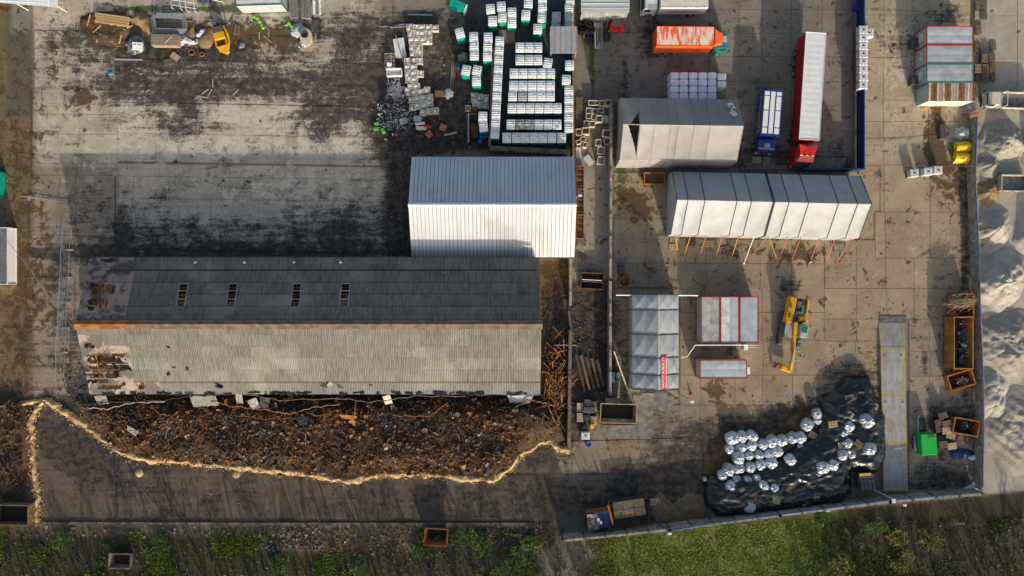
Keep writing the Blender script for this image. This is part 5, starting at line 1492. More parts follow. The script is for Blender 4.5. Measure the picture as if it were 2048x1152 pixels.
# ------------------------------------------------------------------ tent guy poles
m_opole=mat('orange_pole',(.62,.27,.03),(.5,.2,.03),3,.4,.6,.6); m_rpole=mat('red_pole',(.50,.12,.11),(.42,.1,.09),3,.4,.6,.6)
def pole(a,b,mt,lab,za=2.5):
    A=G(*a,za); B=G(*b,.05); m=MB(); v=Vector((A[0]-B[0],A[1]-B[1],za-.03)); m.cyl((0,0,0),tuple(v),.05,n=6); m.box((0,0,.03),(.25,.25,.06))
    o=m.build('tent_prop',mt); o.location=(B[0],B[1],.03); tag(o,lab,'prop','tent props')
for a,b in (((1351,467),(1354,500)),((1382,469),(1365,520)),((1413,469),(1396,522)),((1445,471),(1429,522)),((1477,471),(1459,528))): pole(a,b,m_opole,'orange slanting prop along the side of the strapped tent')
pole((1508,473),(1488,527),m_white,'white slanting prop of the strapped tent')
pole((1537,473),(1556,524),m_opole,'orange prop leaning the other way at the tent joint'); pole((1536,473),(1506,508),m_rpole,'pale red prop crossing toward the joint of the tents')
for a,b in (((1576,473),(1561,512)),((1602,474),(1582,524)),((1639,475),(1619,526)),((1671,476),(1651,526)),((1702,476),(1672,528)),((1723,476),(1680,525))): pole(a,b,m_rpole,'red slanting prop along the side of the second strapped tent')
m=MB()
for xx in (0,1.6):
    m.box((xx,.9,.35),(.08,1.8,.08))
for yy in (0,.9,1.8): m.box((.8,yy,.35),(1.7,.08,.08))
for xx in (0,1.6):
    for yy in (0,1.8): m.box((xx,yy,.17),(.08,.08,.34))
o=m.build('empty_stand',m_dark); o.location=(*G(1664,502),.03); o.rotation_euler=(0,0,R(6)); tag(o,'empty dark steel frame under the red tent props','frame')
m=MB(); m.cyl((0,0,0),(0,0,.55),.14,.05,n=10); o=m.build('post_stub',m_white); o.location=(*G(1620,524),.03); tag(o,'small white and orange post stub before the tents','post')

# ------------------------------------------------------------------ lamp posts, masts, wires
def mast(px,py,h,lab,arm=None,mt=None):
    x,y=G(px,py); t=thing('lamp_post',lab,'lamp post',(x,y,0))
    m=MB(); m.cyl((0,0,0),(0,0,h),.09,.05,n=8); m.build('mast',mt or m_steel,t)
    m=MB(); m.cyl((0,0,h-.1),(.6 if not arm else arm[0],.1 if not arm else arm[1],h+.1),.04,n=6); m.build('arm',m_steel,t)
    m=MB(); m.box(((.6 if not arm else arm[0]),(.1 if not arm else arm[1]),h+.1),(.45,.25,.14)); m.build('lamp_head',m_white,t)
    return t
mast(1358,787,5.2,'slim camera mast at the corner of the work tent',(.35,-.25))
mast(1325,1052,3.6,'short white camera post by the sand mound',(.1,.3)); mast(1640,1018,.9,'low post with white floodlights on the plank wall')
mast(1148,402,5.2,'tall bare lamp mast north of the temporary fence',(.3,0)); mast(1788,1000,1.5,'white camera cluster on the wall below the weighbridge',(.5,-.2))
def wire(pts,lab,r=.022,mt=None):
    m=MB(); m.tube(pts,r,4); o=m.build('cable',mt or m_steel); tag(o,lab,'cable'); return o
wire([(*G(0,462,6),6),(*G(60,545,6),5.6),(*G(120,625,5.5),5.5),(*G(152,660,6),6)],'overhead cable from the grey cabin to the burned warehouse gable',.03)
def cat(a,b,n=14,s=.5):
    a=Vector(a);b=Vector(b); return [tuple(a.lerp(b,i/n)-Vector((0,0,s*math.sin(math.pi*i/n)))) for i in range(n+1)]
wire([(*G(1495,690,2.7),2.72),(*G(1390,690,2.7),2.72),(*G(1375,712,1.5),1.5),(*G(1362,715,2.9),2.9)],'pale supply hose between cabins and work tent',.05,m_white)
wire(cat((*G(1232,590,2.4),2.4),(*G(1396,591,2.7),2.75),12,.15),'white pipe spanning between alley wall, work tent and cabins',.07,m_white)
wire([(*G(1710,329),1.9),(*G(1740,333),1.2),(*G(1815,335),1.3),(*G(1944,337),1.6)],'barrier rope with red tape across the haul road',.03,m_dark)
for i,px in enumerate((1740,1805,1835,1920)):
    m=MB(); m.box((0,0,0),(.5,.06,.12)); o=m.build('warning_tape',m_redp); o.location=(*G(px,333),1.25); tag(o,'red and white strip hanging on the barrier rope','tape','strips on the rope')
mast2=None
# traffic cone
m=MB(); m.cyl((0,0,.04),(0,0,.6),.2,.05,n=10); m.box((0,0,.02),(.4,.4,.04)); o=m.build('traffic_cone',m_redp); o.location=(*G(1381,788),.03); tag(o,'red and white cone east of the work tent','cone')
m=MB()
for i in range(3): m.cyl((0,.3*i,.3),(1.2,.3*i,.3),.03)
for xx in (0,1.2): m.cyl((xx,0,.3),(xx,.6,.3),.03); m.cyl((xx,0,0),(xx,0,.3),.03); m.cyl((xx,.6,0),(xx,.6,.3),.03)
for k,(px,py,lab) in enumerate(((1497,695,'steel steps under the clean roofed cabin'),(1518,665,'steel grating platform beside the clean roofed cabin'))):
    o=link('step_frame',m.mesh('step_frame',m_steel)); o.location=(*G(px,py),.03); o.rotation_euler=(0,0,R(0 if k==0 else 90)); tag(o,lab,'steps')
m=MB(); m.box((0,0,.4),(.6,.7,.8)); o=bevel(m.build('power_box',m_white),.05); o.location=(*G(1492,694,.8),.03); tag(o,'white power box under the red framed cabins','box')
# ------------------------------------------------------------------ black tarpaulin mound with silver bags
def poly_in(px,py,P):
    c=False; n=len(P); j=n-1
    for i in range(n):
        if (P[i][1]>py)!=(P[j][1]>py) and px<(P[j][0]-P[i][0])*(py-P[i][1])/(P[j][1]-P[i][1])+P[i][0]: c=not c
        j=i
    return c
def pdist(px,py,P):
    d=1e9
    for i in range(len(P)):
        ax,ay=P[i-1]; bx,by=P[i]; dx,dy=bx-ax,by-ay
        t=max(0,min(1,((px-ax)*dx+(py-ay)*dy)/(dx*dx+dy*dy+1e-9)))
        d=min(d,math.hypot(px-ax-t*dx,py-ay-t*dy))
    return d
TP1=[(1408,955),(1440,948),(1500,935),(1560,915),(1590,890),(1632,868),(1640,820),(1632,795),(1665,782),(1690,752),(1735,752),(1750,790),(1768,830),(1770,915),(1750,945),(1702,942),(1700,985),(1680,1005),(1560,1022),(1440,1036),(1408,1005)]
def mound_h(px,py):
    d=pdist(px,py,TP1)
    if not poly_in(px,py,TP1): return 0.0
    h=min(1.0,d/26.0)
    x,y=px/15,py/15
    hh=1.15*h**.7+.35*h*fbm(x,y,.35,3,6)
    return max(hh,0)
def wrinkle(px,py):
    x,y=px/15,py/15
    a=fbm(x,y,.28,2,11)*4
    w=.36*(1-abs(fbm(x*.8+y*.6,y*1.6-x*.5,.55,3,7))*2.6)+.16*(1-abs(fbm(x+a*.4,y*1.8,1.5,2,9))*2.5)
    return w
m_ptarp=mat('black_plastic_sheet',(.012,.016,.016),(.02,.025,.025),1.5,.4,.62,.27,var=0,spec=.5)
def tarp_mound():
    m=MB(); x0,x1,y0,y1=1400,1778,745,1042; st=3.3
    nx=int((x1-x0)/st); ny=int((y1-y0)/st)
    def fn(u,v):
        px=x0+(x1-x0)*u; py=y0+(y1-y0)*v
        h=mound_h(px,py); z=.045+h+max(0,wrinkle(px,py))*min(1,h*2.2)
        X,Y=G(px,py); return (X,Y,z)
    m.grid(nx,ny,fn,keep=lambda u,v:poly_in(x0+(x1-x0)*u+4*fbm(u*30,v*30,1,2,3),y0+(y1-y0)*v+4*fbm(u*30,v*30,1,2,8),TP1))
    m.f=[tuple(reversed(f)) for f in m.f]
    o=m.build('tarpaulin','' or m_ptarp,None,True); tag(o,'wrinkled black plastic sheet covering the mound of silver bags','tarpaulin')
tarp_mound()
def soil_patch(name,label,P,hh,mt,seed,st=4.0,cat='soil mound',kind=None,rough=.25,edge=14.0):
    xs=[p[0] for p in P]; ys=[p[1] for p in P]; x0,x1,y0,y1=min(xs)-6,max(xs)+6,min(ys)-6,max(ys)+6
    nx=int((x1-x0)/st); ny=int((y1-y0)/st); m=MB()
    def fn(u,v):
        px=x0+(x1-x0)*u; py=y0+(y1-y0)*v; X,Y=G(px,py)
        d=pdist(px,py,P)
        z=-.03
        if poly_in(px,py,P):
            h=min(1,d/edge)**.8
            z=.04+hh*h*(.7+.6*fbm(X,Y,.35,3,seed))+rough*h*fbm(X,Y,1.6,4,seed+3)
        return (X,Y,z)
    m.grid(nx,ny,fn,keep=lambda u,v:pdist(x0+(x1-x0)*u,y0+(y1-y0)*v,P)<st*1.2 or poly_in(x0+(x1-x0)*u,y0+(y1-y0)*v,P))
    m.f=[tuple(reversed(f)) for f in m.f]
    o=m.build(name,mt,None,True); tag(o,label,cat,None,kind); return o
m_soil=mat('brown_soil',(.105,.062,.028),(.055,.034,.017),.9,.4,.62,.95,bump=.4,c3=(.16,.10,.05),s3=.6,var=0)
m_sandy=mat('yellow_sand',(.30,.205,.105),(.21,.14,.07),1.2,.4,.62,.95,bump=.4,var=0)
soil_patch('soil_mound','brown soil bank with sack hollows behind the silver bags',[(1405,960),(1410,905),(1450,880),(1470,862),(1550,868),(1600,820),(1650,805),(1670,770),(1700,765),(1745,770),(1750,800),(1640,850),(1600,880),(1530,915),(1440,950)],.35,m_soil,5)
soil_patch('sand_mound','pale brown sand mound beside the plank wall and camera post',[(1300,1000),(1320,985),(1345,1010),(1375,985),(1405,990),(1412,1020),(1405,1040),(1340,1050),(1318,1045),(1305,1030)],.28,mat('damp_sand',(.20,.135,.075),(.13,.09,.05),1.2,.4,.62,.95,bump=.4,var=0),6,edge=26)
for i,(P,mt,lab) in enumerate((([(258,40),(280,22),(300,35),(308,60),(300,70),(282,55)],m_sandy,'yellow sand heap between the timber stack and the mesh panels'),([(368,66),(385,52),(392,70),(388,98),(372,90)],m_sandy,'small sand heap next to the white plastic sheets'),([(405,60),(425,55),(428,80),(420,98),(402,96),(396,80)],m_sandy,'sand heap beside the yellow loader wreck'),([(160,35),(200,22),(250,28),(262,60),(245,95),(190,90),(165,70)],m_soil,'brown soil heap under the timber and scrap pieces'))):
    soil_patch('soil_heap',lab,P,[.9,.5,.5,.3][i],mt,20+i,3.0,edge=12)
# silver bags
m_bag=mat('silver_foil_bag',(.46,.50,.55),(.36,.40,.45),3.5,.4,.62,.36,.25,var=.16,spec=.45,c3=(.30,.32,.33),s3=1.1)
def bag_mesh(seed):
    m=MB(); n=16; K=26
    for j in range(n+1):
        ph=math.pi*j/n
        for i in range(K):
            a=2*math.pi*i/K
            q=Vector((math.sin(ph)*math.cos(a),math.sin(ph)*math.sin(a),math.cos(ph)))
            L=(abs(q.x)**3+abs(q.y)**3+abs(q.z)**3.2)**(1/3.1)
            q=q/L
            cr=.13*abs(math.sin(a*4.5+seed+2*fbm(q.x,q.y,1.2,2,seed)))*max(0,q.z)**.5*(1-.3*max(0,q.z))
            k=1+.13*fbm(q.x*1.2,q.y*1.2+q.z,1.3,4,seed)-cr+.05*fbm(q.x*4,q.y*4+q.z*3,1.3,2,seed)
            z=q.z*.52*k
            if q.z>.75: z+=.10*max(0,1-math.hypot(q.x,q.y)*3.2)
            m.v.append((q.x*.55*k*(1+.12*math.sin(seed*1.7)),q.y*.55*k*(1-.1*math.sin(seed*2.3)),z*.86+.44))
    for j in range(n):
        for i in range(K):
            a=j*K+i; b=j*K+(i+1)%K; m.f.append((a,a+K,b+K,b)); m.m.append(0)
    return m.mesh('bulk_bag',m_bag)
BM=[bag_mesh(s) for s in range(9)]
bags=((272,503,42),(337,497,40),(403,487,42),(262,572,38),(332,567,37),(400,553,36),(470,545,38),(527,523,40),(592,518,38),(658,500,42),(715,503,35),(315,632,40),(383,615,33),(445,613,33),(508,605,36),(570,587,42),(388,687,35),(453,672,35),(528,665,40),(252,710,40),(318,702,37),(215,737,36),(300,768,30),(370,772,32),(428,758,28),(262,820,37),(202,832,33),(340,832,38),(405,828,25),(472,805,38),(545,820,38),(390,942,45),(652,645,38),(823,342,35),(760,420,38),(820,390,26),(1022,430,40),(985,468,30),(1145,392,45),(1155,570,45),(1015,540,35),(980,605,38),(1043,610,35),(925,628,24),(855,690,42),(918,677,40),(775,710,22),(825,738,28),(880,728,24),(825,778,20),(95,765,15),(865,555,18),(710,555,20))
BAGXY=[]
for i,(zx,zy,r) in enumerate(bags):
    px,py=1380+zx/3.2,720+zy/3.2
    s=r/3.2/15/.52*random.uniform(.82,.98)
    on=mound_h(px,py); z=.05 if on<.2 else max(.05,on-.55)
    if zx<620: z=.05+.25*on
    x,y=G(px,py,z+.8*s)
    o=link('bulk_bag',BM[(i*5)%9]); o.location=(x,y,z); o.scale=(s,s,s*random.uniform(.95,1.15)); o.rotation_euler=(random.uniform(-.12,.12),random.uniform(-.12,.12),random.uniform(0,6.28))
    if zx<620 and zy<600 and zx<420: lab,gr='silver foil bag in the northwest block of the packed cluster on soil','silver bags, northwest block'
    elif zx<620 and zy<600: lab,gr='silver foil bag in the northern rank that meets the black sheet','silver bags, northern rank'
    elif zx<620 and zy<700: lab,gr='silver foil bag in the middle ranks of the packed cluster','silver bags, middle ranks'
    elif zx<620 and zy<790 and zx<330: lab,gr='silver foil bag in the slanting rank at the western sheet edge','silver bags, slanting rank'
    elif zx<620 and zy<790: lab,gr='silver foil bag half sunk between two folds of black sheet','silver bags between folds'
    elif zx<620: lab,gr='silver foil bag in the last rank above the pallets on the sheet','silver bags, last rank'
    elif zx in(1145,1155): lab,gr='lone silver bag on black sheet next to the weighbridge','single silver bags by the weighbridge'
    elif zy<480: lab,gr='silver foil bag on the upper black sheet near the scattered pallets','silver bags on the upper sheet'
    elif zy<660: lab,gr='silver foil bag in the group beside the tipped dark pallet','silver bags by the tipped pallet'
    else: lab,gr='silver foil bag in the group next to the solar light tower','silver bags by the light tower'
    tag(o,lab,'bulk bag',gr)
for zx,zy,rz,k in ((1025,243,12,1),(1172,298,-5,0),(1018,348,-35,0),(915,412,10,2),(787,483,-30,0),(978,548,8,0),(1080,538,-38,1),(1210,545,-5,1),(427,893,90,1),(550,900,-12,0),(640,822,65,1),(802,865,0,0),(740,905,30,0)):
    px,py=1380+zx/3.2,720+zy/3.2
    pallet(px,py,.15+mound_h(px,py)+.18,rz,'wooden pallet weighing down the black plastic sheet',k,'pallets weighing down the sheet',rx=random.uniform(-.08,.08),ry=random.uniform(-.08,.08))
pallet(1710,742,.5,0,'dark crate at the tip of the black sheet mound',1)
# solar light tower
x,y=G(1734,964,1.6); t=thing('light_tower','solar light tower trailer with dark panel and yellow top edge','light tower',(x,y,.04),R(4))
m=MB(); m.box((0,0,.9),(1.9,2.0,1.2)); m.build('housing',m_dark,t)
m=MB(); m.box((.05,-.1,1.62),(1.7,1.75,.05),rx=-.25); m.build('solar_panel',mat('solar_cells',(.02,.035,.05),(.03,.05,.07),6,rough=.2,spec=.6,var=0),t)
m=MB()
for i in range(4): m.box((-.7+i*.5,-.1,1.66),(.03,1.7,.02),rx=-.25)
for j in range(4): m.box((.05,-.8+j*.48,1.66+(.25*(.8-j*.48-.1))*-1*.0),(1.7,.03,.02),rx=-.25)
m.build('panel_grid',m_steel,t)
m=MB(); m.box((-.2,1.0,1.55),(1.5,.35,.12)); m.build('top_edge',m_yel,t)
for s in (-1,1):
    m=MB(); m.cyl((-2.4,s*1.0,.5),(1.0,s*1.0,.5),.05); m.build('outrigger',m_dark,t)
m=MB(); m.cyl((.6,-1.0,.6),(2.9,-2.2,2.6),.07,n=8); m.build('mast',m_steel,t)
for i in range(4):
    m=MB(); m.box((2.6+.25*(i%2),-2.2-.3*(i//2),2.6),(.2,.22,.15)); m.build('floodlight',m_white,t)

# ------------------------------------------------------------------ burned waste heap
HP=[(150,800),(240,792),(420,790),(640,790),(900,790),(1085,790),(1140,800),(1135,880),(1080,890),(1030,925),(985,955),(940,950),(850,948),(780,945),(700,958),(600,945),(500,928),(400,930),(300,915),(235,900),(180,850)]
def heap_h(px,py):
    if not poly_in(px,py,HP): return 0
    d=pdist(px,py,HP); h=min(1,d/34)**.8
    return h*(1.0+.9*fbm(px/15,py/15,.16,3,31))*1.25
m_waste=mat('burned_waste_ground',(.075,.045,.025),(.038,.026,.018),1.4,.4,.62,.95,bump=.6,c3=(.11,.06,.028),s3=.7,var=0)
def waste_heap():
    m=MB(); st=5.0; x0,x1,y0,y1=140,1146,782,966; nx=int((x1-x0)/st); ny=int((y1-y0)/st)
    def fn(u,v):
        px=x0+(x1-x0)*u; py=y0+(y1-y0)*v; X,Y=G(px,py); h=heap_h(px,py)
        return (X,Y,.03+h+.25*min(1,h)*fbm(X,Y,1.2,4,33) if h>0 else -.03)
    m.grid(nx,ny,fn,keep=lambda u,v:poly_in(x0+(x1-x0)*u,y0+(y1-y0)*v,HP) or pdist(x0+(x1-x0)*u,y0+(y1-y0)*v,HP)<6)
    m.f=[tuple(reversed(f)) for f in m.f]
    o=m.build('burned_waste_heap',m_waste); tag(o,'long heap of burned waste below the warehouse','waste heap',None,'stuff')
    rnd=random.Random(5)
    mats=[mat('heap_rust',(.19,.085,.033),(.075,.038,.02),3,.4,.62,.9,var=0),mat('heap_orange',(.26,.115,.04),(.14,.06,.025),2,.4,.62,.9,var=0),m_char,mat('scorched_tin',(.13,.08,.045),(.06,.04,.025),4,.4,.6,.8,var=0),mat('ash_pale',(.34,.31,.27),(.24,.22,.19),4,.4,.6,.9,var=0),mat('ochre_scrap',(.30,.17,.06),(.20,.11,.04),4,.4,.6,.85,var=0),mat('grey_scrap',(.14,.145,.14),(.09,.092,.09),4,.4,.6,.7,var=0)]
    wts=[34,14,20,24,3,11,8]
    m=MB(); cnt=0
    while cnt<11500:
        px=rnd.uniform(150,1140); py=rnd.uniform(790,958)
        h=heap_h(px,py)
        if h<=.12 and rnd.random()>.25: 
            continue
        if not poly_in(px,py,HP): continue
        # the paved gap and mud flat stay clearer
        if 860<px<900 and 820<py<890 and rnd.random()<.85: continue
        if px>1040 and py>835 and rnd.random()<.8: continue
        if px<240 and rnd.random()<.5: continue
        cnt+=1
        X,Y=G(px,py); cl=fbm(px/15,py/15,.22,3,71); c2=fbm(px/15,py/15,.5,2,73)
        if c2<-.22 and rnd.random()<.75: continue
        w2=list(wts)
        if cl>.08: w2[0]*=2; w2[1]*=2.2; w2[5]*=2
        if cl<-.1: w2[2]*=2; w2[6]*=2.5; w2[4]*=2
        k=rnd.choices(range(7),w2)[0]; z=h+rnd.uniform(0,.3)
        a=rnd.expovariate(1/.17)+.07; a=min(a,1.4); c=rnd.random()
        rx,ry,rz=rnd.uniform(-.9,.9),rnd.uniform(-.9,.9),rnd.uniform(0,6.3)
        if c<.30:   # bent plate
            M=Matrix.Translation((X,Y,z))@Matrix.Rotation(rz,4,'Z')@Matrix.Rotation(rx,4,'X')@Matrix.Rotation(ry,4,'Y')
            b=a*rnd.uniform(.4,1); q=a*rnd.uniform(.1,.4)
            m.add([(-a/2,-b/2,q),(0,-b/2*rnd.uniform(.6,1.2),0),(a/2,-b/2,q*rnd.uniform(-.5,1)),(-a/2,b/2*rnd.uniform(.5,1.2),q),(0,b/2,0.02),(a/2*rnd.uniform(.5,1.1),b/2,q)],[(0,1,4,3),(1,2,5,4)],k,M)
        elif c<.52: m.box((X,Y,z),(a,a*rnd.uniform(.2,.8),a*rnd.uniform(.1,.5)),rz,k,rx,ry,taper=rnd.uniform(.5,1))
        elif c<.94: m.box((X,Y,z+.05),(a*2.6+.2,.045,.045),rz,k,rx*.4,ry*.4)
        else: m.cyl((X,Y,z-.1),(X+rnd.uniform(-.3,.3),Y+rnd.uniform(-.3,.3),z+.3),a*.45,n=7,mi=k)
    for i in range(260):
        px=rnd.uniform(170,1120); py=rnd.uniform(800,945); h=heap_h(px,py)
        if h<.2: continue
        X,Y=G(px,py); R0=rnd.uniform(.25,.9); k=rnd.choice((0,0,1,2,3,5)); ph=rnd.uniform(0,6); z=h+.25
        pts=[(X+R0*(1-q*.03)*math.cos(ph+q*.55)*(1+.3*math.sin(q)),Y+R0*.7*math.sin(ph+q*.55)+.05*q,z+.06*math.sin(q*1.3)) for q in range(rnd.randint(5,22))]
        m.tube(pts,.028,3,k)
    o=m.build('burned_scrap',mats); tag(o,'rusty and charred scrap covering the burned waste heap','scrap',None,'stuff')
    # fallen rails and twisted cables in front of the eave
    lines=[([(158,808),(330,800),(380,792),(440,790)],m_char,'sagging charred eave beam at the west end of the burned warehouse',2.8,.10),
      ([(480,786),(560,800),(690,797),(740,805),(830,792),(930,792)],m_concd,'long bent grey gutter rail hanging below the burned roof',3.0,.07),
      ([(940,788),(1080,790)],m_dark,'dark straight rail under the east end of the burned eave',2.6,.1),
      ([(175,815),(215,818),(260,806),(330,803)],m_concw,'crumpled silver gutter strip beside the west corner',2.4,.09),
      ([(300,812),(320,828),(345,832),(358,822)],m_rust,'looping rusty cable at the west of the waste heap',1.7,.06),
      ([(420,800),(460,812),(520,818),(580,828),(625,815),(680,808)],m_rust2,'tangled orange rusted cable run along the heap top',2.0,.07),
      ([(470,830),(530,838),(590,836),(600,820),(640,832),(690,815)],m_rust,'lower rusted cable looping over the heap',1.8,.07),
      ([(782,805),(784,830),(800,832),(860,832),(895,805)],m_rust,'rusted pipe bent from sheet to the east part',1.9,.08),
      ([(1020,820),(1060,800),(1085,805),(1110,812)],m_rust2,'rust beam sticking from the steel tangle westward',1.6,.09)]
    for P,mt,lab,z,r in lines:
        m=MB(); pts=[]
        for i,(a,b) in enumerate(zip(P[:-1],P[1:])):
            for q in range(6):
                tt=q/6; px=a[0]+(b[0]-a[0])*tt; py=a[1]+(b[1]-a[1])*tt
                pts.append((*G(px,py+1.5*math.sin(q*2.1+i),z),z+.15*math.sin(q*1.3+i)))
        pts.append((*G(*P[-1],z),z)); m.tube(pts,r,5)
        o=m.build('fallen_rail',mt); tag(o,lab,'rail')
    def corr(px,py,w,l,rz,lab,mt,z=2.2,tilt=.5):
        m=MB(); n=int(w/.09); m.grid(n,3,lambda u,v:((u-.5)*w,(v-.5)*l-.12*abs(math.sin(u*9))*(1-v),.03*(1 if int(round(u*n))%2 else -1)))
        o=m.build('fallen_sheet',mt); o.location=(*G(px,py,z),z); o.rotation_euler=(tilt,0,R(rz)); tag(o,lab,'roof sheet')
    corr(203,799,1.6,1.3,3,'short corrugated sheet hanging at the west eave corner',m_asb)
    corr(408,800,3.4,1.9,4,'wide broken corrugated sheet hanging off the eave',m_asb); corr(478,796,.9,1.7,-6,'narrow corrugated sheet strip hanging off the eave',m_asb); corr(775,799,1.0,1.3,12,'pale broken panel dangling on the east part of the rail',m_cream,2.4)
    for px,py,w,l,rz,lab,mt in ((508,808,1.2,1.5,20,'grey green metal plate leaning at the heap top',m_croof2),(529,806,1.3,1.6,-15,'dark metal plate beside the grey green one',m_dark),(697,834,2.2,.5,-4,'folded rusty angle plate on the heap',m_rust2),(606,842,1.4,1.2,0,'charred drum end sticking out of the heap',m_char),(1040,798,3.2,1.2,-3,'crumpled white sheet metal under the east eave',m_croof3),(880,855,2.2,4.6,4,'wet grey floor patch showing through the waste heap',mat('wet_floor',(.07,.062,.06),(.05,.045,.042),2,rough=.35,var=0)),(265,862,1.6,.8,-30,'bent pale sheet at the berm on the west',m_concw)):
        m=MB(); m.grid(8,8,lambda u,v:((u-.5)*w*(.8+.3*v),(v-.5)*l,.12*fbm(u*3,v*3,1,3,px))); z=heap_h(px,py)+ (.1 if px==880 else .9)
        if px==880: z=.9
        o=m.build('metal_plate' if px!=880 else 'floor_patch',mt); o.location=(*G(px,py,z),z); o.rotation_euler=(0 if px==880 else .25,0,R(rz)); tag(o,lab,'plate')
    # tangle of rusty bars at the east gable
    m=MB()
    for i in range(230):
        px=1112+rnd.gauss(0,13); py=770+rnd.gauss(0,36)
        if px<1087 or px>1138: continue
        X,Y=G(px,py); a=rnd.choice((1.1,1.3,.4,2.2,2.6,.9))+rnd.gauss(0,.25); L=rnd.uniform(.8,3.0); z=.3+rnd.uniform(0,1.4)
        m.cyl((X-L/2*math.cos(a),Y-L/2*math.sin(a),max(.1,z-rnd.uniform(0,.8))),(X+L/2*math.cos(a),Y+L/2*math.sin(a),z+rnd.uniform(0,.8)),.045,n=4,mi=rnd.choice((0,0,1,2)))
    o=m.build('steel_bar_tangle',[m_rust,m_rust2,m_woodd]); tag(o,'tangle of rusty steel bars and rods at the east gable','scrap',None,'stuff')
    for i in range(9):
        m=MB(); L=rnd.uniform(2.0,4.0); m.box((0,0,0),(L,.10,.14)); o=m.build('steel_beam',rnd.choice((m_rust,m_rust2))); o.location=(*G(1106+rnd.gauss(0,12),835+rnd.gauss(0,14)),1.0+rnd.uniform(0,.5)); o.rotation_euler=(0,rnd.uniform(-.2,.2),rnd.choice((.3,-.2,1.2,2.0,0))); tag(o,'rusty steel beam lying on top of the bar tangle at the east gable','beam','rusty beams on the tangle')
waste_heap()
# second waste patch at the far west
soil_patch('waste_mound','dark waste mound outside the west berm',[(-30,790),(40,800),(55,860),(58,930),(40,985),(0,1000),(-30,1000)],.9,m_waste,41,5,'waste heap')
m=MB(); rnd=random.Random(9)
for i in range(700):
    px,py=rnd.uniform(-20,52),rnd.uniform(800,985); X,Y=G(px,py); a=rnd.uniform(.1,.5)
    m.box((X,Y,.5+rnd.uniform(0,.4)),(a,a*.5,a*.3),rnd.uniform(0,6),rnd.randrange(3),rnd.uniform(-.8,.8),rnd.uniform(-.8,.8))
o=m.build('waste_debris',[m_char,m_waste,m_soil]); tag(o,'dark debris strewn on the western waste mound','debris',None,'stuff')

# ------------------------------------------------------------------ sand berm (absorbent bund)
m_berm=mat('absorbent_sand',(.52,.36,.19),(.40,.265,.13),3.0,.4,.62,.95,bump=.6,c3=(.30,.16,.07),s3=.35,var=0)
def berm(P,label,w=.75,hh=.32,seed=1):
    pts=[]
    for a,b in zip(P[:-1],P[1:]):
        L=math.hypot(b[0]-a[0],b[1]-a[1]); n=max(1,int(L/3.0))
        for i in range(n): pts.append((a[0]+(b[0]-a[0])*i/n,a[1]+(b[1]-a[1])*i/n))
    pts.append(P[-1])
    W=[Vector((*G(*p),0)) for p in pts]
    m=MB(); K=9
    for i,p in enumerate(W):
        d=(W[min(i+2,len(W)-1)]-W[max(i-2,0)]).normalized(); nrm=Vector((-d.y,d.x,0))
        ww=w*(1+1.1*fbm(p.x,p.y,.7,4,seed)); p=p+nrm*.35*fbm(p.x,p.y,.7,3,seed+5)
        for j in range(K):
            s=(j/(K-1)-.5)*2; q=p+nrm*s*ww*(1+.25*fbm(p.x+j,p.y,1.6,2,seed+1))*.62
            z=.02+hh*(1-s*s)*(1+1.5*fbm(q.x,q.y,1.2,4,seed+2))+.09*fbm(q.x,q.y,4,2,seed)
            m.v.append((q.x,q.y,max(z,.0) if abs(s)<1 else 0.0))
    for i in range(len(W)-1):
        for j in range(K-1):
            a=i*K+j; m.f.append((a,a+K,a+K+1,a+1)); m.m.append(0)
    m.f=[tuple(reversed(f)) for f in m.f]
    o=m.build('sand_berm',m_berm,None,True); tag(o,label,'berm'); return o
berm([(96,803),(140,830),(190,862),(235,898),(280,915),(330,920),(400,924),(470,934),(530,938),(600,943),(640,952),(700,962),(740,950),(800,947),(850,945),(890,952),(940,957),(985,957),(1020,935),(1045,905),(1075,885),(1100,881),(1120,897),(1140,901)],'long winding yellow sand berm in front of the burned waste heap',.8,.35)
berm([(88,803),(72,820),(62,845),(64,890),(70,950),(76,1000),(76,1044)],'straight yellow sand berm running along the west of the burned yard',.62,.3,4)
berm([(28,808),(60,804),(100,800)],'short yellow sand berm at the berm junction',.55,.25,8)
rnd=random.Random(12); m=MB()
for P,n in (([(96,803),(140,830),(190,862),(235,898),(280,915),(330,920),(400,924),(470,934),(530,938),(600,943),(640,952),(700,962),(740,950),(800,947),(850,945),(890,952),(940,957),(985,957),(1020,935),(1045,905),(1075,885),(1100,881),(1120,897),(1140,901)],3600),([(88,803),(72,820),(62,845),(64,890),(70,950),(76,1000),(76,1044)],900)):
    seg=[math.hypot(b[0]-a[0],b[1]-a[1]) for a,b in zip(P[:-1],P[1:])]
    for i in range(n):
        j=rnd.choices(range(len(seg)),seg)[0]; t_=rnd.random(); a,b=P[j],P[j+1]
        X,Y=G(a[0]+(b[0]-a[0])*t_+rnd.gauss(0,5.5),a[1]+(b[1]-a[1])*t_+rnd.gauss(0,5.0)); s_=rnd.uniform(.06,.22)
        m.box((X,Y,rnd.uniform(.02,.24)),(s_,s_*rnd.uniform(.5,1),s_*.7),rnd.uniform(0,6),0,rnd.uniform(-.6,.6),rnd.uniform(-.6,.6),taper=.6)
o=m.build('sand_crumbs',m_berm); tag(o,'loose crumbs of sand spilled along the yellow berms','sand',None,'stuff')
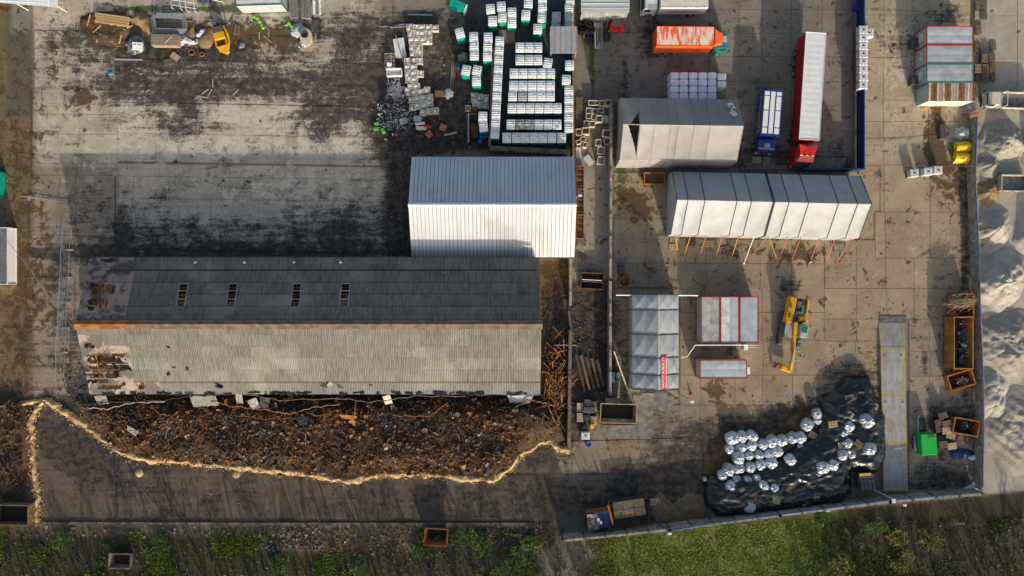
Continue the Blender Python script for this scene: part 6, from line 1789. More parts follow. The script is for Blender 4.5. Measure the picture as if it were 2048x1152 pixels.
for i,(px,py) in enumerate(((279,946),(473,948),(850,950),(447,1000))[:3]):
    m=MB(); K=18
    for j in range(5):
        for k2_ in range(K):
            a=2*math.pi*k2_/K; r=.55*(j/4)*(1+.25*fbm(math.cos(a),math.sin(a),1.2,2,i)); m.v.append((r*math.cos(a),r*math.sin(a),.22*(1-(j/4)**2)+.0))
    for j in range(4):
        for q in range(K):
            a=j*K+q; b=j*K+(q+1)%K; m.f.append((a,a+K,b+K,b)); m.m.append(0)
    o=m.build('sand_pile',m_berm); o.location=(*G(px,py),.01); tag(o,'small round sand pile on a drain cover south of the berm','sand pile','round sand piles')

# ------------------------------------------------------------------ sand heaps in the depot
m_sand=mat('pale_sand',(.37,.34,.29),(.31,.285,.24),.7,.4,.62,.95,bump=.5,c3=(.40,.365,.31),s3=.3,var=.05)
m_grav=mat('grey_gravel',(.31,.285,.24),(.24,.22,.185),4,.4,.62,.95,bump=.7,var=.05)
def heap(label,px,py,rx,ry,h,mt,seed,top=.0):
    x,y=G(px,py); rx/=15; ry/=15; m=MB(); n=44; K=84
    for j in range(n+1):
        r=j/n
        for i in range(K):
            a=2*math.pi*i/K; e=1+.5*fbm(math.cos(a)*1.1,math.sin(a)*1.1,1,3,seed)
            X,Y=rx*r*e*math.cos(a),ry*r*e*math.sin(a)
            z=h*max(0,(1-r)-(0 if r>top else 0)) if r>top else h*(1-top)
            z*=(1+.8*fbm(X+seed,Y,.28,4,seed+1))*.72
            z-=.05*h*max(0,1-abs(fbm(X,Y,.5,3,seed+6))*7)*min(1,(1-r)*3)
            z+=.07*h*fbm(X,Y,1.1,4,seed+2)*(1-r)*2*min(1,r*3)+.05*math.sin((X*.8+Y)*4.2)*min(1,(1-r)*3)*(1 if seed in (57,59,55) else 0)
            m.v.append((X,Y,max(z,0) if r<1 else -.02))
    for j in range(n):
        for i in range(K):
            a=j*K+i; b=j*K+(i+1)%K; m.f.append((a,a+K,b+K,b)); m.m.append(0)
    o=m.build('sand_heap',mt,None,True); o.location=(x,y,.0); tag(o,label,'sand heap'); return o
heap('grey gravel heap just behind the tipper truck',2005,285,48,42,2.8,m_grav,51,.15)
heap('rounded gravel heap between tipper truck and wall',1978,330,26,30,1.6,m_grav,52,.1)
heap('tan earth heap near the concrete trough',1975,385,22,26,1.2,m_sandy,53,.2)
heap('pale sand heap with sharp crest against the block wall',1985,455,36,38,2.2,m_sand,54,.1)
heap('broad pale sand heap in the middle of the depot',2000,560,58,62,2.9,m_sand,55,.1)
heap('sand heap running out of the frame beside the concrete trough',2070,470,42,60,3.0,m_sand,56,.1)
heap('wide low grey sand heap with dozer ridges',2010,690,75,70,2.2,m_grav,57,.25)
heap('low sand heap by the block wall end',1985,790,34,60,1.6,m_sand,58,.2)
heap('wide grey sand field at the south end of the depot',2035,860,80,85,1.6,m_grav,59,.35)
heap('gravel heap at the depot edge north of the concrete trough',2075,300,40,50,2.6,m_grav,60,.1)
# ------------------------------------------------------------------ clutter in the north west
def bars(name,label,cx,cy,L,W,n,rz,mt,cat='timber',z=.1,hh=.12,layers=2,px_h=.3):
    x,y=G(cx,cy,px_h); t=thing(name,label,cat,(x,y,.05),R(rz))
    for l in range(layers):
        for i in range(n):
            m=MB(); m.box((random.uniform(-.08,.08),-W/2+W*(i+.5)/n,z+l*(hh+.01)),(L+random.uniform(-.1,.1),W/n*.82,hh)); m.build('plank',mt,t)
    return t
bars('timber_stack','stack of yellow timber beams beside the sand heap',225,40,4.4,1.3,4,-8,m_woodn,z=.15,hh=.2)
bars('timber_stack','grey weathered plank stack next to the white container, wider',589,14,3.2,1.1,5,92,m_woodd if 0 else mat('grey_wood',(.24,.23,.22),(.16,.15,.145),4,.4,.62,.85,var=.2),z=.3,hh=.25)
bars('timber_stack','grey weathered plank stack beside the white wrapped bundle',613,12,3.6,1.2,5,91,mat('grey_wood',(.24,.23,.22)),z=.3,hh=.3)
t=bars('wrapped_bundle','bundle half wrapped in torn white film next to the plank stacks',636,10,3.0,.9,4,92,mat('grey_wood',(.24,.23,.22)),'bundle',z=.3,hh=.25)
m=MB(); m.grid(10,16,lambda u,v:(-1.5+3.0*v,(u-.5)*1.1,.74+.10*fbm(u*5,v*7,1,3,2)),keep=lambda u,v:abs(u-.5)>.16 or v>.8); m.build('torn_film',m_white,t)
bars('timber_stack','small stack of old boards leaning beside the yellow loader wreck',475,60,1.2,.6,2,88,m_woodd,layers=1)
# stack of galvanised fence panels
x,y=G(340,47,.6); t=thing('fence_panel_stack','stack of galvanised mesh fence panels on the soil','fence panels',(x,y,.05),R(-2))
for i in range(9):
    m=MB(); W,Hh=4.1,2.0; dx=.09*i-.4; z=.1+.07*i; dy=.06*i-.2
    for p,q in (((-W/2,-Hh/2),(W/2,-Hh/2)),((-W/2,Hh/2),(W/2,Hh/2)),((-W/2,-Hh/2),(-W/2-.35,Hh/2)),((W/2,-Hh/2),(W/2-.35,Hh/2))): m.cyl((p[0]+dx,p[1]+dy,z),(q[0]+dx,q[1]+dy,z),.035,n=5)
    if i==8:
     for k2_ in range(1,8): m.cyl((-W/2+dx,-Hh/2+k2_*.25+dy,z),(W/2+dx,-Hh/2+k2_*.25+dy,z),.010,n=3)
    m.build('fence_panel',m_steel,t)
x,y=G(358,30); t=thing('mesh_fence','single wire mesh panel lying flat behind the stacked fence panels','fence panel',(x,y,.04))
m=MB()
for a,b in (((-1.9,-.9),(1.9,-.9)),((-1.9,.9),(1.9,.9)),((-1.9,-.9),(-1.9,.9)),((1.9,-.9),(1.9,.9))): m.cyl((*a,.05),(*b,.05),.03,n=5)
m.build('frame',m_steel,t)
m=MB()
for i in range(1,15): m.cyl((-1.9+i*.25,-.9,.05),(-1.9+i*.25,.9,.05),.008,n=3)
m.build('mesh',m_steel,t)
# wooden crate box
x,y=G(330,80,.9); t=thing('wooden_crate','big weathered wooden crate with closed lid in front of the fence panels','crate',(x,y,.05),R(-1))
m=MB(); m.box((0,0,.45),(3.5,1.5,.85)); m.build('body',mat('crate_wood',(.36,.26,.15),(.26,.19,.11),2,.4,.6,.85),t)
for i in range(4):
    m=MB(); m.box((0,-.54+i*.36,.92),(3.55,.33,.07)); m.build('lid_board',mat('crate_lid',(.25,.215,.16),(.19,.16,.12),2,.4,.6,.85,var=.15),t)
m=MB(); m.box((.5,0,1.0),(1.2,.14,.05),R(45)); m.build('loose_board',m_woodn,t)
# plastic sheet heaps
m_bw=mat('white_black_film',(.55,.56,.58),(.04,.045,.055),1.6,.46,.54,.4,var=0,spec=.5)
m_bw2=mat('dark_film',(.05,.06,.07),(.16,.18,.20),1.8,.46,.58,.35,var=0,spec=.5)
crumple('plastic_film','heap of dark and white plastic film with a white box',271,90,19,20,.7,m_bw2,'plastic film',seed=61)
m=MB(); m.box((0,0,.1),(1.35,.95,.25)); m.box((-.3,0,.25),(.35,.2,.08)); m.box((.3,0,.25),(.35,.2,.08)); o=m.build('foam_block',m_white); o.location=(*G(275,92,.8),.62); o.rotation_euler=(.05,0,R(-3)); tag(o,'white foam block lying on the dark film heap','foam block')
crumple('plastic_film','streaked white and black plastic film heap beside the crate',375,83,20,11,.55,m_bw,'plastic film',seed=62)
crumple('plastic_film','white and black film curling up behind the crate heap',402,66,12,11,.5,m_bw,'plastic film',seed=63)
crumple('plastic_film','torn dark film pieces right of the yellow loader wreck',482,90,8,7,.3,m_bw2,'plastic film',seed=64)
crumple('plastic_film','dark pond-like film patch on soil near the timber',170,70,10,6,.12,m_bw2,'plastic film',seed=65)
# yellow loader wreck
x,y=G(446,76,.9); t=thing('loader_wreck','yellow compact loader wreck without cab, slots in its body','loader',(x,y,.05),R(14))
m=MB(); m.box((-.35,1.15,.8),(1.35,.75,.7)); m.build('radiator_grille',mat('dusty_grille',(.12,.10,.08),(.08,.07,.05),4),t)
m=MB(); m.box((-.35,.35,.9),(1.45,.9,.5)); bevel(m.build('hood',m_yel,t),.06)
for s in (-1,1):
    m=MB(); m.box((-.35+s*.68,-.4,.75),(.16,1.3,.5)); m.build('side_beam',m_yel,t)
m=MB(); m.box((-.35,-.5,.55),(1.1,1.0,.2)); m.build('cockpit_floor',m_dark,t)
m=MB(); m.add([(-1.0,-1.0,.4),(.4,-1.0,.4),(.3,-1.9,.4),(-.1,-2.1,.4),(-.9,-1.6,.4),(-1.0,-1.0,.95),(.4,-1.0,.95),(.3,-1.9,.8),(-.1,-2.1,.8),(-.9,-1.6,.8)],[(4,3,2,1,0),(5,6,7,8,9),(0,1,6,5),(1,2,7,6),(2,3,8,7),(3,4,9,8),(4,0,5,9)]); m.build('nose',m_yel,t)
m=MB(); m.tube([(.55,1.4,1.1),(.8,.4,1.2),(.75,-.7,1.0),(.3,-1.6,.8)],.13,6); m.build('lift_arm',m_yel,t)
m=MB()
for s in (-.2,.35): m.box((s-.2,1.9,.25),(.1,1.1,.08))
m.build('fork',m_dark,t)
# ladder
x,y=G(474,60); t=thing('ladder','short wooden ladder lying beside the yellow loader wreck','ladder',(x,y,.08),R(85))
m=MB()
for s in (-.22,.22): m.box((0,s,.04),(1.4,.08,.06))
m.build('rail',mat('pale_wood',(.42,.36,.28),(.34,.29,.22),3),t)
for i in range(4):
    m=MB(); m.box((-.55+i*.36,0,.04),(.07,.40,.04)); m.build('rung',mat('pale_wood',(.42,.36,.28)),t)
# green tarps
m_lime=mat('lime_fabric',(.20,.52,.03),(.15,.40,.03),3,.4,.6,.6,var=0)
def rope(name,label,P,r,mt,cat,z=.18):
    m=MB(); m.tube([(*G(a,b),z+.06*math.sin(i*1.7)) for i,(a,b) in enumerate(P)],r,7); o=m.build(name,mt,None,True); tag(o,label,cat); return o
rope('rolled_tarp','lime green rolled tarp lying across pale concrete',[(507,34),(513,37),(519,41),(523,48),(526,55),(529,59)],.22,m_lime,'tarp')
rope('rolled_tarp','dark sheet lying against the lime green roll',[(509,40),(514,46),(520,40),(527,46),(533,54)],.2,m_bw2,'tarp',.12)
rope('rolled_tarp','lime green straps lying beside the covered boat',[(573,52),(577,50),(580,44),(583,56),(588,54),(596,54),(603,52)],.15,m_lime,'tarp')
# covered boat like tub
x,y=G(612,74,.8); t=thing('tub','round pale tub with dark opening, half covered by grey blue sheet','tub',(x,y,.05),R(10))
m=MB(); n=16
for j in range(4):
    for i in range(n):
        a=2*math.pi*i/n; rr=(.75,.95,1.0,.75)[j]; z=(0,.5,.75,.8)[j]; m.v.append((rr*math.cos(a)*.85,rr*math.sin(a)*1.25,z))
for j in range(3):
    for i in range(n): a=j*n+i; b=j*n+(i+1)%n; m.f.append((a,b,b+n,a+n)); m.m.append(0)
m.f.append(tuple(range(3*n,4*n))); m.m.append(0)
m.build('shell',mat('pale_tub',(.55,.48,.38),(.46,.40,.31),2,.4,.6,.6),t)
m=MB(); m.torus((-.1,.3,.85),.38,.12,14,6); m.cyl((-.1,.3,.82),(-.1,.3,.86),.36,n=14); m.build('drum',m_black,t)
o=crumple('tarpaulin','grey blue sheet pulled over the pale tub',597,62,14,14,.6,m_croof,'tarpaulin',seed=71)
crumple('plastic_film','dark film with white edge under the pale tub',604,88,10,9,.35,m_bw,'plastic film',seed=72)
# concrete step, shelf frames, dark wreck, white canopy
m=MB(); m.box((0,0,.1),(1.6,1.4,.2)); o=bevel(m.build('concrete_step',mat('pale_conc',(.42,.37,.31),(.34,.30,.25),3)),.04); o.location=(*G(512,16),.03); tag(o,'square pale concrete step before the white container','step')
x,y=G(368,5,.9); t=thing('shelf_frame','white tubular shelf frame at the yard edge','frame',(x,y,.04),R(-8))
m=MB()
for xx in (-1.5,-.3,.4,1.6): m.cyl((xx,-.9,.9),(xx-.6,1.4,.9),.045,n=5); m.cyl((xx,-.9,0),(xx,-.9,.9),.045,n=5)
for yy in (-.6,.1,.8): m.cyl((-1.6-yy*.25,yy,.9),(1.6-yy*.25,yy,.9),.035,n=5)
m.build('tubes',m_white,t)
x,y=G(407,2,.8); t=thing('engine_wreck','dark engine wreck with tyre at the yard edge','engine',(x,y,.04))
m=MB(); m.box((0,.4,.4),(1.6,1.4,.8)); m.cyl((.1,-.2,.85),(.1,-.2,.95),.4,n=14); bevel(m.build('block',mat('greasy_metal',(.10,.12,.13))),.08).parent=t
m=MB(); m.torus((1.0,-.3,.35),.35,.14,14,8,Matrix.Rotation(1.3,4,'X')); m.build('tyre',m_black,t)
m=MB(); m.cyl((1.2,.2,.6),(2.6,-.1,.6),.05); m.build('pole',m_white,t)
a=G(-14,-18,3.0); t=thing('white_canopy','white translucent panel canopy at the corner of the brown track','canopy',(a[0],a[1],0),R(-2))
for i in range(5):
    m=MB(); 
    x0=-3.0+i*2.55; w=2.5 if i<4 else 1.2
    m.add([(x0,-1.3-.12*i,3.0),(x0+w,-1.3-.12*(i+1),3.0),(x0+w,2.5,3.4),(x0,2.5,3.4)],[(0,1,2,3)]); m.build('roof_panel',m_troof,t)
m=MB()
for i in range(6): m.cyl((-3.0+i*2.55 if i<5 else 8.4,-1.3-.12*i,3.03),(-3.0+i*2.55 if i<5 else 8.4,2.5,3.43),.05,n=5)
for yy in (-1.0,0,1.2): m.cyl((-3,yy-.1,3.15+yy*.1),(8.4,yy-.4,3.12+yy*.1),.04,n=5)
for xx in (-2.5,2.5,7.6): m.cyl((xx,-1.2,0),(xx,-1.2,3.0),.06,n=6); m.cyl((xx,2.3,0),(xx,2.3,3.4),.06,n=6)
m.build('frame',m_white,t)
# planks, sticks, rags on the yard
def stick(px,py,L,w,rz,mt,lab,z=.06,grp=None,name='plank',cat='plank'):
    m=MB(); m.box((0,0,.03),(L,w,.06)); o=m.build(name,mt); o.location=(*G(px,py),z-.03); o.rotation_euler=(0,0,R(rz)); tag(o,lab,cat,grp)
m_pw=mat('pale_wood',(.42,.36,.28))
stick(257,119.5,3.8,.18,-1,m_pw,'long pale bar lying alone on the dark soil')
for px,py,L,rz in ((398,192,1.2,38),(408,185,1.5,32),(405,194,1.6,-10),(420,186,1.2,60),(472,185,1.0,45),(426,167,1.1,90),(296,182,.6,30),(283,148,.5,15)): stick(px,py,L,.12,rz,m_pw,'small pale stick lying on the stained slabs','' or .06,'loose sticks on the slabs')
for px,py,L,rz in ((535,78,1.4,-42),(548,99,1.1,-42),(632,74,1.0,90),(538,66,1.0,88),(519,72,1.0,90),(655,76,.6,-40)): stick(px,py,L,.10,rz,m_pw,'thin pale lath on the dark patch below the lime roll',.06,'loose laths near the lime roll')
for px,py,L,w,rz,mt in ((180,42,1.6,.16,75,m_woodn),(199,57,1.9,.14,42,m_woodn),(206,71,1.6,.12,-25,m_steel),(212,76,1.8,.14,-22,m_steel),(220,80,1.5,.12,-25,m_pw),(198,78,1.2,.18,70,m_pw),(237,67,1.2,.16,-25,m_steel),(243,80,1.2,.18,75,m_pw),(252,68,1.4,.2,70,m_woodd),(228,87,.9,.1,-28,m_pw),(258,57,1.4,.1,28,m_woodn),(232,52,1.2,.3,-3,m_pw)): stick(px,py,L,w,rz,mt,'board or steel offcut scattered below the timber beams',.25,'offcuts below the timber beams')
crumple('rag','blue rag lying on the stained slab',222,147,5,5,.25,mat('bright_blue_rag',(.03,.25,.55),None,var=0),'rag',seed=81)
for i,(px,py,r) in enumerate(((384,105,.38),(405,109,.28))):
    m=MB(); m.torus((0,0,.1),r,.1,16,6); o=m.build('rusty_ring',m_rust,None,True); o.location=(*G(px,py),.05); tag(o,['large rusty ring on dark soil','smaller rusty ring on dark soil'][i],'ring')
for px,py,L,rz in ((385,93,1.3,5),(381,98,1.2,-8),(372,87,1.0,12)): stick(px,py,L,.14,rz,m_woodd,'old board below the streaked film heap',.1,'old boards by the film heap')
# white corrugated tub, cage, bath in the middle
x,y=G(799,95,.5); t=thing('corrugated_bin','white corrugated plastic lid panel with a pole across','panel',(x,y,.3),R(9))
m=MB(); m.grid(24,4,lambda u,v:((u-.5)*1.45,(v-.5)*2.6,.04*math.sin(u*math.pi*8)));  m.build('corrugated_sheet',m_white,t)
m=MB(); m.box((0,0,-.15),(1.35,2.5,.2)); m.build('base',m_dark,t)
m=MB(); m.cyl((-.3,1.9,.1),(.2,-1.9,.1),.06,n=6); m.build('pole',m_concw,t)
x,y=G(780,122,.7); t=thing('wire_cage','wire cage with coloured rubbish inside','cage',(x,y,.04),R(1))
m=MB()
for i in range(8): m.cyl((-.65+i*.186,-.95,.8),(-.65+i*.186,.95,.8),.02,n=4)
for j in range(3): m.cyl((-.65,-.95+j*.95,.8),(.65,-.95+j*.95,.8),.025,n=4)
for sx in (-.65,.65):
    for sy in (-.95,.95): m.cyl((sx,sy,0),(sx,sy,.8),.03,n=5)
m.build('cage',mat('pinkish_wire',(.45,.33,.3),None,var=0),t)
scrap('coloured rubbish in the wire cage',780,117,.2,7,7,40,[m_redp,m_yel,m_cream,m_teal],.4,'rubbish','rubbish',(.1,.3))
crumple('plastic_sack','small pale blue sack on the wire cage',781,132,6,5,.4,m_cube,'sack',z=.75,seed=85)
x,y=G(788,144,.8); t=thing('bath_tub','white tub lying lengthwise, half round inside','tub',(x,y,.04),R(2))
m=MB(); 
for k2_ in range(9):
    a=math.pi*k2_/8; m.v.append((-.95,.42*math.cos(a),.75-.6*math.sin(a)*.6)); m.v.append((.95,.42*math.cos(a),.75-.6*math.sin(a)*.6))
for k2_ in range(8): m.f.append((2*k2_,2*k2_+1,2*k2_+3,2*k2_+2)); m.m.append(0)
m.build('basin',m_white,t)
m=MB()
for s in (-1,1): m.box((0,s*.46,.4),(2.0,.07,.78)); m.box((s*.98,0,.4),(.07,.85,.78))
m.build('side_wall',m_white,t)
m=MB()
for i in range(160):
    x,y=G(792+random.gauss(0,6.5),183+random.gauss(0,9)); a=random.uniform(0,6.3); L=random.uniform(.3,1.0); z=.1+random.uniform(0,.5)
    m.cyl((x,y,z),(x+L*math.cos(a),y+L*math.sin(a),z+random.uniform(-.1,.2)),.025,n=4,mi=random.choice((0,0,1)))
o=m.build('wire_tangle',[mat('lilac_wire',(.42,.38,.46),None,var=0),m_white]); tag(o,'tangle of lilac and white wires and tubes','wire tangle',None,'stuff')
scrap('mixed dark scrap heap below the wire tangle',795,232,.05,50,40,900,[m_black,m_dark,m_steel,m_char,m_cream,mat('bluish_scrap',(.16,.27,.34)),m_concw],.35,'mixed_scrap','scrap',(.12,.5))
for px,py,rz in ((754,248,20),(753,258,5),(768,262,-70)):
    m=MB(); m.box((0,0,.25),(.75,.5,.5),taper=.85); o=bevel(m.build('green_tub',mat('leaf_green_plastic',(.10,.32,.06),(.08,.26,.05),3)),.05); o.location=(*G(px,py),.04); o.rotation_euler=(.2,0,R(rz)); tag(o,'green plastic tub in the group of three at the slab edge','tub','green tubs')
for px,py,w,l,rz,mt,lab in ((807,242,1.1,.8,15,m_croof2,'grey rounded tank beside the dark scrap'),(835,237,1.05,.75,0,m_croof,'blue grey tank with hole above the beige cushions'),(840,247,1.3,.4,5,m_cream,'beige long cushion, upper of the pile'),(842,256,1.4,.45,-3,m_cream,'beige long cushion, lower of the pile'),(857,254,.8,.4,-5,m_redp,'red plastic box beside the beige cushions')):
    m=MB(); m.box((0,0,.35),(w,l,.5)); o=bevel(m.build('plastic_box',mt),.12); o.location=(*G(px,py,.5),.04); o.rotation_euler=(0,0,R(rz)); tag(o,lab,'box')
for px,py,rz,lab in ((858,269,35,'salmon red square lid lying turned on soil'),(886,255,-20,'salmon red square box on the slab')):
    m=MB(); m.box((0,0,.2),(.85,.85,.4)); o=m.build('square_box',mat('salmon_plastic',(.50,.16,.09),(.42,.13,.07),2)); o.location=(*G(px,py,.3),.03); o.rotation_euler=(0,0,R(rz)); tag(o,lab,'box')
stick(901,268,1.7,.28,12,m_woodn,'short wooden plank on the brown soil patch',.08)
m=MB(); m.box((0,0,.25),(1.2,.8,.5)); o=m.build('wooden_box',mat('orange_wood',(.40,.22,.08),(.32,.17,.06),2)); o.location=(*G(879,187,.5),.04); tag(o,'orange brown wooden box beside the white crumpled film','box')
crumple('plastic_film','white crumpled film heap beside the wooden box',898,187,10,10,.6,m_white,'plastic film',seed=91)
for i in range(8): stick(903+i*1.1,150+random.uniform(-4,4),random.uniform(4,6),.08,88+random.uniform(-3,3),random.choice((m_woodd,m_steel,m_rust)),'long thin pipe in the bundle between soil and toilets',.08,'pipes in the bundle',name='pipe',cat='pipe')
for px,py,L,rz in ((800,50,3.6,5),(806,54,3.4,4),(840,30,3.3,-2),(780,52,2.4,8)): stick(px,py,L,.16,rz,m_steel,'grey steel beam lying behind the cream tank modules',.08,'steel beams behind the modules',name='steel_beam',cat='beam')
crumple('sacks','yellowish grey sacks in a heap next to the askew toilets',927,115,11,10,.5,mat('yellow_grey_sack',(.36,.34,.20),(.28,.27,.22),1.5,.42,.58),'sacks',seed=95)
m=MB(); m.box((0,0,.4),(2.2,1.6,.8)); o=m.build('crate',mat('box_brown',(.26,.19,.14))); o.location=(*G(1013,72,.8),.03); tag(o,'brown crate of stacked bricks at the end of the brick wall','crate')
m=MB()
for i in range(30): m.box((-1.2+i%15*.17,.3*(i//15),.45+.1*(i%3)),(.13,.28,.12),random.uniform(-.2,.2))
o=m.build('brick_pile',m_brick); o.location=(*G(1010,62),.03); tag(o,'loose red bricks piled behind the brown crate','bricks',None,'stuff')
m=MB(); m.box((0,0,.25),(.9,1.9,.5)); o=m.build('rusty_tray',mat('rust_dark',(.15,.07,.03))); o.location=(*G(949,262,.4),.03); tag(o,'dark rusty tray between steel sheet and blue drums','tray')
m=MB(); m.box((0,0,1.0),(.1,3.8,1.9),ry=.15); o=m.build('steel_sheet',m_steel); o.location=(*G(937,262),.0); tag(o,'upright steel sheet leaning by the rusty tray','sheet')
for px,py,lab in ((936,222,'small cream crate left of the grey modules'),(947,228,'small rusty cream crate right of another')):
    m=MB(); th=.05
    m.box((0,-.35,.3),(.7,th,.6)); m.box((0,.35,.3),(.7,th,.6)); m.box((-.35,0,.3),(th,.65,.6)); m.box((.35,0,.3),(th,.65,.6)); m.box((0,0,.06),(.65,.65,.1)); o=m.build('open_crate',m_cream if px<940 else m_rust2); o.location=(*G(px,py-6,.6),.03); tag(o,lab,'crate')
m=MB(); m.box((0,0,0),(.15,4.6,.1)); o=m.build('wood_plank',m_woodd); o.location=(*G(1158,230),.3); tag(o,'dark wooden planking along the wall by the hollow boxes','planking'); o.scale=(6,1,1)
# grey geotextile south of the work tent
def flat_sheet(name,label,P,mt,seed,z=.05,amp=.10,st=4):
    xs=[p[0] for p in P]; ys=[p[1] for p in P]; x0,x1,y0,y1=min(xs),max(xs),min(ys),max(ys); nx=max(3,int((x1-x0)/st)); ny=max(3,int((y1-y0)/st)); m=MB()
    def fn(u,v):
        px=x0+(x1-x0)*u; py=y0+(y1-y0)*v; X,Y=G(px,py); return (X,Y,z+amp*max(0,1-abs(fbm(X,Y,.8,3,seed))*5)+amp*.5*(fbm(X,Y,2.2,2,seed)+.4))
    m.grid(nx,ny,fn,keep=lambda u,v:poly_in(x0+(x1-x0)*u,y0+(y1-y0)*v,P)); m.f=[tuple(reversed(f)) for f in m.f]
    o=m.build(name,mt,None,True); tag(o,label,'sheet'); return o
m_geo=mat('grey_geotextile',(.20,.19,.165),(.14,.13,.115),1.0,.4,.62,.9,bump=.4,var=0)
flat_sheet('geotextile_sheet','wrinkled grey geotextile spread south of the work tent',[(1265,790),(1325,782),(1355,800),(1330,822),(1305,818),(1308,845),(1300,878),(1215,876),(1200,852),(1275,850)],m_geo,101)
flat_sheet('wet_sheet','dark wet sheet in the alley beside the burned gable',[(1146,690),(1178,676),(1215,690),(1212,780),(1148,782)],m_char,102,amp=.08)
for i in range(5):
    m=MB(); m.box((0,0,.15),(.32,5.2-.4*i,.16)); o=m.build('charred_plank',m_woodd if i%2 else mat('charred_brown',(.10,.06,.045),(.06,.04,.03),2)); o.location=(*G(1160+i*10,745),.1); o.rotation_euler=(.0,0,R(14)); tag(o,'brown charred plank lying in the dark alley','plank','charred planks in the alley')
stick(1141,652,4.0,.25,-82,m_woodd,'leaning brown plank at the north end of the sooty wall',.2)
stick(1128,688,2.9,.12,0,m_steel,'pale steel bar laid across the sooty wall',1.95,None,'steel_bar','bar')
for i,(a,b) in enumerate((((1224,700),(1262,800)),((1232,790),(1240,730)))): 
    A=G(*a); B=G(*b); m=MB(); m.cyl((*A,1.9),(*B,.2),.1,n=6); o=m.build('timber_pole',m_wood); tag(o,['long timber pole leaning between alley wall and skip','short timber pole beside the leaning one'][i],'pole')
for px in (1227,1236):
    m=MB(); m.box((0,0,.5),(.4,1.3,1.0)); o=m.build('teal_cabinet',mat('dull_teal',(.06,.16,.18),(.04,.1,.12),2)); o.location=(*G(px,755,1),.03); tag(o,'narrow dull teal cabinet beside the work tent wall','cabinet','teal cabinets')
for px,py,sx,sy,mt in ((1177,818,1.6,.8,m_dark),(1172,832,.8,.6,m_black),(1184,852,.6,.6,m_yel),(1170,855,.7,.5,m_woodd)):
    m=MB(); m.box((0,0,.35),(sx,sy,.7)); o=bevel(m.build('machine_part',mt),.08); o.location=(*G(px,py,.6),.5 if py<840 else .04); tag(o,'machine parts piled on pallets west of the open skip','machine part','machine parts on pallets')

# ------------------------------------------------------------------ litter and rubble strewn in the scrub
def scatter(name,label,regions,n,mats,sz,cat='litter',z=.03):
    m=MB(); rnd=random.Random(hash(name)%1000 if False else len(name)*7)
    tot=sum(r[4] for r in regions)
    for i in range(n):
        r=rnd.choices(regions,[q[4] for q in regions])[0]
        px=rnd.uniform(r[0],r[1]); py=rnd.uniform(r[2],r[3]); X,Y=G(px,py); a=rnd.uniform(*sz)*rnd.random()**.5
        m.box((X,Y,z+a*.2),(a,a*rnd.uniform(.3,1),a*.4),rnd.uniform(0,6),rnd.randrange(len(mats)),rnd.uniform(-.4,.4),rnd.uniform(-.4,.4),taper=rnd.uniform(.5,1))
    o=m.build(name,mats); tag(o,label,cat,None,'stuff')
scatter('rubble','broken stones and rubble along the kerb in the scrub',[(520,640,1052,1100,3),(640,840,1052,1110,2),(0,520,1052,1075,1),(960,1100,1050,1095,1.5)],1300,[m_concd,m_concd,m_brick,m_concw],(.12,.5),'rubble')
scatter('chips','small stones and chips lying on the yard',[(70,800,40,510,4),(760,980,20,310,3),(80,1130,960,1045,2),(1230,1760,350,870,2),(1720,1940,0,980,2),(1140,1220,350,800,2),(0,66,0,780,1)],1500,[m_char,m_woodd,m_concw,m_pw],(.05,.22),'chips')
scatter('ash_lumps','dark ash lumps beside the waste heap and soot patches',[(760,940,200,310,3),(1085,1140,520,900,2),(1146,1215,600,800,2),(100,170,700,800,1),(780,818,330,510,2)],900,[m_char,m_woodd,m_rust],(.1,.35),'ash')

# ------------------------------------------------------------------ grass, scrub, bushes
def edge_y(px): return 1052.0 if px<1130 else 1078-(px-1130)*0.108
m_gr=[mat('grass_bright',(.15,.20,.02),(.11,.15,.016),2,.4,.6,.9,var=0),mat('grass_mid',(.065,.105,.014),(.05,.08,.012),2,.4,.6,.9,var=0),mat('grass_dry',(.19,.165,.075),(.14,.12,.055),2,.4,.6,.9,var=0)]
def grass():
    rnd=random.Random(3); m=MB(); c=0
    while c<24000:
        px=rnd.uniform(-60,2110); py=rnd.uniform(1040,1185)
        if py<edge_y(px)+9: continue
        d=fbm(px/15,py/15,.16,3,21)
        if 560<px<840 and py<1108 and rnd.random()<.85: continue
        if px<560 and py<1076 and rnd.random()<.6: continue
        lit=rnd.random()<max(0,min(1,(px-1190-60*fbm(py/15,3,.3,2,4))/50))*max(0,min(1,(1720+120*fbm(px/15,py/15,.25,3,5)-px)/130))  # painted sunlit patch: tufts here get brighter colour and shorter blades
        if lit and fbm(px/15,py/15,.5,3,44)<-.05 and rnd.random()<.75: continue
        if not lit and d<.0 and rnd.random()<.86: continue
        if not lit and d<.1 and rnd.random()<.4: continue
        k=0 if d>.02 else 1
        if 1060<px<1200 and rnd.random()<.6: k=2
        if px>1640: k=1 if rnd.random()<.7 else 2
        if rnd.random()<.1: k=2
        c+=1
        X,Y=G(px,py); h=rnd.uniform(.06,.2) if lit else rnd.uniform(.12,.42)
        if lit and k!=2: k=0 if rnd.random()<.75 else 1
        for q in range(2):
            a=rnd.uniform(0,6.3); w=.05+.05*rnd.random(); t=rnd.uniform(.1,.35)
            dx,dy=math.cos(a),math.sin(a)
            b=len(m.v); m.v+= [(X-dy*w,Y+dx*w,0),(X+dy*w,Y-dx*w,0),(X+dx*t,Y+dy*t,h)]; m.f.append((b,b+1,b+2)); m.m.append(k)
    o=m.build('grass',m_gr); tag(o,'rough green grass growing south of the yard','grass',None,'stuff')
grass()
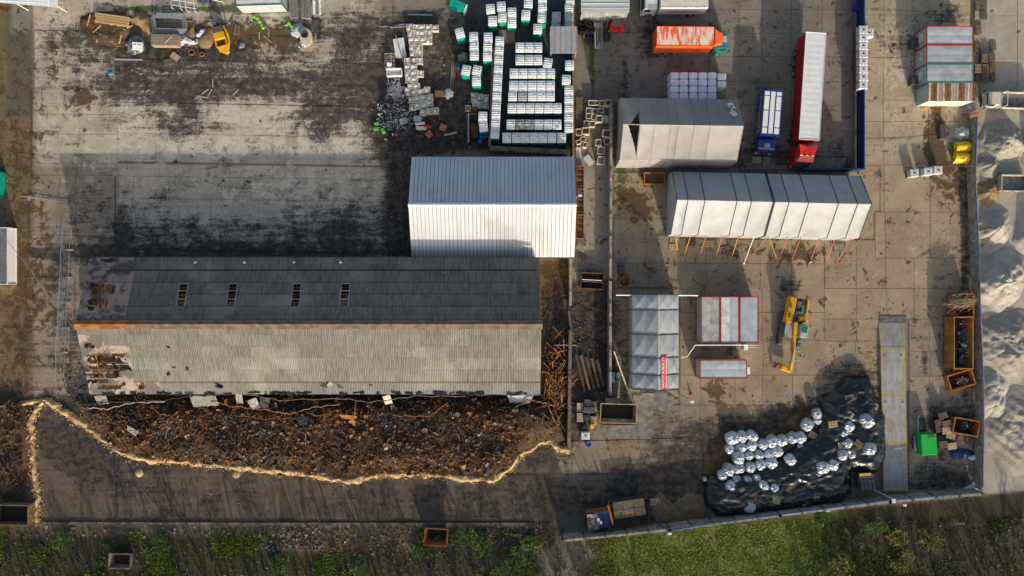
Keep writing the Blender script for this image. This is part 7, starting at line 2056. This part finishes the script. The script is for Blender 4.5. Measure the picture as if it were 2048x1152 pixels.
m_leafs=[mat('leaf_green',(.075,.15,.015),(.055,.11,.012),2,.4,.6,.8,var=0),mat('leaf_dark',(.035,.065,.012),(.028,.05,.01),2,.4,.6,.8,var=0),mat('leaf_yellow',(.28,.26,.02),(.20,.19,.018),2,.4,.6,.8,var=0)]
m_twig=mat('grey_twig',(.17,.135,.105),(.11,.09,.07),4,.4,.6,.9,var=0)
def bush(px,py,r,hh,kind,lab,seed,n=500):
    rnd=random.Random(seed); x,y=G(px,py); t=thing('bush',lab,'bush',(x,y,0),0,None)
    m=MB(); tips=[]
    for i in range(26):
        a=rnd.uniform(0,6.3); rr=r*rnd.uniform(.4,1); z=hh*rnd.uniform(.5,1)
        p0=(0,0,0); p1=(rr*.5*math.cos(a),rr*.5*math.sin(a),z*.65); p2=(rr*math.cos(a+.2),rr*math.sin(a+.2),z)
        m.cyl(p0,p1,.035,.022,4); m.cyl(p1,p2,.022,.008,4); tips+=[p1,p2]
        for q in range(3):
            s=rnd.uniform(.3,1); b=tuple(p1[k]+(p2[k]-p1[k])*s for k in range(3)); e=(b[0]+rnd.uniform(-.4,.4)*r*.6,b[1]+rnd.uniform(-.4,.4)*r*.6,b[2]+rnd.uniform(0,.4)); m.cyl(b,e,.014,.005,3); tips.append(e)
    m.build('stems',m_twig,t)
    if n:
        m=MB()
        for i in range(n):
            p=rnd.choice(tips); a=.05+.08*rnd.random(); c=(p[0]+rnd.gauss(0,.13)*r*.5,p[1]+rnd.gauss(0,.13)*r*.5,max(.05,p[2]+rnd.gauss(0,.12)))
            u=Vector((rnd.uniform(-1,1),rnd.uniform(-1,1),rnd.uniform(-.6,.6))).normalized()*a; v=Vector((-u.y,u.x,rnd.uniform(-.5,.5)*a))
            C=Vector(c); m.add([tuple(C-u),tuple(C+v*.6),tuple(C+u),tuple(C-v*.6)],[(0,1,2,3)],rnd.choices((0,1),(3,1))[0])
        m.build('foliage',[m_leafs[kind],m_leafs[1]],t)
    return t
bl=[(930,1075,1.8,1.0,0,'bright green bush beside the rusty skip'),(965,1085,1.6,1.0,0,'green bush east of the rusty skip, second'),(1030,1112,1.5,.9,0,'green bush by the old slanted kerb in the grass'),(1060,1080,1.3,.8,0,'small green bush at the rubble end of the yard'),(850,1100,1.6,.9,0,'green bush touching the rusty skip corner'),(1020,1140,2.2,1.2,0,'yellow green bush low in the scrub'),
 (1850,1075,1.9,1.4,2,'yellow leaved shrub with long shoots below the plank wall'),(1790,1068,1.6,1.3,2,'yellow twiggy shrub below the weighbridge wall'),(1680,1130,1.8,1.2,2,'yellow blossoming shrub low in the grass'),(1800,1118,1.6,1.2,2,'yellow shrub south of the twiggy one'),(1745,1050,1.5,1.0,0,'green shrub touching the plank wall'),(1640,1034,1.0,.7,0,'small bright shrub at the wall foot'),
 (1244,322,.9,.6,0,'green weed clump at the worn tent corner'),(330,1085,1.5,.8,0,'green bush beside the box in the grass'),(130,1082,1.6,.7,0,'green bush at the west end of the scrub'),(560,1125,1.5,.8,0,'green bush in the middle scrub'),(720,1130,1.6,.8,0,'green bush south of the rubble')]
for i,b in enumerate(bl): bush(*b,seed=200+i,n=700 if b[4]!=2 else 420)
for i,(px,py,r) in enumerate(((1120,1115,2.6),(1155,1140,2.2),(1700,1080,2.6),(1930,1050,3.0),(1990,1085,2.8),(1900,1120,2.6),(2040,1040,2.4),(860,1138,2.0),(780,1125,1.8),(1095,1060,1.4),(140,40,.7))[:10]):
    bush(px,py,r,1.4,0,'bare grey twiggy thicket in the scrub south of the yard',300+i,0)['group']='bare thickets in the scrub'

# bare trees further south, whose crowns stand beyond the picture and throw the streaked shade
m_bark=mat('grey_bark',(.13,.105,.085),(.085,.07,.055),4,.4,.6,.9,var=.1)
def bare_tree_mesh(seed,h):
    rnd=random.Random(seed); m=MB()
    def br(p,d,L,r,dep):
        q=p+d*L; m.cyl(tuple(p),tuple(q),r,r*.65,5 if dep<2 else 3,caps=False)
        if dep>=4: return
        for i in range(rnd.choice((2,3)) if dep else 4):
            a=Vector((rnd.uniform(-1,1),rnd.uniform(-1,1),rnd.uniform(-.1,.8))).normalized()
            s=rnd.uniform(.55,1.0) if i else 1.0
            br(p+d*L*s,(d*.75+a*.65).normalized(),L*rnd.uniform(.55,.8),r*.62,dep+1)
    br(Vector((0,0,0)),Vector((rnd.uniform(-.08,.08),rnd.uniform(-.08,.08),1)).normalized(),h*.36,.22,0)
    return m
for s in range(4):
    pass
TM=[(lambda mm:(mm[0],mm[1]))((bare_tree_mesh(60+s,9.0),None))[0].mesh('branches',m_bark) for s in range(4)]
for i,(x,y,sc) in enumerate([(-60,-46,1.0),(-54,-44.5,.85),(-49,-47,1.1),(-43.5,-45,.9),(-38,-48,1.15),(-33,-45,.95),(-28.5,-47,1.1),(-24,-45,1.0),(-20,-48,1.2),(-16,-45.5,1.05),(-12.5,-47,1.1),(-9,-45,.95),(-5,-48,1.2),(-1,-46,1.0),(3.5,-47,1.05),(8,-45.5,.9),(13,-48,1.1),(19,-46,1.0),(44,-46,.9),(49,-47.5,1.1),(54,-45.5,1.0),(59,-47,1.15),(64,-45,1.0),(69,-47,1.1)]):
    t=thing('bare_tree','bare leafless tree in the row south of the scrub','tree',(x,y,0),random.uniform(0,6.28),'bare trees in the southern row')
    t.scale=(sc,sc,sc)
    link('branches',TM[i%4],t)

rt=random.Random(77)
for i in range(92):
    x=-66+i*1.48+rt.uniform(-.8,.8)
    if 11<x<38: continue
    sc=rt.uniform(.45,.72)
    t=thing('young_tree','young bare tree of the close thicket south of the scrub','tree',(x,-42.6+rt.uniform(-1.2,.4),0),rt.uniform(0,6.28),'young bare trees south of the scrub')
    t.scale=(sc,sc,sc)
    link('branches',TM[i%4],t)
